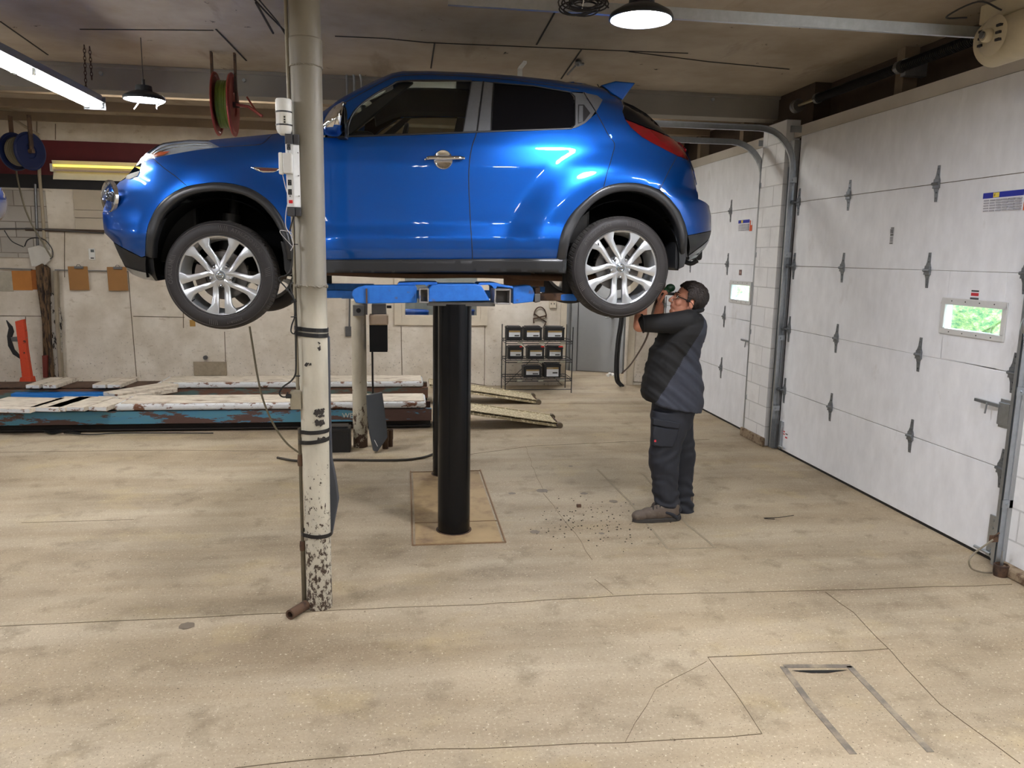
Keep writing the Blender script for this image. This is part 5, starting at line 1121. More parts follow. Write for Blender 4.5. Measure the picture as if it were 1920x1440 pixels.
def battery(name, label, loc, w, d, h, lw, red=None, cap=None, group=None, tall=False):
    t = thing(name, label, 'battery', loc, group=group)
    MB().box((0, 0, 0), (w, d, h*.86)).build('case', M_blk, t, bevel=.006); MB().box((-.003, -.003, h*.80), (w+.003, d+.003, h*.93)).box((.02, .02, h*.93), (w-.02, d-.02, h)).build('lid', M_blk, t, bevel=.004)
    if lw:
        l = MB().box((w*.14, -.0045, h*(.10 if tall else .26)), (w*.86, -.002, h*(.74 if tall else .70))).build('label', simple('battery_label', (206, 208, 210), .4, var=.03), t)
        MB().box((w*.14, -.0055, h*(.60 if tall else .58)), (w*.86, -.0045, h*(.74 if tall else .70))).build('gold_stripe', simple('gold_stripe', (146, 122, 74), .4, var=.05), l)
        MB().box((w*.50, -.0055, h*.30), (w*.80, -.0045, h*.40)).build('code_print', simple('ink_dark', (60, 60, 56), .5, var=.1), l)
        if tall: text_mesh('AcDelco', h*.11, 'lettering', M_wht, l, Matrix.Translation((w*.36, -.006, h*.68)) @ Matrix.Rotation(math.pi/2, 4, 'X'))
    if red: MB().box((w*red[0], .0, h*.90), (w*red[1], .03, h*1.02)).build('terminal_cover', simple('red_cover', (206, 40, 34), .4, var=0), t, bevel=.003)
    return t
a_ = ony(602, 836, 7.25); battery('battery', 'large black battery on the floor between the column and the shorter pole', (a_.x-.09, 7.25, 0), .36, .18, .25, 0)
m = MB(); pxb(None, 625, 794, 650, 800, 7.26, .12, m); pxb(None, 600, 795, 622, 801, 7.26, .12, m)
m.bm.free()
mb_ = thing('foam_board', 'dark grey curved board leaning against the shorter pole', 'board', ony(700, 840, 7.22))
P = [(688, 742), (717, 736), (724, 790), (727, 820), (708, 847), (701, 846), (694, 815), (690, 780)]
m = MB(); A = [m.bm.verts.new(ony(x, y, 7.22+(840-y)*.0012)-mb_.location) for x, y in P]; B = [m.bm.verts.new(v.co+Vector((-.012, .05, 0))) for v in A]; m.bm.faces.new(A); m.bm.faces.new(B[::-1])
for i in range(8): m.bm.faces.new((A[i], A[(i+1) % 8], B[(i+1) % 8], B[i]))
m.build('panel', simple('board_grey', (64, 68, 72), .5, var=.06), mb_, bevel=.004)
m = MB(); m.beam(ony(702, 825, 7.20)-mb_.location, ony(708, 837, 7.195)-mb_.location, .006, .004); m.build('white_mark', M_white, mb_)
for (x0, x1, yb, lb) in ((716, 729, 843, 'rusty socket standing on the floor by the board, nearer one'), (726, 736, 839, 'rusty socket standing on the floor by the board, farther one')):
    p = onz((x0+x1)/2, yb-2); t = MB(); t.lathe([(0, 0), (.030, 0), (.030, .07), (.034, .08), (.034, .17), (.027, .17), (.027, .1), (0, .1)], p, 'Z', 20); tag(t.build('socket', simple('brown_socket', (84, 64, 50), .5, .4, var=.2), smooth=35), lb, 'socket', 'rusty sockets by the board')
cable([(468, 612), (474, 650), (482, 700), (492, 745), (510, 790), (535, 828), (560, 848), (590, 866)], 6.9, .009, simple('tan_hose', (112, 104, 84), .5, var=.1), 'air_hose', 'tan hose hanging behind the front wheel down to the floor', 'hose')
m = MB(); m.tube(spline([onz(a, b, .012) for a, b in ((520, 858), (560, 864), (625, 862), (700, 863), (760, 862), (795, 857), (815, 850))], 6), .011, 8); tag(m.build('floor_hose', simple('dark_hose', (56, 50, 42), .6, var=.1), smooth=True), 'dark hose lying on the floor from the column to the lift', 'hose')

# ================================================================== drive-on rack along the rear wall
M_plank = worn('worn_plank', (196, 182, 160), (120, 94, 70), .5, .75, 5, .8, bump=.25, c2=(232, 222, 204), stretch=(1, 3, 3))
M_wedge = worn('white_edge_paint', (214, 216, 216), (118, 76, 50), .53, .58, 7, .6, stretch=(1, 1, 2)); M_rail = worn('peeling_blue_rail', (58, 128, 178), (92, 66, 58), .50, .515, 2.4, .6, bump=.4, c2=(84, 132, 132), stretch=(.6, 1, 3))
M_rail2 = worn('rusty_blue_rail', (70, 104, 112), (110, 78, 60), .44, .50, 3.0, .6, bump=.4, c2=(96, 108, 90), stretch=(.6, 1, 3)); M_dkst = simple('dark_steel', (44, 38, 34), .7, .3, var=.3)
def runway(y, label, mat, dep=.50, zt=.31, x0=-5.8, x1=.22, mixed=None):
    t = thing('runway', label, 'vehicle ramp', (0, y, 0), group='runways of the drive-on rack')
    bm1 = MB().box((x0, .02, .09), (x1+.06, .07, .225)).build('side_rail', mat, t, bevel=.004)
    MB().box((x0, dep-.07, .09), (x1+.06, dep-.02, .225)).build('side_rail', mat, t, bevel=.004)
    MB().box((x0, .10, .0), (x1+.05, .16, .10)).box((x0, .04, .022), (x1+.06, .12, .036)).build('base_beam', M_dkst, t)
    MB().box((-2.95, .0, .235), (x1, dep, zt-.01)).build('deck', M_wedge, t, bevel=.02)
    MB().box((-2.90, .04, zt-.012), (x1-.02, dep-.02, zt)).build('tread_surface', M_plank, t, bevel=.004)
    MB().box((x0, .06, .235), (-2.95, dep-.03, .25)).build('lower_plate', M_rust, t)
    return t
rn = runway(8.20, 'nearer blue and rust runway of the rack, bright blue peeling paint', M_rail); rf_ = runway(9.55, 'farther rusty runway of the rack close to the rear wall', M_rail2)
MB().box((-4.52, -.10, .06), (-3.25, .02, .20)).build('ledge', simple('bright_blue_ledge', (28, 112, 190), .5, var=.15), rf_, bevel=.004)
def plank(x, y, skew, L, w, z, label, mat=None, th=.045):
    t = thing('plank', label, 'plank', (x, y, z), skew, group='loose planks on the rack'); MB().box((0, 0, 0), (w, L, th)).build('board', M_plank, t, bevel=.004); MB().box((.004, -.003, .004), (w-.004, .0, th-.006)).build('painted_end', M_wedge, t); return t
k = 0
for px0, nm in ((-60, 'leftmost'), (55, 'second'), (88, 'third'), (124, 'fourth'), (166, 'fifth')):
    p = ony(px0, 765, 8.14); plank(p.x, 8.14, -.16, .60, (.30 if px0 < 60 and px0 > 0 else .185) if px0 > 0 else .62, .251, '%s plank from the left on the nearer runway' % nm)
for px0, lb in ((48, 'white ended plank at the left end of the farther runway'), (80, 'second plank from the left on the farther runway'), (173, 'third plank from the left on the farther runway'), (201, 'fourth plank from the left on the farther runway')):
    p = ony(px0, 725, 9.50); plank(p.x, 9.50, -.06, .56, .15, .251, lb)
p = ony(200, 742, 8.95); 
t = plank(p.x, 8.86, -.62, .78, .25, .275, 'short plank bridging the two runways'); 
t = plank(p.x+.20, 8.62, -.62, .72, .10, .262, 'narrow plank beside the bridging plank')
text_mesh('WES', .075, 'lettering', simple('stencil_white', (196, 190, 176), .6, var=.1), rn, Matrix.Translation((ony(655, 781, 8.22).x, .0185, .155)) @ Matrix.Rotation(math.pi/2, 4, 'X'))
# expanded-metal ramps with end rollers
M_ramp = NT('diamond_tread'); _v = M_ramp.co((1, 1, 1)); _w = M_ramp.n('ShaderNodeTexVoronoi'); _w.inputs['Scale'].default_value = 34; M_ramp.l(_v, _w.inputs['Vector'])
M_ramp.base(M_ramp.mix(M_ramp.mask(_w.outputs['Distance'], .25, .45), lin((226, 216, 184)), lin((168, 154, 122)))); M_ramp.set(Roughness=.55); M_ramp.bump(_w.outputs['Distance'], .8, .01); M_ramp = M_ramp.m
for y, x1, lb in ((8.18, 1.66, 'perforated metal ramp running down from the nearer runway'), (9.55, 1.66, 'perforated metal ramp running down from the farther runway')):
    t = thing('loading_ramp', lb, 'ramp', (.30, y, 0), group='metal ramps of the rack'); L = x1-.30; w = .46
    MB().beam((0, w/2, .255), (L, w/2, .045), w, .012, (0, 0, 1)).build('deck', M_ramp, t)
    m = MB(); m.beam((0, .01, .245), (L, .01, .035), .02, .05); m.beam((0, w-.01, .245), (L, w-.01, .035), .02, .05); m.build('edge_rail', M_ramp, t)
    for k in range(2): MB().cyl((L+.03, -.03 if k == 0 else w-.04, .032), (L+.03, .04 if k == 0 else w+.03, .032), .032, 20).build('roller', simple('roller_steel', (120, 108, 92), .5, .5, var=.3), t, smooth=35)
    MB().cyl((L+.03, 0, .032), (L+.03, w, .032), .01, 8).build('axle', M_rust, t)
# clutter under the near runway
m = MB(); m.tube(spline([onz(a, b, .02) for a, b in ((40, 808), (70, 803), (95, 812), (120, 808), (150, 812))], 5), .012, 6); m.tube(spline([onz(a, b, .02) for a, b in ((120, 812), (170, 815), (230, 812), (400, 812))], 5), .006, 6)
tag(m.build('hydraulic_line', M_blk, smooth=True), 'dark hydraulic line snaking out under the nearer runway', 'hose')

# ================================================================== battery rack
rk = thing('battery_rack', 'black wire rack with three shelves against the rear wall', 'rack', (1.36, 10.35, 0)); RW, RD = .93, .42
ra = MB()
for x in (0, RW):
    for y in (0, RD): ra.cyl((x, y, 0), (x, y, .92), .007, 8)
ra.build('upright', M_blk, rk, smooth=True); sh_z = (.20, .46, .72)
for z in sh_z:
    m = MB(); m.tube([(0, 0, z), (RW, 0, z), (RW, RD, z), (0, RD, z)], .006, 6, closed=True); m.tube([(0, 0, z-.03), (RW, 0, z-.03), (RW, RD, z-.03), (0, RD, z-.03)], .006, 6, closed=True)
    for k in range(1, 12): m.cyl((RW*k/12, 0, z), (RW*k/12, RD, z), .003, 5)
    m.build('shelf', M_blk, rk, smooth=True)
    tg = MB()
    for x in (.16, .46, .76): tg.box((x, -.008, z-.032), (x+.07, -.004, z-.008))
    tg.build('price_tag', simple('tag_paper', (150, 148, 130), .6, var=.1), rk)
m = MB(); m.cyl((.05, RD, .04), (RW/2, RD, .45), .004, 5); m.cyl((RW-.05, RD, .04), (RW/2, RD, .45), .004, 5); m.cyl((.05, RD, .9), (RW/2, RD, .45), .004, 5); m.cyl((RW-.05, RD, .9), (RW/2, RD, .45), .004, 5); m.cyl((0, 0, .05), (RW, 0, .05), .005, 6); m.build('cross_brace', M_blk, rk, smooth=True)
def bat_at(px0, px1, shelf, h, lab, red=None, tall=False):
    z = sh_z[shelf]+.004; a = ony(px0, 640, 10.42); b = ony(px1, 640, 10.42)
    battery('car_battery', lab, (a.x, 10.42, z), b.x-a.x, .20, h, 1, red, None, 'car batteries on the rack', tall)
bat_at(950, 979, 2, .195, 'car battery on the top shelf of the rack, leftmost'); bat_at(983, 1016, 2, .195, 'car battery on the top shelf of the rack, middle'); bat_at(1022, 1058, 2, .195, 'car battery on the top shelf of the rack, rightmost')
bat_at(953, 982, 1, .18, 'car battery on the middle shelf, leftmost, red terminal', (.75, .9)); bat_at(990, 1021, 1, .18, 'car battery on the middle shelf with red cover, middle one', (.80, 1.0)); bat_at(1027, 1056, 1, .18, 'car battery on the middle shelf with red cover, rightmost', (.72, 1.0))
bat_at(983, 1017, 0, .165, 'lower car battery on the bottom shelf, left of the tall one'); bat_at(1022, 1053, 0, .20, 'taller car battery with big label on the bottom shelf', tall=True)

# ================================================================== on the rear wall
YW = YB-.004
def wallbox(name, lab, cat, x0, y0, x1, y1, dep, mat, bevel=.002, par=None, group=None, off=0.0):
    a = ony(x0, y1, YW-off); b = ony(x1, y0, YW-off)
    if par: a, b = at(par, a), at(par, b)
    o = MB().box((a.x, a.y-dep, a.z), (b.x, a.y, b.z)).build(name, mat, par, bevel=bevel)
    return tag(o, lab, cat, group) if lab else o
def clipboard(x0, y0, x1, y1, lab):
    t = thing('clipboard', lab, 'clipboard', ony(x0, y1, YW-.05), group='clipboards hanging on the rail'); o = wallbox('board', None, None, x0, y0, x1, y1, .006, simple('hardboard', (158, 112, 58), .6, var=.08), .004, t, off=.035); o.rotation_euler = (0, math.radians(-.8), 0)
    m = MB(); c = at(t, ony((x0+x1)/2, y0+1, YW-.05)); m.box((c.x-.055, c.y-.012, c.z-.02), (c.x+.055, c.y+.004, c.z+.012)); m.tube([c+Vector((-.03, -.01, .01)), c+Vector((-.012, -.016, .035)), c+Vector((.012, -.016, .035)), c+Vector((.03, -.01, .01))], .004, 6); m.build('clip', M_steel, t, bevel=.002)
clipboard(131, 500, 165, 544, 'brown clipboard hanging on the rail, left of the two together'); clipboard(204, 501, 238, 545, 'brown clipboard hanging nearest the front wheel')
wallbox('clipboard', 'faded orange board hanging left of the broken post', 'board', 25, 508, 59, 544, .006, simple('orange_card', (190, 124, 56), .7, var=.15)); wallbox('clipboard', 'narrow rusty orange board half behind the broken post', 'board', 61, 506, 70, 543, .006, simple('rust_card', (160, 92, 30), .7, var=.3))
wallbox('sheet', 'pale stained sheet at the left edge of the wall', 'paper', -20, 509, 23, 546, .004, simple('stained_sheet', (176, 168, 150), .7, var=.3)); 
rl = MB(); a_, b_ = ony(103, 506, YW-.03), ony(240, 509, YW-.03); rl.beam(a_, b_, .02, .012); a_, b_ = ony(-40, 502, YW-.03), ony(60, 505, YW-.03); rl2 = MB().beam(a_, b_, .02, .012)
tag(rl.build('hanging_rail', M_steel), 'thin rail carrying the two clipboards', 'rail'); tag(rl2.build('hanging_rail', M_steel), 'thin rail above the orange boards left of the broken post', 'rail')
rm = thing('remote_control', 'white remote control in a wall holder above the clipboards', 'remote', ony(168, 486, YW)); wallbox('body', None, None, 168, 466, 178, 487, .02, M_white, .004, rm); wallbox('screen', None, None, 170, 468, 176, 473, .0015, simple('screen_grey', (90, 96, 96), .3, var=0), 0, rm, off=.02); wallbox('label_patch', None, None, 170, 483, 176, 485, .0015, M_blk, 0, rm, off=.02)
wallbox('access_hatch', 'small boarded hatch with a brown stain low on the wall', 'hatch', 364, 678, 425, 704, .012, simple('hatch_paint', (158, 144, 122), .8, var=.3, scale=20))
m = MB(); p = ony(386, 670, YW); m.cyl(p, p+Vector((0, -.05, 0)), .028, 16); m.cyl(p+Vector((0, -.05, 0)), p+Vector((0, -.055, 0)), .016, 12); tag(m.build('pipe_end', M_steel, smooth=35), 'round pipe end poking out of the wall above the hatch', 'pipe')
wallbox('tape_scrap', 'scrap of yellow-brown tape on the wall below the front tyre', 'tape', 356, 600, 366, 612, .002, simple('tape_brown', (170, 130, 60), .6, var=.1), 0)
# broken corner post
bp_ = thing('broken_post', 'rotten splintered wooden post with peeling plaster on the rear wall', 'post', (ony(95, 700, YW).x, YW-.1, 0)); M_rot = worn('rotten_wood', (112, 88, 62), (44, 34, 28), .46, .56, 12, .9, bump=.8, stretch=(3, 3, .5)); M_pls = worn('cracked_plaster', (176, 168, 156), (40, 34, 30), .53, .56, 10, .9, bump=.8, stretch=(2, 2, 1))
def plk(P, dep, mat, nm, off=.0):
    m = MB(); A = [m.bm.verts.new(at(bp_, ony(x, y, YW-.028-off))) for x, y in P]; B = [m.bm.verts.new(v.co-Vector((0, dep, 0))) for v in A]; m.bm.faces.new(A); m.bm.faces.new(B[::-1]); n = len(P)
    for i in range(n): m.bm.faces.new((A[i], A[(i+1) % n], B[(i+1) % n], B[i]))
    m.build(nm, mat, bp_, bevel=.004)
plk([(72, 500), (84, 494), (92, 505), (96, 560), (98, 620), (100, 706), (88, 706), (84, 600), (76, 545)], .09, M_rot, 'split_board'); plk([(84, 494), (95, 503), (98, 560), (101, 640), (106, 706), (99, 706), (96, 600)], .11, M_rot, 'split_board')
plk([(94, 545), (110, 560), (118, 600), (118, 706), (98, 706), (94, 620)], .05, M_pls, 'plaster'); plk([(104, 508), (111, 508), (114, 600), (121, 706), (115, 706), (108, 600)], .08, simple('pale_batten', (150, 138, 118), .8, var=.2), 'batten')
plk([(85, 665), (93, 665), (93, 706), (87, 706)], .10, simple('dull_red', (120, 52, 44), .6, var=.2), 'red_block', .05)
plk([(54, 465), (75, 460), (98, 470), (96, 488), (82, 500), (62, 500)], .04, simple('loose_plaster', (206, 202, 192), .8, var=.08), 'loose_plaster', .02)
# orange stand and black bracket
og = thing('orange_stand', 'upright orange painted steel stand with a black curved bracket at the left', 'stand', onz(58, 722)); yg = YW-.45
def poly3(par, P, y, dep, mat, nm, bev=.004):
    m = MB(); A = [m.bm.verts.new(at(par, ony(a, b, y))) for a, b in P]; B = [m.bm.verts.new(v.co-Vector((0, dep, 0))) for v in A]; m.bm.faces.new(A); m.bm.faces.new(B[::-1]); n = len(P)
    for i in range(n): m.bm.faces.new((A[i], A[(i+1) % n], B[(i+1) % n], B[i]))
    return m.build(nm, mat, par, bevel=bev)
M_or = worn('chipped_orange', (210, 72, 36), (70, 40, 30), .60, .64, 14, .6)
poly3(og, [(33, 602), (48, 598), (52, 625), (54, 650), (60, 690), (64, 715), (47, 716), (42, 670), (38, 640)], yg, .07, M_or, 'upright'); poly3(og, [(46, 705), (66, 705), (72, 737), (40, 737)], yg+.02, .12, M_or, 'foot')
poly3(og, [(13, 600), (24, 612), (27, 622), (22, 636), (28, 655), (42, 670), (40, 673), (26, 664), (17, 648), (15, 630), (18, 615)], yg-.02, .03, M_blk, 'curved_bracket'); poly3(og, [(22, 632), (40, 630), (52, 633), (40, 640), (24, 640)], yg-.03, .03, M_steel, 'clamp')
# pipes and hoses on the wall
def wtube(P, r, mat, name, lab, cat='pipe', y=YW-.03, sp=False):
    Q = [ony(a, b, y) for a, b in P]; return tag(MB().tube(spline(Q, 8) if sp else Q, r, 8).build(name, mat, smooth=True), lab, cat)
wtube([(68, 250), (72, 252), (74, 330), (80, 400), (84, 458)], .022, simple('cream_pipe', (170, 156, 132), .6, var=.1), 'wall_pipe', 'cream vertical pipe beside the blue hose reel'); wtube([(66, 345), (69, 420), (71, 475)], .018, M_steel, 'wall_pipe', 'dark grey pipe behind the cream vertical pipe')
wtube([(8, 212), (70, 252)], .016, simple('cream_pipe', (170, 156, 132)), 'wall_pipe', 'diagonal cream pipe rising to the ceiling at the left', y=YW-.3)
wtube([(48, 430), (195, 434)], .02, simple('brown_pipe', (78, 62, 50), .6, var=.2), 'wall_pipe', 'brown horizontal pipe on the wall left of the car nose'); wtube([(-10, 429), (60, 429), (120, 432), (195, 438)], .009, M_steel, 'wall_conduit', 'thin conduit just below the horizontal brown pipe', y=YW-.06)
wtube([(30, 300), (32, 330), (45, 385), (62, 425), (80, 455), (96, 482)], .011, simple('tan_hose', (112, 104, 84)), 'reel_hose', 'tan hose running down from the dark blue reel', 'hose', YW-.25, True)
wtube([(46, 462), (52, 450), (66, 446), (84, 450), (97, 466), (99, 480), (94, 486)], .007, M_blk, 'wire_loop', 'black wire loop over the broken post', 'wire', YW-.15, True); wtube([(8, 432), (22, 452), (44, 463)], .006, M_blk, 'loose_wire', 'loose dark wire sagging at the left wall', 'wire', YW-.1, True)
# ice-tongs like tool and socket, small hook
tn = thing('hanging_tongs', 'rusty iron tongs hanging on the wall above the battery rack', 'tongs', ony(1010, 600, YW)); 
def tb(P, r, nm, sp=True): Q = [at(tn, ony(a, b, YW-.03)) for a, b in P]; MB().tube(spline(Q, 6) if sp else Q, r, 6).build(nm, M_rust, tn, smooth=True)
tb([(1001, 592), (1003, 583), (1008, 577), (1015, 576), (1021, 581), (1024, 590), (1023, 596)], .009, 'bow'); tb([(1001, 588), (1024, 604), (1020, 612)], .011, 'jaw', False); tb([(1023, 592), (1000, 598), (1001, 606)], .011, 'jaw', False)
ot = thing('wall_socket', 'cream double wall socket above the tongs', 'socket', ony(1030, 575, YW)); wallbox('plate', None, None, 1029.5, 564, 1042, 577, .04, M_cream, .003, ot); wallbox('slot', None, None, 1033, 568, 1034.5, 571, .001, M_blk, 0, ot, off=.04); wallbox('slot', None, None, 1038.5, 568, 1040, 571, .001, M_blk, 0, ot, off=.04)
wallbox('switch_plate', 'grey metal switch box on the wall left of the shorter pole', 'switch', 648, 612, 660, 630, .03, M_steel, .003); wtube([(656, 540), (655, 612)], .012, M_steel, 'wall_conduit', 'vertical conduit down to the grey switch box')
# black hose bundle and rubbish at the corridor post
hb2 = thing('hose_bundle', 'bundle of black hoses hanging beside the corridor post', 'hose', (3.18, 10.9, 0))
for k, (dx, x0) in enumerate(((0, 1168), (.03, 1165), (-.03, 1170), (.01, 1162))):
    Q = [at(hb2, ony(a+dx*60, b, 10.88-.02*k)) for a, b in ((x0+2, 560), (x0, 600), (x0-6, 640), (x0-9, 680), (x0-8, 712), (x0+1, 724))]; MB().tube(spline(Q, 6), .016, 8).build('hose', M_rub, hb2, smooth=True)
wtube([(1168, 702), (1180, 685), (1196, 662), (1210, 636), (1222, 600), (1226, 575)], .012, simple('brown_hose', (70, 50, 44), .5, var=.1), 'air_line', 'brown air hose rising from the floor to the mechanic', 'hose', 8.6, True) if False else None
P = [Vector((3.25, 10.7, .14)), Vector((3.05, 9.6, .45)), Vector((2.7, 8.2, .80)), Vector((2.25, 6.6, 1.12)), Vector((1.98, 5.62, 1.50)), Vector((1.85, 5.38, 1.72))]
tag(MB().tube(spline([ony(1166, 700, 10.6), ony(1182, 684, 9.8), ony(1198, 660, 8.6), ony(1212, 634, 7.2), ony(1219, 606, 6.2), ony(1226, 578, 5.5), ony(1234, 556, 5.42)], 8), .010, 8).build('air_line', simple('brown_hose', (70, 50, 44), .5, var=.1), smooth=True), 'brown air hose rising from the corridor post to the hands', 'hose')
m = MB()
for k in range(5): c = onz(1140+k*4, 702+random.uniform(-1, 2), .02); bmesh.ops.create_icosphere(m.bm, subdivisions=1, radius=.03, matrix=Matrix.Translation(c))
for v in m.bm.verts: v.co += Vector(noise.noise_vector(v.co*30))*.02
tag(m.build('crumpled_rag', M_white), 'small white crumpled paper on the corridor floor', 'paper')
# ================================================================== hose reels
def reel(loc, rz, r, wd, mat, hmat, label, rows=5):
    t = thing('hose_reel', label, 'hose reel', loc, rz)
    for s in (-1, 1): 
        m = MB(); m.lathe([(.03, 0), (r*.35, .0), (r*.38, .012*s), (r*.86, .012*s), (r*.90, 0), (r*.97, 0), (r, .008*s), (r, .014*s), (r*.96, .010*s), (r*.90, .012*s), (r*.86, .022*s), (r*.38, .022*s), (r*.35, .010*s), (.03, .01*s)], (s*wd/2, 0, 0), 'X', 40); m.build('flange', mat, t, smooth=35)
    MB().cyl((-wd/2, 0, 0), (wd/2, 0, 0), r*.32, 24).build('drum', M_dkst, t, smooth=35)
    for k in range(rows):
        x = -wd/2+wd*(k+.5)/rows*.86+.01; MB().lathe([(r*.70+.013*math.cos(a), .013*math.sin(a)) for a in [2*math.pi*j/8 for j in range(9)]], (x, 0, 0), 'X', 36).build('hose_turn', hmat, t, smooth=True)
    MB().box((-wd/2-.03, -.02, -.02), (wd/2+.06, .02, .02)).box((wd/2+.03, -.025, -.02), (wd/2+.045, .025, max(.1, ZC-loc[2]-.01) if loc[1] < 9 else .4)).box((-wd/2-.045, -.025, -.02), (-wd/2-.03, .025, max(.1, ZC-loc[2]-.01) if loc[1] < 9 else .4)).build('bracket', M_rust, t)
    return t
c = ony(422, 196, 7.0); rr_ = reel((c.x, 7.0, c.z), math.radians(1), .255, .11, simple('reel_red', (150, 60, 50), .45, .2, var=.15), simple('green_hose', (104, 124, 40), .45, var=.1), 'red hose reel with green hose hanging above the bonnet')
m = MB(); m.tube([at(rr_, ony(443, 196, 6.85)), at(rr_, ony(466, 200, 6.85)), at(rr_, ony(492, 218, 6.8))], .012, 6); m.tube([at(rr_, ony(463, 182, 6.9)), at(rr_, ony(478, 205, 6.85)), at(rr_, ony(488, 218, 6.8))], .008, 6)
for v in m.bm.verts: v.co.rotate(Euler((0, 0, -math.radians(1))))
m.build('crank_arm', simple('reel_red', (132, 56, 46)), rr_)
c = ony(42, 284, 9.9); reel((c.x, 9.9, c.z), math.radians(-24), .215, .20, simple('reel_navy', (22, 34, 72), .4, .2, var=.15), simple('tan_hose', (112, 104, 84)), 'dark blue hose reel on the far wall at the left', 6)
# conduit along the beam with junction box, bent conduits
m = MB(); P = [ony(a, b, bmY-.05) for a, b in ((-40, 99), (0, 100), (280, 112))]; m.tube(P, .010, 8); m.tube([ony(a, b, bmY-.05) for a, b in ((298, 113), (540, 120), (612, 122))], .010, 8)
m.tube(spline([ony(a, b, bmY-.05) for a, b in ((612, 122), (635, 124), (648, 130), (650, 150), (651, 190))], 5), .010, 8); m.tube(spline([ony(a, b, bmY-.07) for a, b in ((612, 126), (650, 126), (662, 138), (664, 160), (664, 190))], 5), .010, 8); m.tube(spline([ony(a, b, bmY-.09) for a, b in ((612, 122), (660, 124), (674, 138), (678, 158), (678, 190))], 5), .010, 8)
tag(m.build('ceiling_conduit', M_galv, smooth=True), 'steel conduits along the ceiling beam bending down behind the car', 'conduit')
a_, b_ = ony(278, 115, bmY-.07), ony(304, 105, bmY-.07); tag(MB().box((a_.x, bmY-.09, a_.z), (b_.x, bmY-.03, b_.z)).build('junction_box', M_steel, bevel=.003), 'small grey junction box on the conduit under the ceiling', 'box')
m = MB(); a_ = onz(975, 128, 3.46); b_ = onz(985, 116, 3.49); m.box((a_.x-.02, a_.y-.01, 3.37), (a_.x+.02, a_.y+.01, 3.46)); m.beam(a_, b_, .03, .02); tag(m.build('ceiling_bracket', M_white), 'small white bracket hanging from the ceiling above the roof', 'bracket')
m = MB(); a_, b_ = onz(1064, 140, 3.40), onz(1082, 120, 3.46); m.cyl(a_, b_, .008, 8); m.ball(b_+Vector((.01, 0, .01)), .03, 12); m.cyl(b_, b_+Vector((.06, .03, .01)), .012, 8); tag(m.build('ceiling_hook', M_steel, smooth=True), 'dark ceiling hook on a pale knob above the car roof', 'hook')
m = MB(); m.tube([onz(a, b, 3.47) for a, b in ((478, 0), (500, 24), (540, 64))], .006, 6); m.tube([onz(a, b, 3.45) for a, b in ((480, 5), (512, 62))], .008, 6); m.tube([onz(a, b, 3.46) for a, b in ((486, 0), (520, 40), (538, 70))], .005, 6); tag(m.build('ceiling_wires', M_dkst), 'loose dark wires hanging from the ceiling left of the column', 'wire')
# ================================================================== foot of the near door: pot, cable
p = onz(1873, 1078); t = thing('floor_pot', 'rusty round pot at the foot of the near garage door', 'pot', (p.x, p.y-.01, 0)); MB().lathe([(0, 0), (.038, 0), (.042, .02), (.042, .07), (.034, .075), (.034, .05), (0, .05)], (0, 0, 0), 'Z', 24).build('body', M_rust, t, smooth=35)
m = MB(); m.beam((0, 0, .05), (.0, 0, .16), .012, .012); m.build('post', M_galv, t)
tag(MB().tube(spline([ony(1862, 1012, p.y), ony(1845, 1024, p.y), ony(1826, 1038, p.y-.02), ony(1817, 1052, p.y-.03), ony(1822, 1066, p.y-.03), ony(1842, 1073, p.y-.02), ony(1860, 1074, p.y)], 6), .0055, 7).build('armoured_cable', simple('grey_hose', (132, 124, 108), .5, .3, var=.1), smooth=True), 'grey armoured cable looping at the foot of the near door', 'cable')
m = MB(); q = ony(1862, 1010, p.y+.03); m.box(q+Vector((-.02, -.01, -.02)), q+Vector((.03, .01, .02))); m.tube([q, q+Vector((.0, -.02, .03)), q+Vector((.02, -.02, .045))], .006, 6); tag(m.build('cable_clamp', M_rust, bevel=.002), 'rusty clamp holding the cable at the door corner', 'clamp')
wtl = MB(); m = wtl; q = ony(1919, 610, 4.0); m.ball(q+Vector((.02, 0, 0)), (.03, .03, .055), 14); m.cyl(q+Vector((.02, 0, -.085)), q+Vector((.02, 0, .085)), .009, 8); tag(m.build('door_lamp', M_galv, smooth=True), 'bulging metal fitting at the right frame edge beside the door window', 'fitting')
# small block on the floor
q = onz(1085, 951); tag(MB().box((q.x-.015, q.y-.01, 0), (q.x+.018, q.y+.015, .022)).build('rusty_block', M_rust, bevel=.002), 'small rusty block lying on the floor right of the lift', 'block')
q = onz(1432, 972); m = MB(); m.tube([q+Vector((0, 0, .004)), q+Vector((.12, .0, .004)), q+Vector((.25, .03, .006))], .002, 5); m.beam(q+Vector((0, -.01, .004)), q+Vector((.07, -.03, .004)), .006, .004); tag(m.build('twig', M_dkst), 'thin dark twig on the floor behind the mechanic', 'twig')
# drums in the store room
for x, y, z, lb in ((.02, 11.55, 0, 'blue drum behind the window pane, left one'), (.72, 11.75, 0, 'blue drum behind the window pane, middle one'), (1.55, 11.6, 0, 'blue drum behind the window, right one')):
    t = thing('drum', lb, 'drum', (x+.05, y, z), group='blue drums in the store room'); MB().lathe([(0, 0), (.27, 0), (.285, .02), (.28, .3), (.288, .31), (.28, .32), (.28, .62), (.288, .63), (.28, .64), (.28, 1.02), (.29, 1.035), (.28, 1.05), (.26, 1.035), (0, 1.035)], (0, 0, 0), 'Z', 40).build('body', simple('drum_blue', (30, 84, 168), .4, var=.1), t, smooth=35)
highbay(.6, 12.0, 'round lamp added to brighten the store room behind the window')  # added lamp, lifts the dark store room
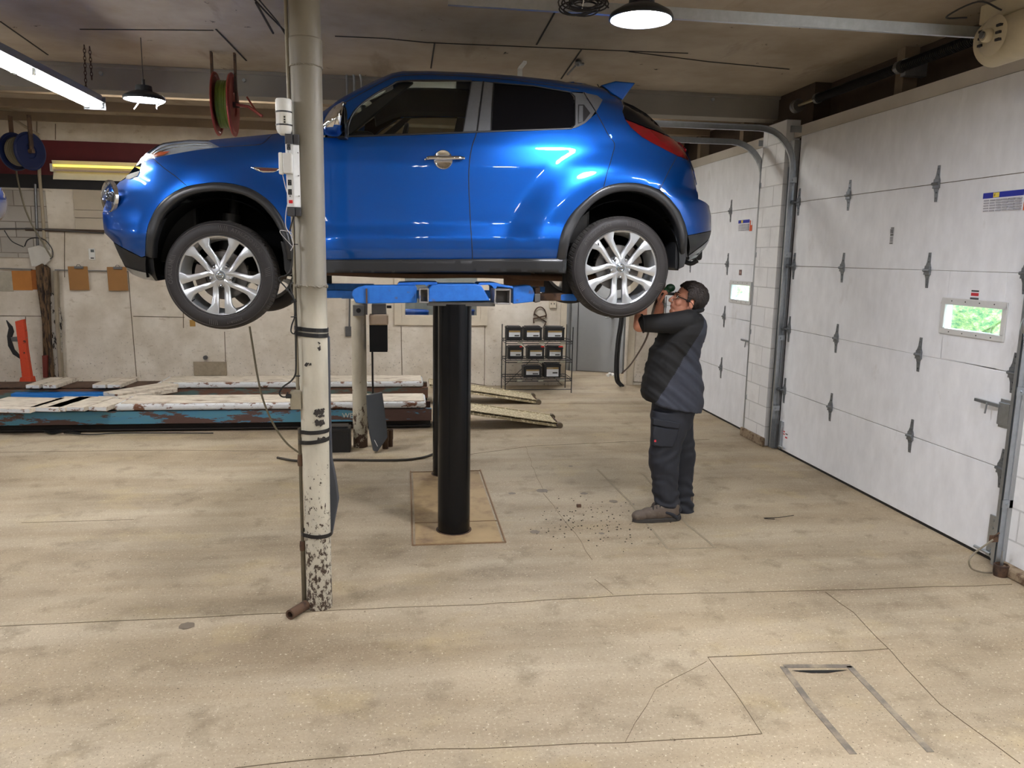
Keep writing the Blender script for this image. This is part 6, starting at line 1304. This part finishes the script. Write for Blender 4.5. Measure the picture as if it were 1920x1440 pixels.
# neighbour car at the left frame edge: rounded tail corner with lamp
nb = thing('neighbouring_car', 'corner of another blue car cut off by the left frame edge', 'car', (ony(14, 370, 5.65).x-.4, 4.9, 0)); e = at(nb, ony(-14, 370, 5.65)); z1, z0_ = ony(14, 300, 4.9).z, ony(14, 405, 4.9).z
def nbody(u, v):
    a = math.pi*(u-.5); z = z0_+(z1-z0_)*v; k = math.sqrt(max(0, 1-((v-.42)/.62)**2)); return Vector((e.x-.62+.62*(.55+.45*k)*math.cos(a), .75+.75*math.sin(a), z))
M_n = MB(); M_n.grid(nbody, 40, 20); M_n.build('bumper', M_paint, nb, smooth='all', solid=.02)
M_n = MB(); M_n.grid(lambda u, v: nbody(.06+u*.34, .38+.55*v)+Vector((.008, -.008, 0)), 20, 14); M_n.build('lamp_lens', M_chrome, nb, smooth='all', solid=.01)
M_n = MB(); M_n.box((e.x-2.2, .05, z0_+.02), (e.x-.5, 1.45, z1+.02)); M_n.build('body', M_paint, nb, bevel=.08, bseg=3)
MB().lathe([(0, 0), (.11, 0), (.11, z0_+.03), (0, z0_+.03)], (e.x-1.3, .75, 0), 'Z', 32).build('support_post', M_pist, nb, smooth=35)
# ================================================================== the mechanic
def skin_mat():
    t = NT('skin'); f = t.noise(30, 4, .6, t.co(space='World')); t.base(t.mix(f, lin((176, 116, 92)), lin((206, 146, 120)))); t.set(Roughness=.5, Subsurface_Weight=.12); t.b.inputs['Subsurface Radius'].default_value = (.02, .008, .004); t.bump(t.noise(300, 3, .5, t.co(space='World')), .08, .002); return t.m
M_skin = skin_mat(); M_shirt = simple('slate_shirt_cloth', (50, 54, 66), .75, var=.08, scale=30, bump=.08, bscale=500); M_shirtb = simple('black_cloth_and_shade', (14, 14, 16), .8, var=.1, bump=.08, bscale=500)
M_trs = simple('navy_work_trousers', (30, 33, 42), .75, var=.1, scale=20, bump=.08, bscale=400); M_boot = worn('worn_boot_leather', (92, 80, 70), (126, 114, 98), .55, .7, 20, .7, bump=.3); M_sole = simple('boot_sole', (58, 54, 50), .8, var=.25, scale=40)
def hair_mat():
    t = NT('dark_brown_hair'); f = t.noise(90, 5, .7, t.co((1, 1, .18), 'World')); t.base(t.mix(f, lin((9, 6, 5)), lin((46, 33, 27)))); t.set(Roughness=.55); t.bump(f, .9, .006); return t.m
M_hair = hair_mat()
YP = 5.25
def rings_loft(m, rows, n=28, pw=2.4):
    """rows: (py or (py_front, py_back), px_front, px_back, y centre, half depth)"""
    R = []
    for py, xa, xb, yc, hy in rows:
        pa, pb = py if isinstance(py, tuple) else (py, py); A = ony(xa, pa, yc); B = ony(xb, pb, yc); c = (A+B)/2; h = (B-A)/2; ring = []
        for k in range(n):
            a = 2*math.pi*k/n; ca, sa = math.cos(a), math.sin(a); ca = math.copysign(abs(ca)**(2/pw), ca); sa = math.copysign(abs(sa)**(2/pw), sa)
            ring.append(m.bm.verts.new(c+h*ca+Vector((0, hy*sa, 0))))
        R.append(ring)
    for A, B in zip(R, R[1:]):
        for k in range(n): m.bm.faces.new((A[k], A[(k+1) % n], B[(k+1) % n], B[k]))
    m.bm.faces.new(R[0][::-1]); m.bm.faces.new(R[-1])
def taper(m, P, r, n=14, sub=6):
    Q = spline(P, sub); k = len(Q); rr = [float(np.interp(i/(k-1), np.linspace(0, 1, len(r)), r)) for i in range(k)]
    m.tube(Q, rr, n); m.ball(Q[0], rr[0], n); m.ball(Q[-1], rr[-1], n)
# ---- head frame
HS = 1.10; HO = ony(1288, 565.5, YP+.01); tl = math.radians(20)
HM = Matrix.Translation(HO) @ Matrix(((-math.cos(tl), 0, math.sin(tl), 0), (0, -1, 0, 0), (math.sin(tl), 0, math.cos(tl), 0), (0, 0, 0, 1))) @ Matrix.Rotation(math.radians(-4), 4, 'Z') @ Matrix.Diagonal((HS, HS, HS, 1))
def HP(x, y, z): return HM @ Vector((x, y, z))
body = MB()
def hball(c, r, rot=0.0):
    bmesh.ops.create_uvsphere(body.bm, u_segments=20, v_segments=14, radius=1, matrix=HM @ Matrix.Translation(c) @ Matrix.Rotation(rot, 4, 'Y') @ Matrix.Diagonal((r[0], r[1], r[2], 1)))
hball((-.018, 0, .042), (.096, .074, .084)); hball((.030, 0, .0), (.060, .062, .078)); hball((.030, 0, -.050), (.052, .054, .050)); hball((.060, 0, -.092), (.026, .027, .020)); hball((.030, 0, -.085), (.040, .044, .026))
for s in (-1, 1):
    hball((.074, s*.028, .022), (.014, .024, .009)); hball((.058, s*.040, -.028), (.022, .020, .024)); hball((-.012, s*.074, -.012), (.017, .008, .030), .25); hball((-.008, s*.079, -.004), (.012, .006, .018), .25); hball((.094, s*.010, -.036), (.009, .008, .007))
body.tube([HP(.084, 0, .020), HP(.094, 0, .0), HP(.108, 0, -.026), HP(.110, 0, -.034)], [.008, .009, .012, .009], 12); body.ball(HP(.107, 0, -.032), .012, 12)
hball((.082, 0, -.046), (.013, .016, .014)); hball((.081, 0, -.058), (.010, .022, .005)); hball((.078, 0, -.068), (.010, .018, .006)); hball((.074, 0, -.062), (.014, .026, .016))
taper(body, [HP(-.028, 0, -.03), HP(-.035, 0, -.09), ony(1297, 598, YP)], [.055, .056, .062])
# ---- core under the clothes
rings_loft(body, [(590, 1280, 1304, YP, .07), (605, 1270, 1306, YP, .15), (640, 1254, 1302, YP, .15), (700, 1236, 1296, YP, .13), (745, 1244, 1290, YP, .12), (790, 1244, 1284, YP, .11)])
for (xa, ya_) , (xb, yb_) in (((1255, 5.16), (1252, 5.14)), ((1280, 5.36), (1282, 5.34))): taper(body, [ony(xa, 770, ya_), ony(xa-8, 860, ya_), ony(xb, 955, yb_)], [.055, .05, .040])
# arms: shoulder, elbow, wrist
def P3(px, py, y): return ony(px, py, y)
NS, NE, NW = P3(1288, 602, 5.10), P3(1199, 611, 5.15), P3(1206, 566, 5.29)
FS, FE, FW = P3(1290, 600, 5.42), P3(1232, 612, 5.44), P3(1237, 573, 5.36)
taper(body, [NS, NS.lerp(NE, .5), NE], [.052, .048, .043]); taper(body, [NE, NE.lerp(NW, .35), NW], [.044, .046, .028])
taper(body, [FS, FS.lerp(FE, .5), FE], [.052, .048, .042]); taper(body, [FE, FE.lerp(FW, .35), FW], [.042, .044, .029])
def hand(W, fwd, side, palm_n, curl, flip=1):
    """W wrist; fwd along the palm; side across the knuckles towards the thumb; palm_n out of the palm"""
    fwd = fwd.normalized(); side = (side-fwd*side.dot(fwd)).normalized(); pn = fwd.cross(side)*flip
    M = Matrix((( side.x, fwd.x, pn.x, W.x), (side.y, fwd.y, pn.y, W.y), (side.z, fwd.z, pn.z, W.z), (0, 0, 0, 1)))
    L = lambda x, y, z: M @ Vector((x, y, z))
    for x, y, z, r in ((0, .012, 0, (.027, .022, .017)), (0, .048, .0, (.040, .042, .015)), (.014, .04, .006, (.026, .032, .016)), (-.014, .045, .004, (.022, .036, .014))):
        bmesh.ops.create_uvsphere(body.bm, u_segments=16, v_segments=10, radius=1, matrix=M @ Matrix.Translation((x, y, z)) @ Matrix.Diagonal((r[0], r[1], r[2], 1)))
    for i, (x, ln, r0) in enumerate(((.030, .074, .0095), (.010, .082, .0098), (-.011, .076, .0092), (-.031, .060, .0082))):
        p = [L(x, .078, 0)]; a = 0; c = Vector((x*1.08, .080, 0))
        for sgm, f in enumerate((.46, .30, .24)):
            a += curl*(.75, 1.15, .8)[sgm]+i*.03; c = c+Vector((x*.03, math.cos(a)*ln*f, math.sin(a)*ln*f)); p.append(L(*c))
        body.tube(p, [r0, r0*.95, r0*.86, r0*.72], 12)
        for q, rr in zip(p, (1.03, 1.0, .92, .72)): body.ball(q, r0*rr, 10)
    tp = [L(.026, .022, .006), L(.046, .046, .018), L(.044, .070, .034), L(.030, .088, .044)]; body.tube(tp, [.014, .0115, .0105, .008], 12)
    for q, rr in zip(tp, (.014, .0118, .0106, .0082)): body.ball(q, rr, 10)
    return L
LF = hand(FW, Vector((-.10, -.05, 1)), Vector((-.45, -.9, 0)), None, .95, 1)
LN = hand(NW, Vector((-.25, .25, 1)), Vector((-.5, .75, 0)), None, .85, -1)
person = fuse(body, 'person', M_skin, None, voxel=.0045, smooth_it=3, factor=.5)
tag(person, 'person in a dark work shirt and navy cargo trousers reaching up behind the rear wheel', 'person')
# eyes, brows, lips
for s in (-1, 1):
    e = MB(); bmesh.ops.create_uvsphere(e.bm, u_segments=16, v_segments=10, radius=.0125*HS, matrix=Matrix.Translation(HP(.0735, s*.030, .004))); eo = e.build('eye', simple('eye_white', (214, 206, 200), .2, var=0), person, smooth='all')
    e = MB(); bmesh.ops.create_uvsphere(e.bm, u_segments=12, v_segments=8, radius=.0055*HS, matrix=Matrix.Translation(HP(.0825, s*.031, .005))); e.build('iris', simple('iris_brown', (44, 28, 20), .15, var=0), eo, smooth='all')
    e = MB(); e.tube([HP(.080, s*.014, .026), HP(.084, s*.028, .032), HP(.074, s*.046, .026)], [.0035, .0045, .003], 8); e.build('eyebrow', M_hair, person, smooth=True)
e = MB(); e.tube([HP(.080, -.020, -.063), HP(.0905, 0, -.0605), HP(.080, .020, -.063)], [.002, .0042, .002], 8); e.tube([HP(.078, -.016, -.069), HP(.0875, 0, -.0685), HP(.078, .016, -.069)], [.002, .004, .002], 8); e.build('lips', simple('lip', (150, 84, 72), .5, var=.05), person, smooth=True)
# beard shadow is left to the light; hair
hm = MB(); bmesh.ops.create_icosphere(hm.bm, subdivisions=6, radius=1.0)
dele = []
for v in hm.bm.verts: v.co = Vector((v.co.x*.108-.020, v.co.y*.087, v.co.z*.098+.044))
for f in hm.bm.faces:
    c = f.calc_center_median(); hl_ = float(np.interp(c.x, [-.13, -.07, -.035, -.028, -.005, .008, .022, .034, .05, .09], [-.045, -.075, -.060, .016, .026, -.004, -.006, .052, .072, .088])); hl_ += .006*noise.noise(c*60)
    if c.z < hl_: dele.append(f)
bmesh.ops.delete(hm.bm, geom=dele, context='FACES')
for v in hm.bm.verts:
    n_ = noise.noise(Vector((v.co.x*35, v.co.y*55, v.co.z*22))); v.co += v.co.normalized()*(.006*n_+.003*noise.noise(v.co*130)); v.co = HM @ v.co
ho = hm.build('hair', M_hair, person, smooth='all'); md = ho.modifiers.new('s', 'SOLIDIFY'); md.thickness = .016; md.offset = -1
# glasses
g = MB()
for s in (-1, 1):
    g.tube([HP(.092-.010*abs(math.cos(a)), s*(.031+.022*math.cos(a)), .000+.016*math.sin(a)) for a in [2*math.pi*k/20 for k in range(20)]], .0016, 6, closed=True)
    g.tube([HP(.084, s*.055, .006), HP(.060, s*.070, .004), HP(.0, s*.081, -.0), HP(-.010, s*.083, -.004), HP(-.026, s*.081, -.018)], [.0030, .0036, .0034, .003, .002], 6)
g.tube([HP(.094, -.010, .004), HP(.098, 0, .006), HP(.094, .010, .004)], .0018, 6); gl = g.build('glasses', M_blk, person, smooth=True)
# ---- shirt
sh = MB()
rings_loft(sh, [(587, 1277, 1311, YP, .085), (592, 1268, 1314, YP, .13), (598, 1258, 1316, YP, .19), (608, 1251, 1318, YP, .215), (622, 1244, 1317, YP, .218), (636, 1236, 1314, YP, .205), (655, 1224, 1310, YP, .19), (675, 1217, 1308, YP, .185), (700, 1211, 1313, YP, .19), (722, 1207, 1315, YP, .195), ((742, 752), 1205, 1315, YP, .20), ((749, 772), 1206, 1310, YP, .20)], 36)
taper(sh, [NS+Vector((.02, .02, .0)), NS.lerp(NE, .45), P3(1210, 606.5, 5.14)], [.080, .070, .061], 20); taper(sh, [FS+Vector((.02, 0, 0)), FS.lerp(FE, .5), P3(1236, 606, 5.43)], [.080, .070, .062], 20)
def fold(co, n):
    d = .0
    if co.z < 1.30: w = co.z+(co.x-1.8)*.8; d += .012*noise.noise(Vector((co.x*2.5, co.y*2, w*13)))+.006*noise.noise(Vector((co.x*4, co.y*5, w*30)))
    # diagonal drag lines from the armpit down the back
    s = co.z+(.0+co.x-1.8)*.62; d += .0012*math.sin(s*80+6*noise.noise(co*5))*max(0, 1-abs(co.z-1.18)/.16)
    d += .002*noise.noise(co*18); return d
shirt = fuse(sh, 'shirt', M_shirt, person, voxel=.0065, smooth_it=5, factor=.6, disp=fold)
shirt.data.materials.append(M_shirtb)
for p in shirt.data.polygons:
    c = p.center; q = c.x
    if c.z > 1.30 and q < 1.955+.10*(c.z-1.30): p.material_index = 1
    elif q < 1.83+.55*(c.z-1.05): p.material_index = 1  # shirt front: shade painted in with the black sleeve cloth
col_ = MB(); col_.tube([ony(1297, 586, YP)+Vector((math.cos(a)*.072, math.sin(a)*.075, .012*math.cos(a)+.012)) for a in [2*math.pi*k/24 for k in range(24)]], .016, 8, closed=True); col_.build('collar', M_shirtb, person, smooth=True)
sl_ = MB()
for p, d in ((P3(1205, 606.5, 5.14), (NE-NS).normalized()),): sl_.tube([p+d.orthogonal().normalized()*0+(Matrix.Rotation(a, 3, d) @ d.orthogonal().normalized())*.062 for a in [2*math.pi*k/24 for k in range(24)]], .006, 6, closed=True)
sl_.build('sleeve_hem', M_shirtb, person, smooth=True)
# ---- trousers
tr_ = MB()
ny, fy = 5.165, 5.335
rings_loft(tr_, [(740, 1228, 1302, YP, .165), (760, 1225, 1302, YP, .17), (780, 1223, 1297, YP, .165), (800, 1224, 1292, YP, .15)], 32)
rings_loft(tr_, [(770, 1224, 1290, ny, .09), (790, 1221.5, 1289, ny, .095), (817, 1221, 1283, ny, .09), (846, 1217.5, 1274, ny, .085), (862, 1217, 1272, ny, .082), (877, 1219, 1271, ny, .08), (894, 1221, 1270, ny, .078), (908, 1224, 1270, ny, .076), (922, 1224, 1272, ny, .078), (930, 1228, 1271, ny, .075), (938, 1226, 1276, ny, .08), (946, 1230, 1273, ny, .075), (955, 1229, 1276, ny, .08), ((958, 971), 1234, 1274, ny, .074)], 28)
rings_loft(tr_, [(770, 1240, 1299, fy, .09), (800, 1245, 1299, fy, .09), (830, 1250, 1301, fy, .085), (854, 1253, 1302.5, fy, .085), (888, 1254, 1300, fy, .08), (905, 1255, 1297, fy, .078), (917, 1256, 1296, fy, .076), (924, 1254, 1300, fy, .08), (934, 1258, 1296, fy, .076), (944, 1257, 1299, fy, .08), (958, 1262, 1298, fy, .076)], 28)
def fold2(co, n):
    d = .004*noise.noise(co*16)+.008*noise.noise(Vector((co.x*5, co.y*5, co.z*11+co.x*8)))
    if co.z < .36: d += .008*math.sin(co.z*85+7*noise.noise(co*7)+co.x*25)*(1-co.z/.42)
    s = co.z-co.x*.7; d += .003*math.sin(s*60+5*noise.noise(co*4))*max(0, 1-abs(co.z-.50)/.16); return d
trou = fuse(tr_, 'trousers', M_trs, person, voxel=.0065, smooth_it=4, factor=.55, disp=fold2)
def ppatch(name, P, y, dep, mat, par, bev=.006, off=None):
    m = MB(); A = [m.bm.verts.new(ony(a, b, y)) for a, b in P]; B = [m.bm.verts.new(v.co+Vector((0, dep, 0))) for v in A]; m.bm.faces.new(A); m.bm.faces.new(B[::-1]); n = len(P)
    for i in range(n): m.bm.faces.new((A[i], A[(i+1) % n], B[(i+1) % n], B[i]))
    return m.build(name, mat, par, bevel=bev, bseg=3)
pk = ppatch('cargo_pocket', [(1227, 798), (1245, 802), (1274, 805), (1270, 824), (1262, 840), (1240, 839), (1225, 836), (1224, 815)], 5.068, .06, M_trs, trou, .012); ppatch('pocket_flap', [(1226, 785), (1250, 788), (1277, 793), (1274, 805), (1245, 801), (1225, 797)], 5.060, .06, M_trs, trou, .008)
ppatch('logo_patch', [(1227, 825), (1230.5, 825), (1230.5, 829), (1227, 829)], 5.064, .01, simple('red_logo', (190, 50, 60), .5, var=0), trou, .001)
# ---- boots
def boot(cy, pts_toe_heel, zoff=0):
    (x0, _), (x1, _) = pts_toe_heel; T = onz(x0, 977, 0); Hh = onz(x1, 979, 0); A = Vector((ony(x0, 970, cy).x, cy, 0)); B = Vector((ony(x1, 970, cy).x, cy, 0)); L = B.x-A.x
    bo_ = bpy.data.objects.new('boot', None); COL.objects.link(bo_); bo_.parent = person; bo_.empty_display_size = .05
    u = MB()
    for t, z, rx, ry, rz_ in ((.16, .045, .055, .044, .042), (.34, .055, .06, .045, .05), (.55, .065, .06, .040, .06), (.78, .070, .060, .038, .060), (.84, .10, .042, .034, .055)): u.ball((A.x+L*t, cy, z), (rx*L/.30, ry, rz_), 18)
    up_ = fuse(u, 'upper', M_boot, bo_, voxel=.005, smooth_it=4)
    m = MB(); outl = []
    for k in range(40):
        a = 2*math.pi*k/40; outl.append((math.cos(a), math.sin(a)))
    def sp_(cx, sy, h): return Vector((A.x+L*(.5-.5*cx), cy+sy*(.047 if cx > .1 else .040 if cx > -.4 else .038), h))
    r0 = [m.bm.verts.new(sp_(math.copysign(abs(c)**.75, c), math.copysign(abs(s)**.8, s), 0.001)) for c, s in outl]; r1 = [m.bm.verts.new(sp_(math.copysign(abs(c)**.75, c), math.copysign(abs(s)**.8, s)*1.04, .028+.012*(abs(c) > .8))) for c, s in outl]
    m.bm.faces.new(r0); m.bm.faces.new(r1)
    for k in range(40): m.bm.faces.new((r0[k], r0[(k+1) % 40], r1[(k+1) % 40], r1[k]))
    m.build('sole', M_sole, bo_, smooth=35, bevel=.004)
    m = MB()
    for t in (.40, .47, .54): m.tube([Vector((A.x+L*t, cy-.03, .098+(t-.4)*.12)), Vector((A.x+L*(t+.02), cy, .112+(t-.4)*.12)), Vector((A.x+L*t, cy+.03, .098+(t-.4)*.12))], .003, 6)
    m.build('laces', M_blk, bo_, smooth=True)
boot(5.12, ((1186, 0), (1275, 0))); boot(5.31, ((1222, 0), (1299, 0)))
# ---- tool in the hands
tg_ = thing('ratchet', 'green handled tool held up in front of the face behind the tyre', 'tool', ony(1246, 560, 5.36))
a0 = at(tg_, LF(.0, .092, .034)); ax = Vector((-.3, -.25, .5))
MB().cyl(a0+Vector((.09, .03, -.01)), a0+Vector((-.13, -.02, .0)), .011, 12).build('handle', M_steel, tg_, smooth=True)
m = MB(); m.ball(at(tg_, ony(1257, 540, 5.37)), (.036, .022, .030), 18); m.ball(at(tg_, ony(1250, 546, 5.37)), (.028, .02, .024), 16); m.build('green_body', simple('dark_green_plastic', (22, 62, 34), .4, var=.1), tg_, smooth='all')
MB().cyl(at(tg_, ony(1252, 545, 5.37)), a0, .012, 10).build('neck', M_blk, tg_, smooth=True)
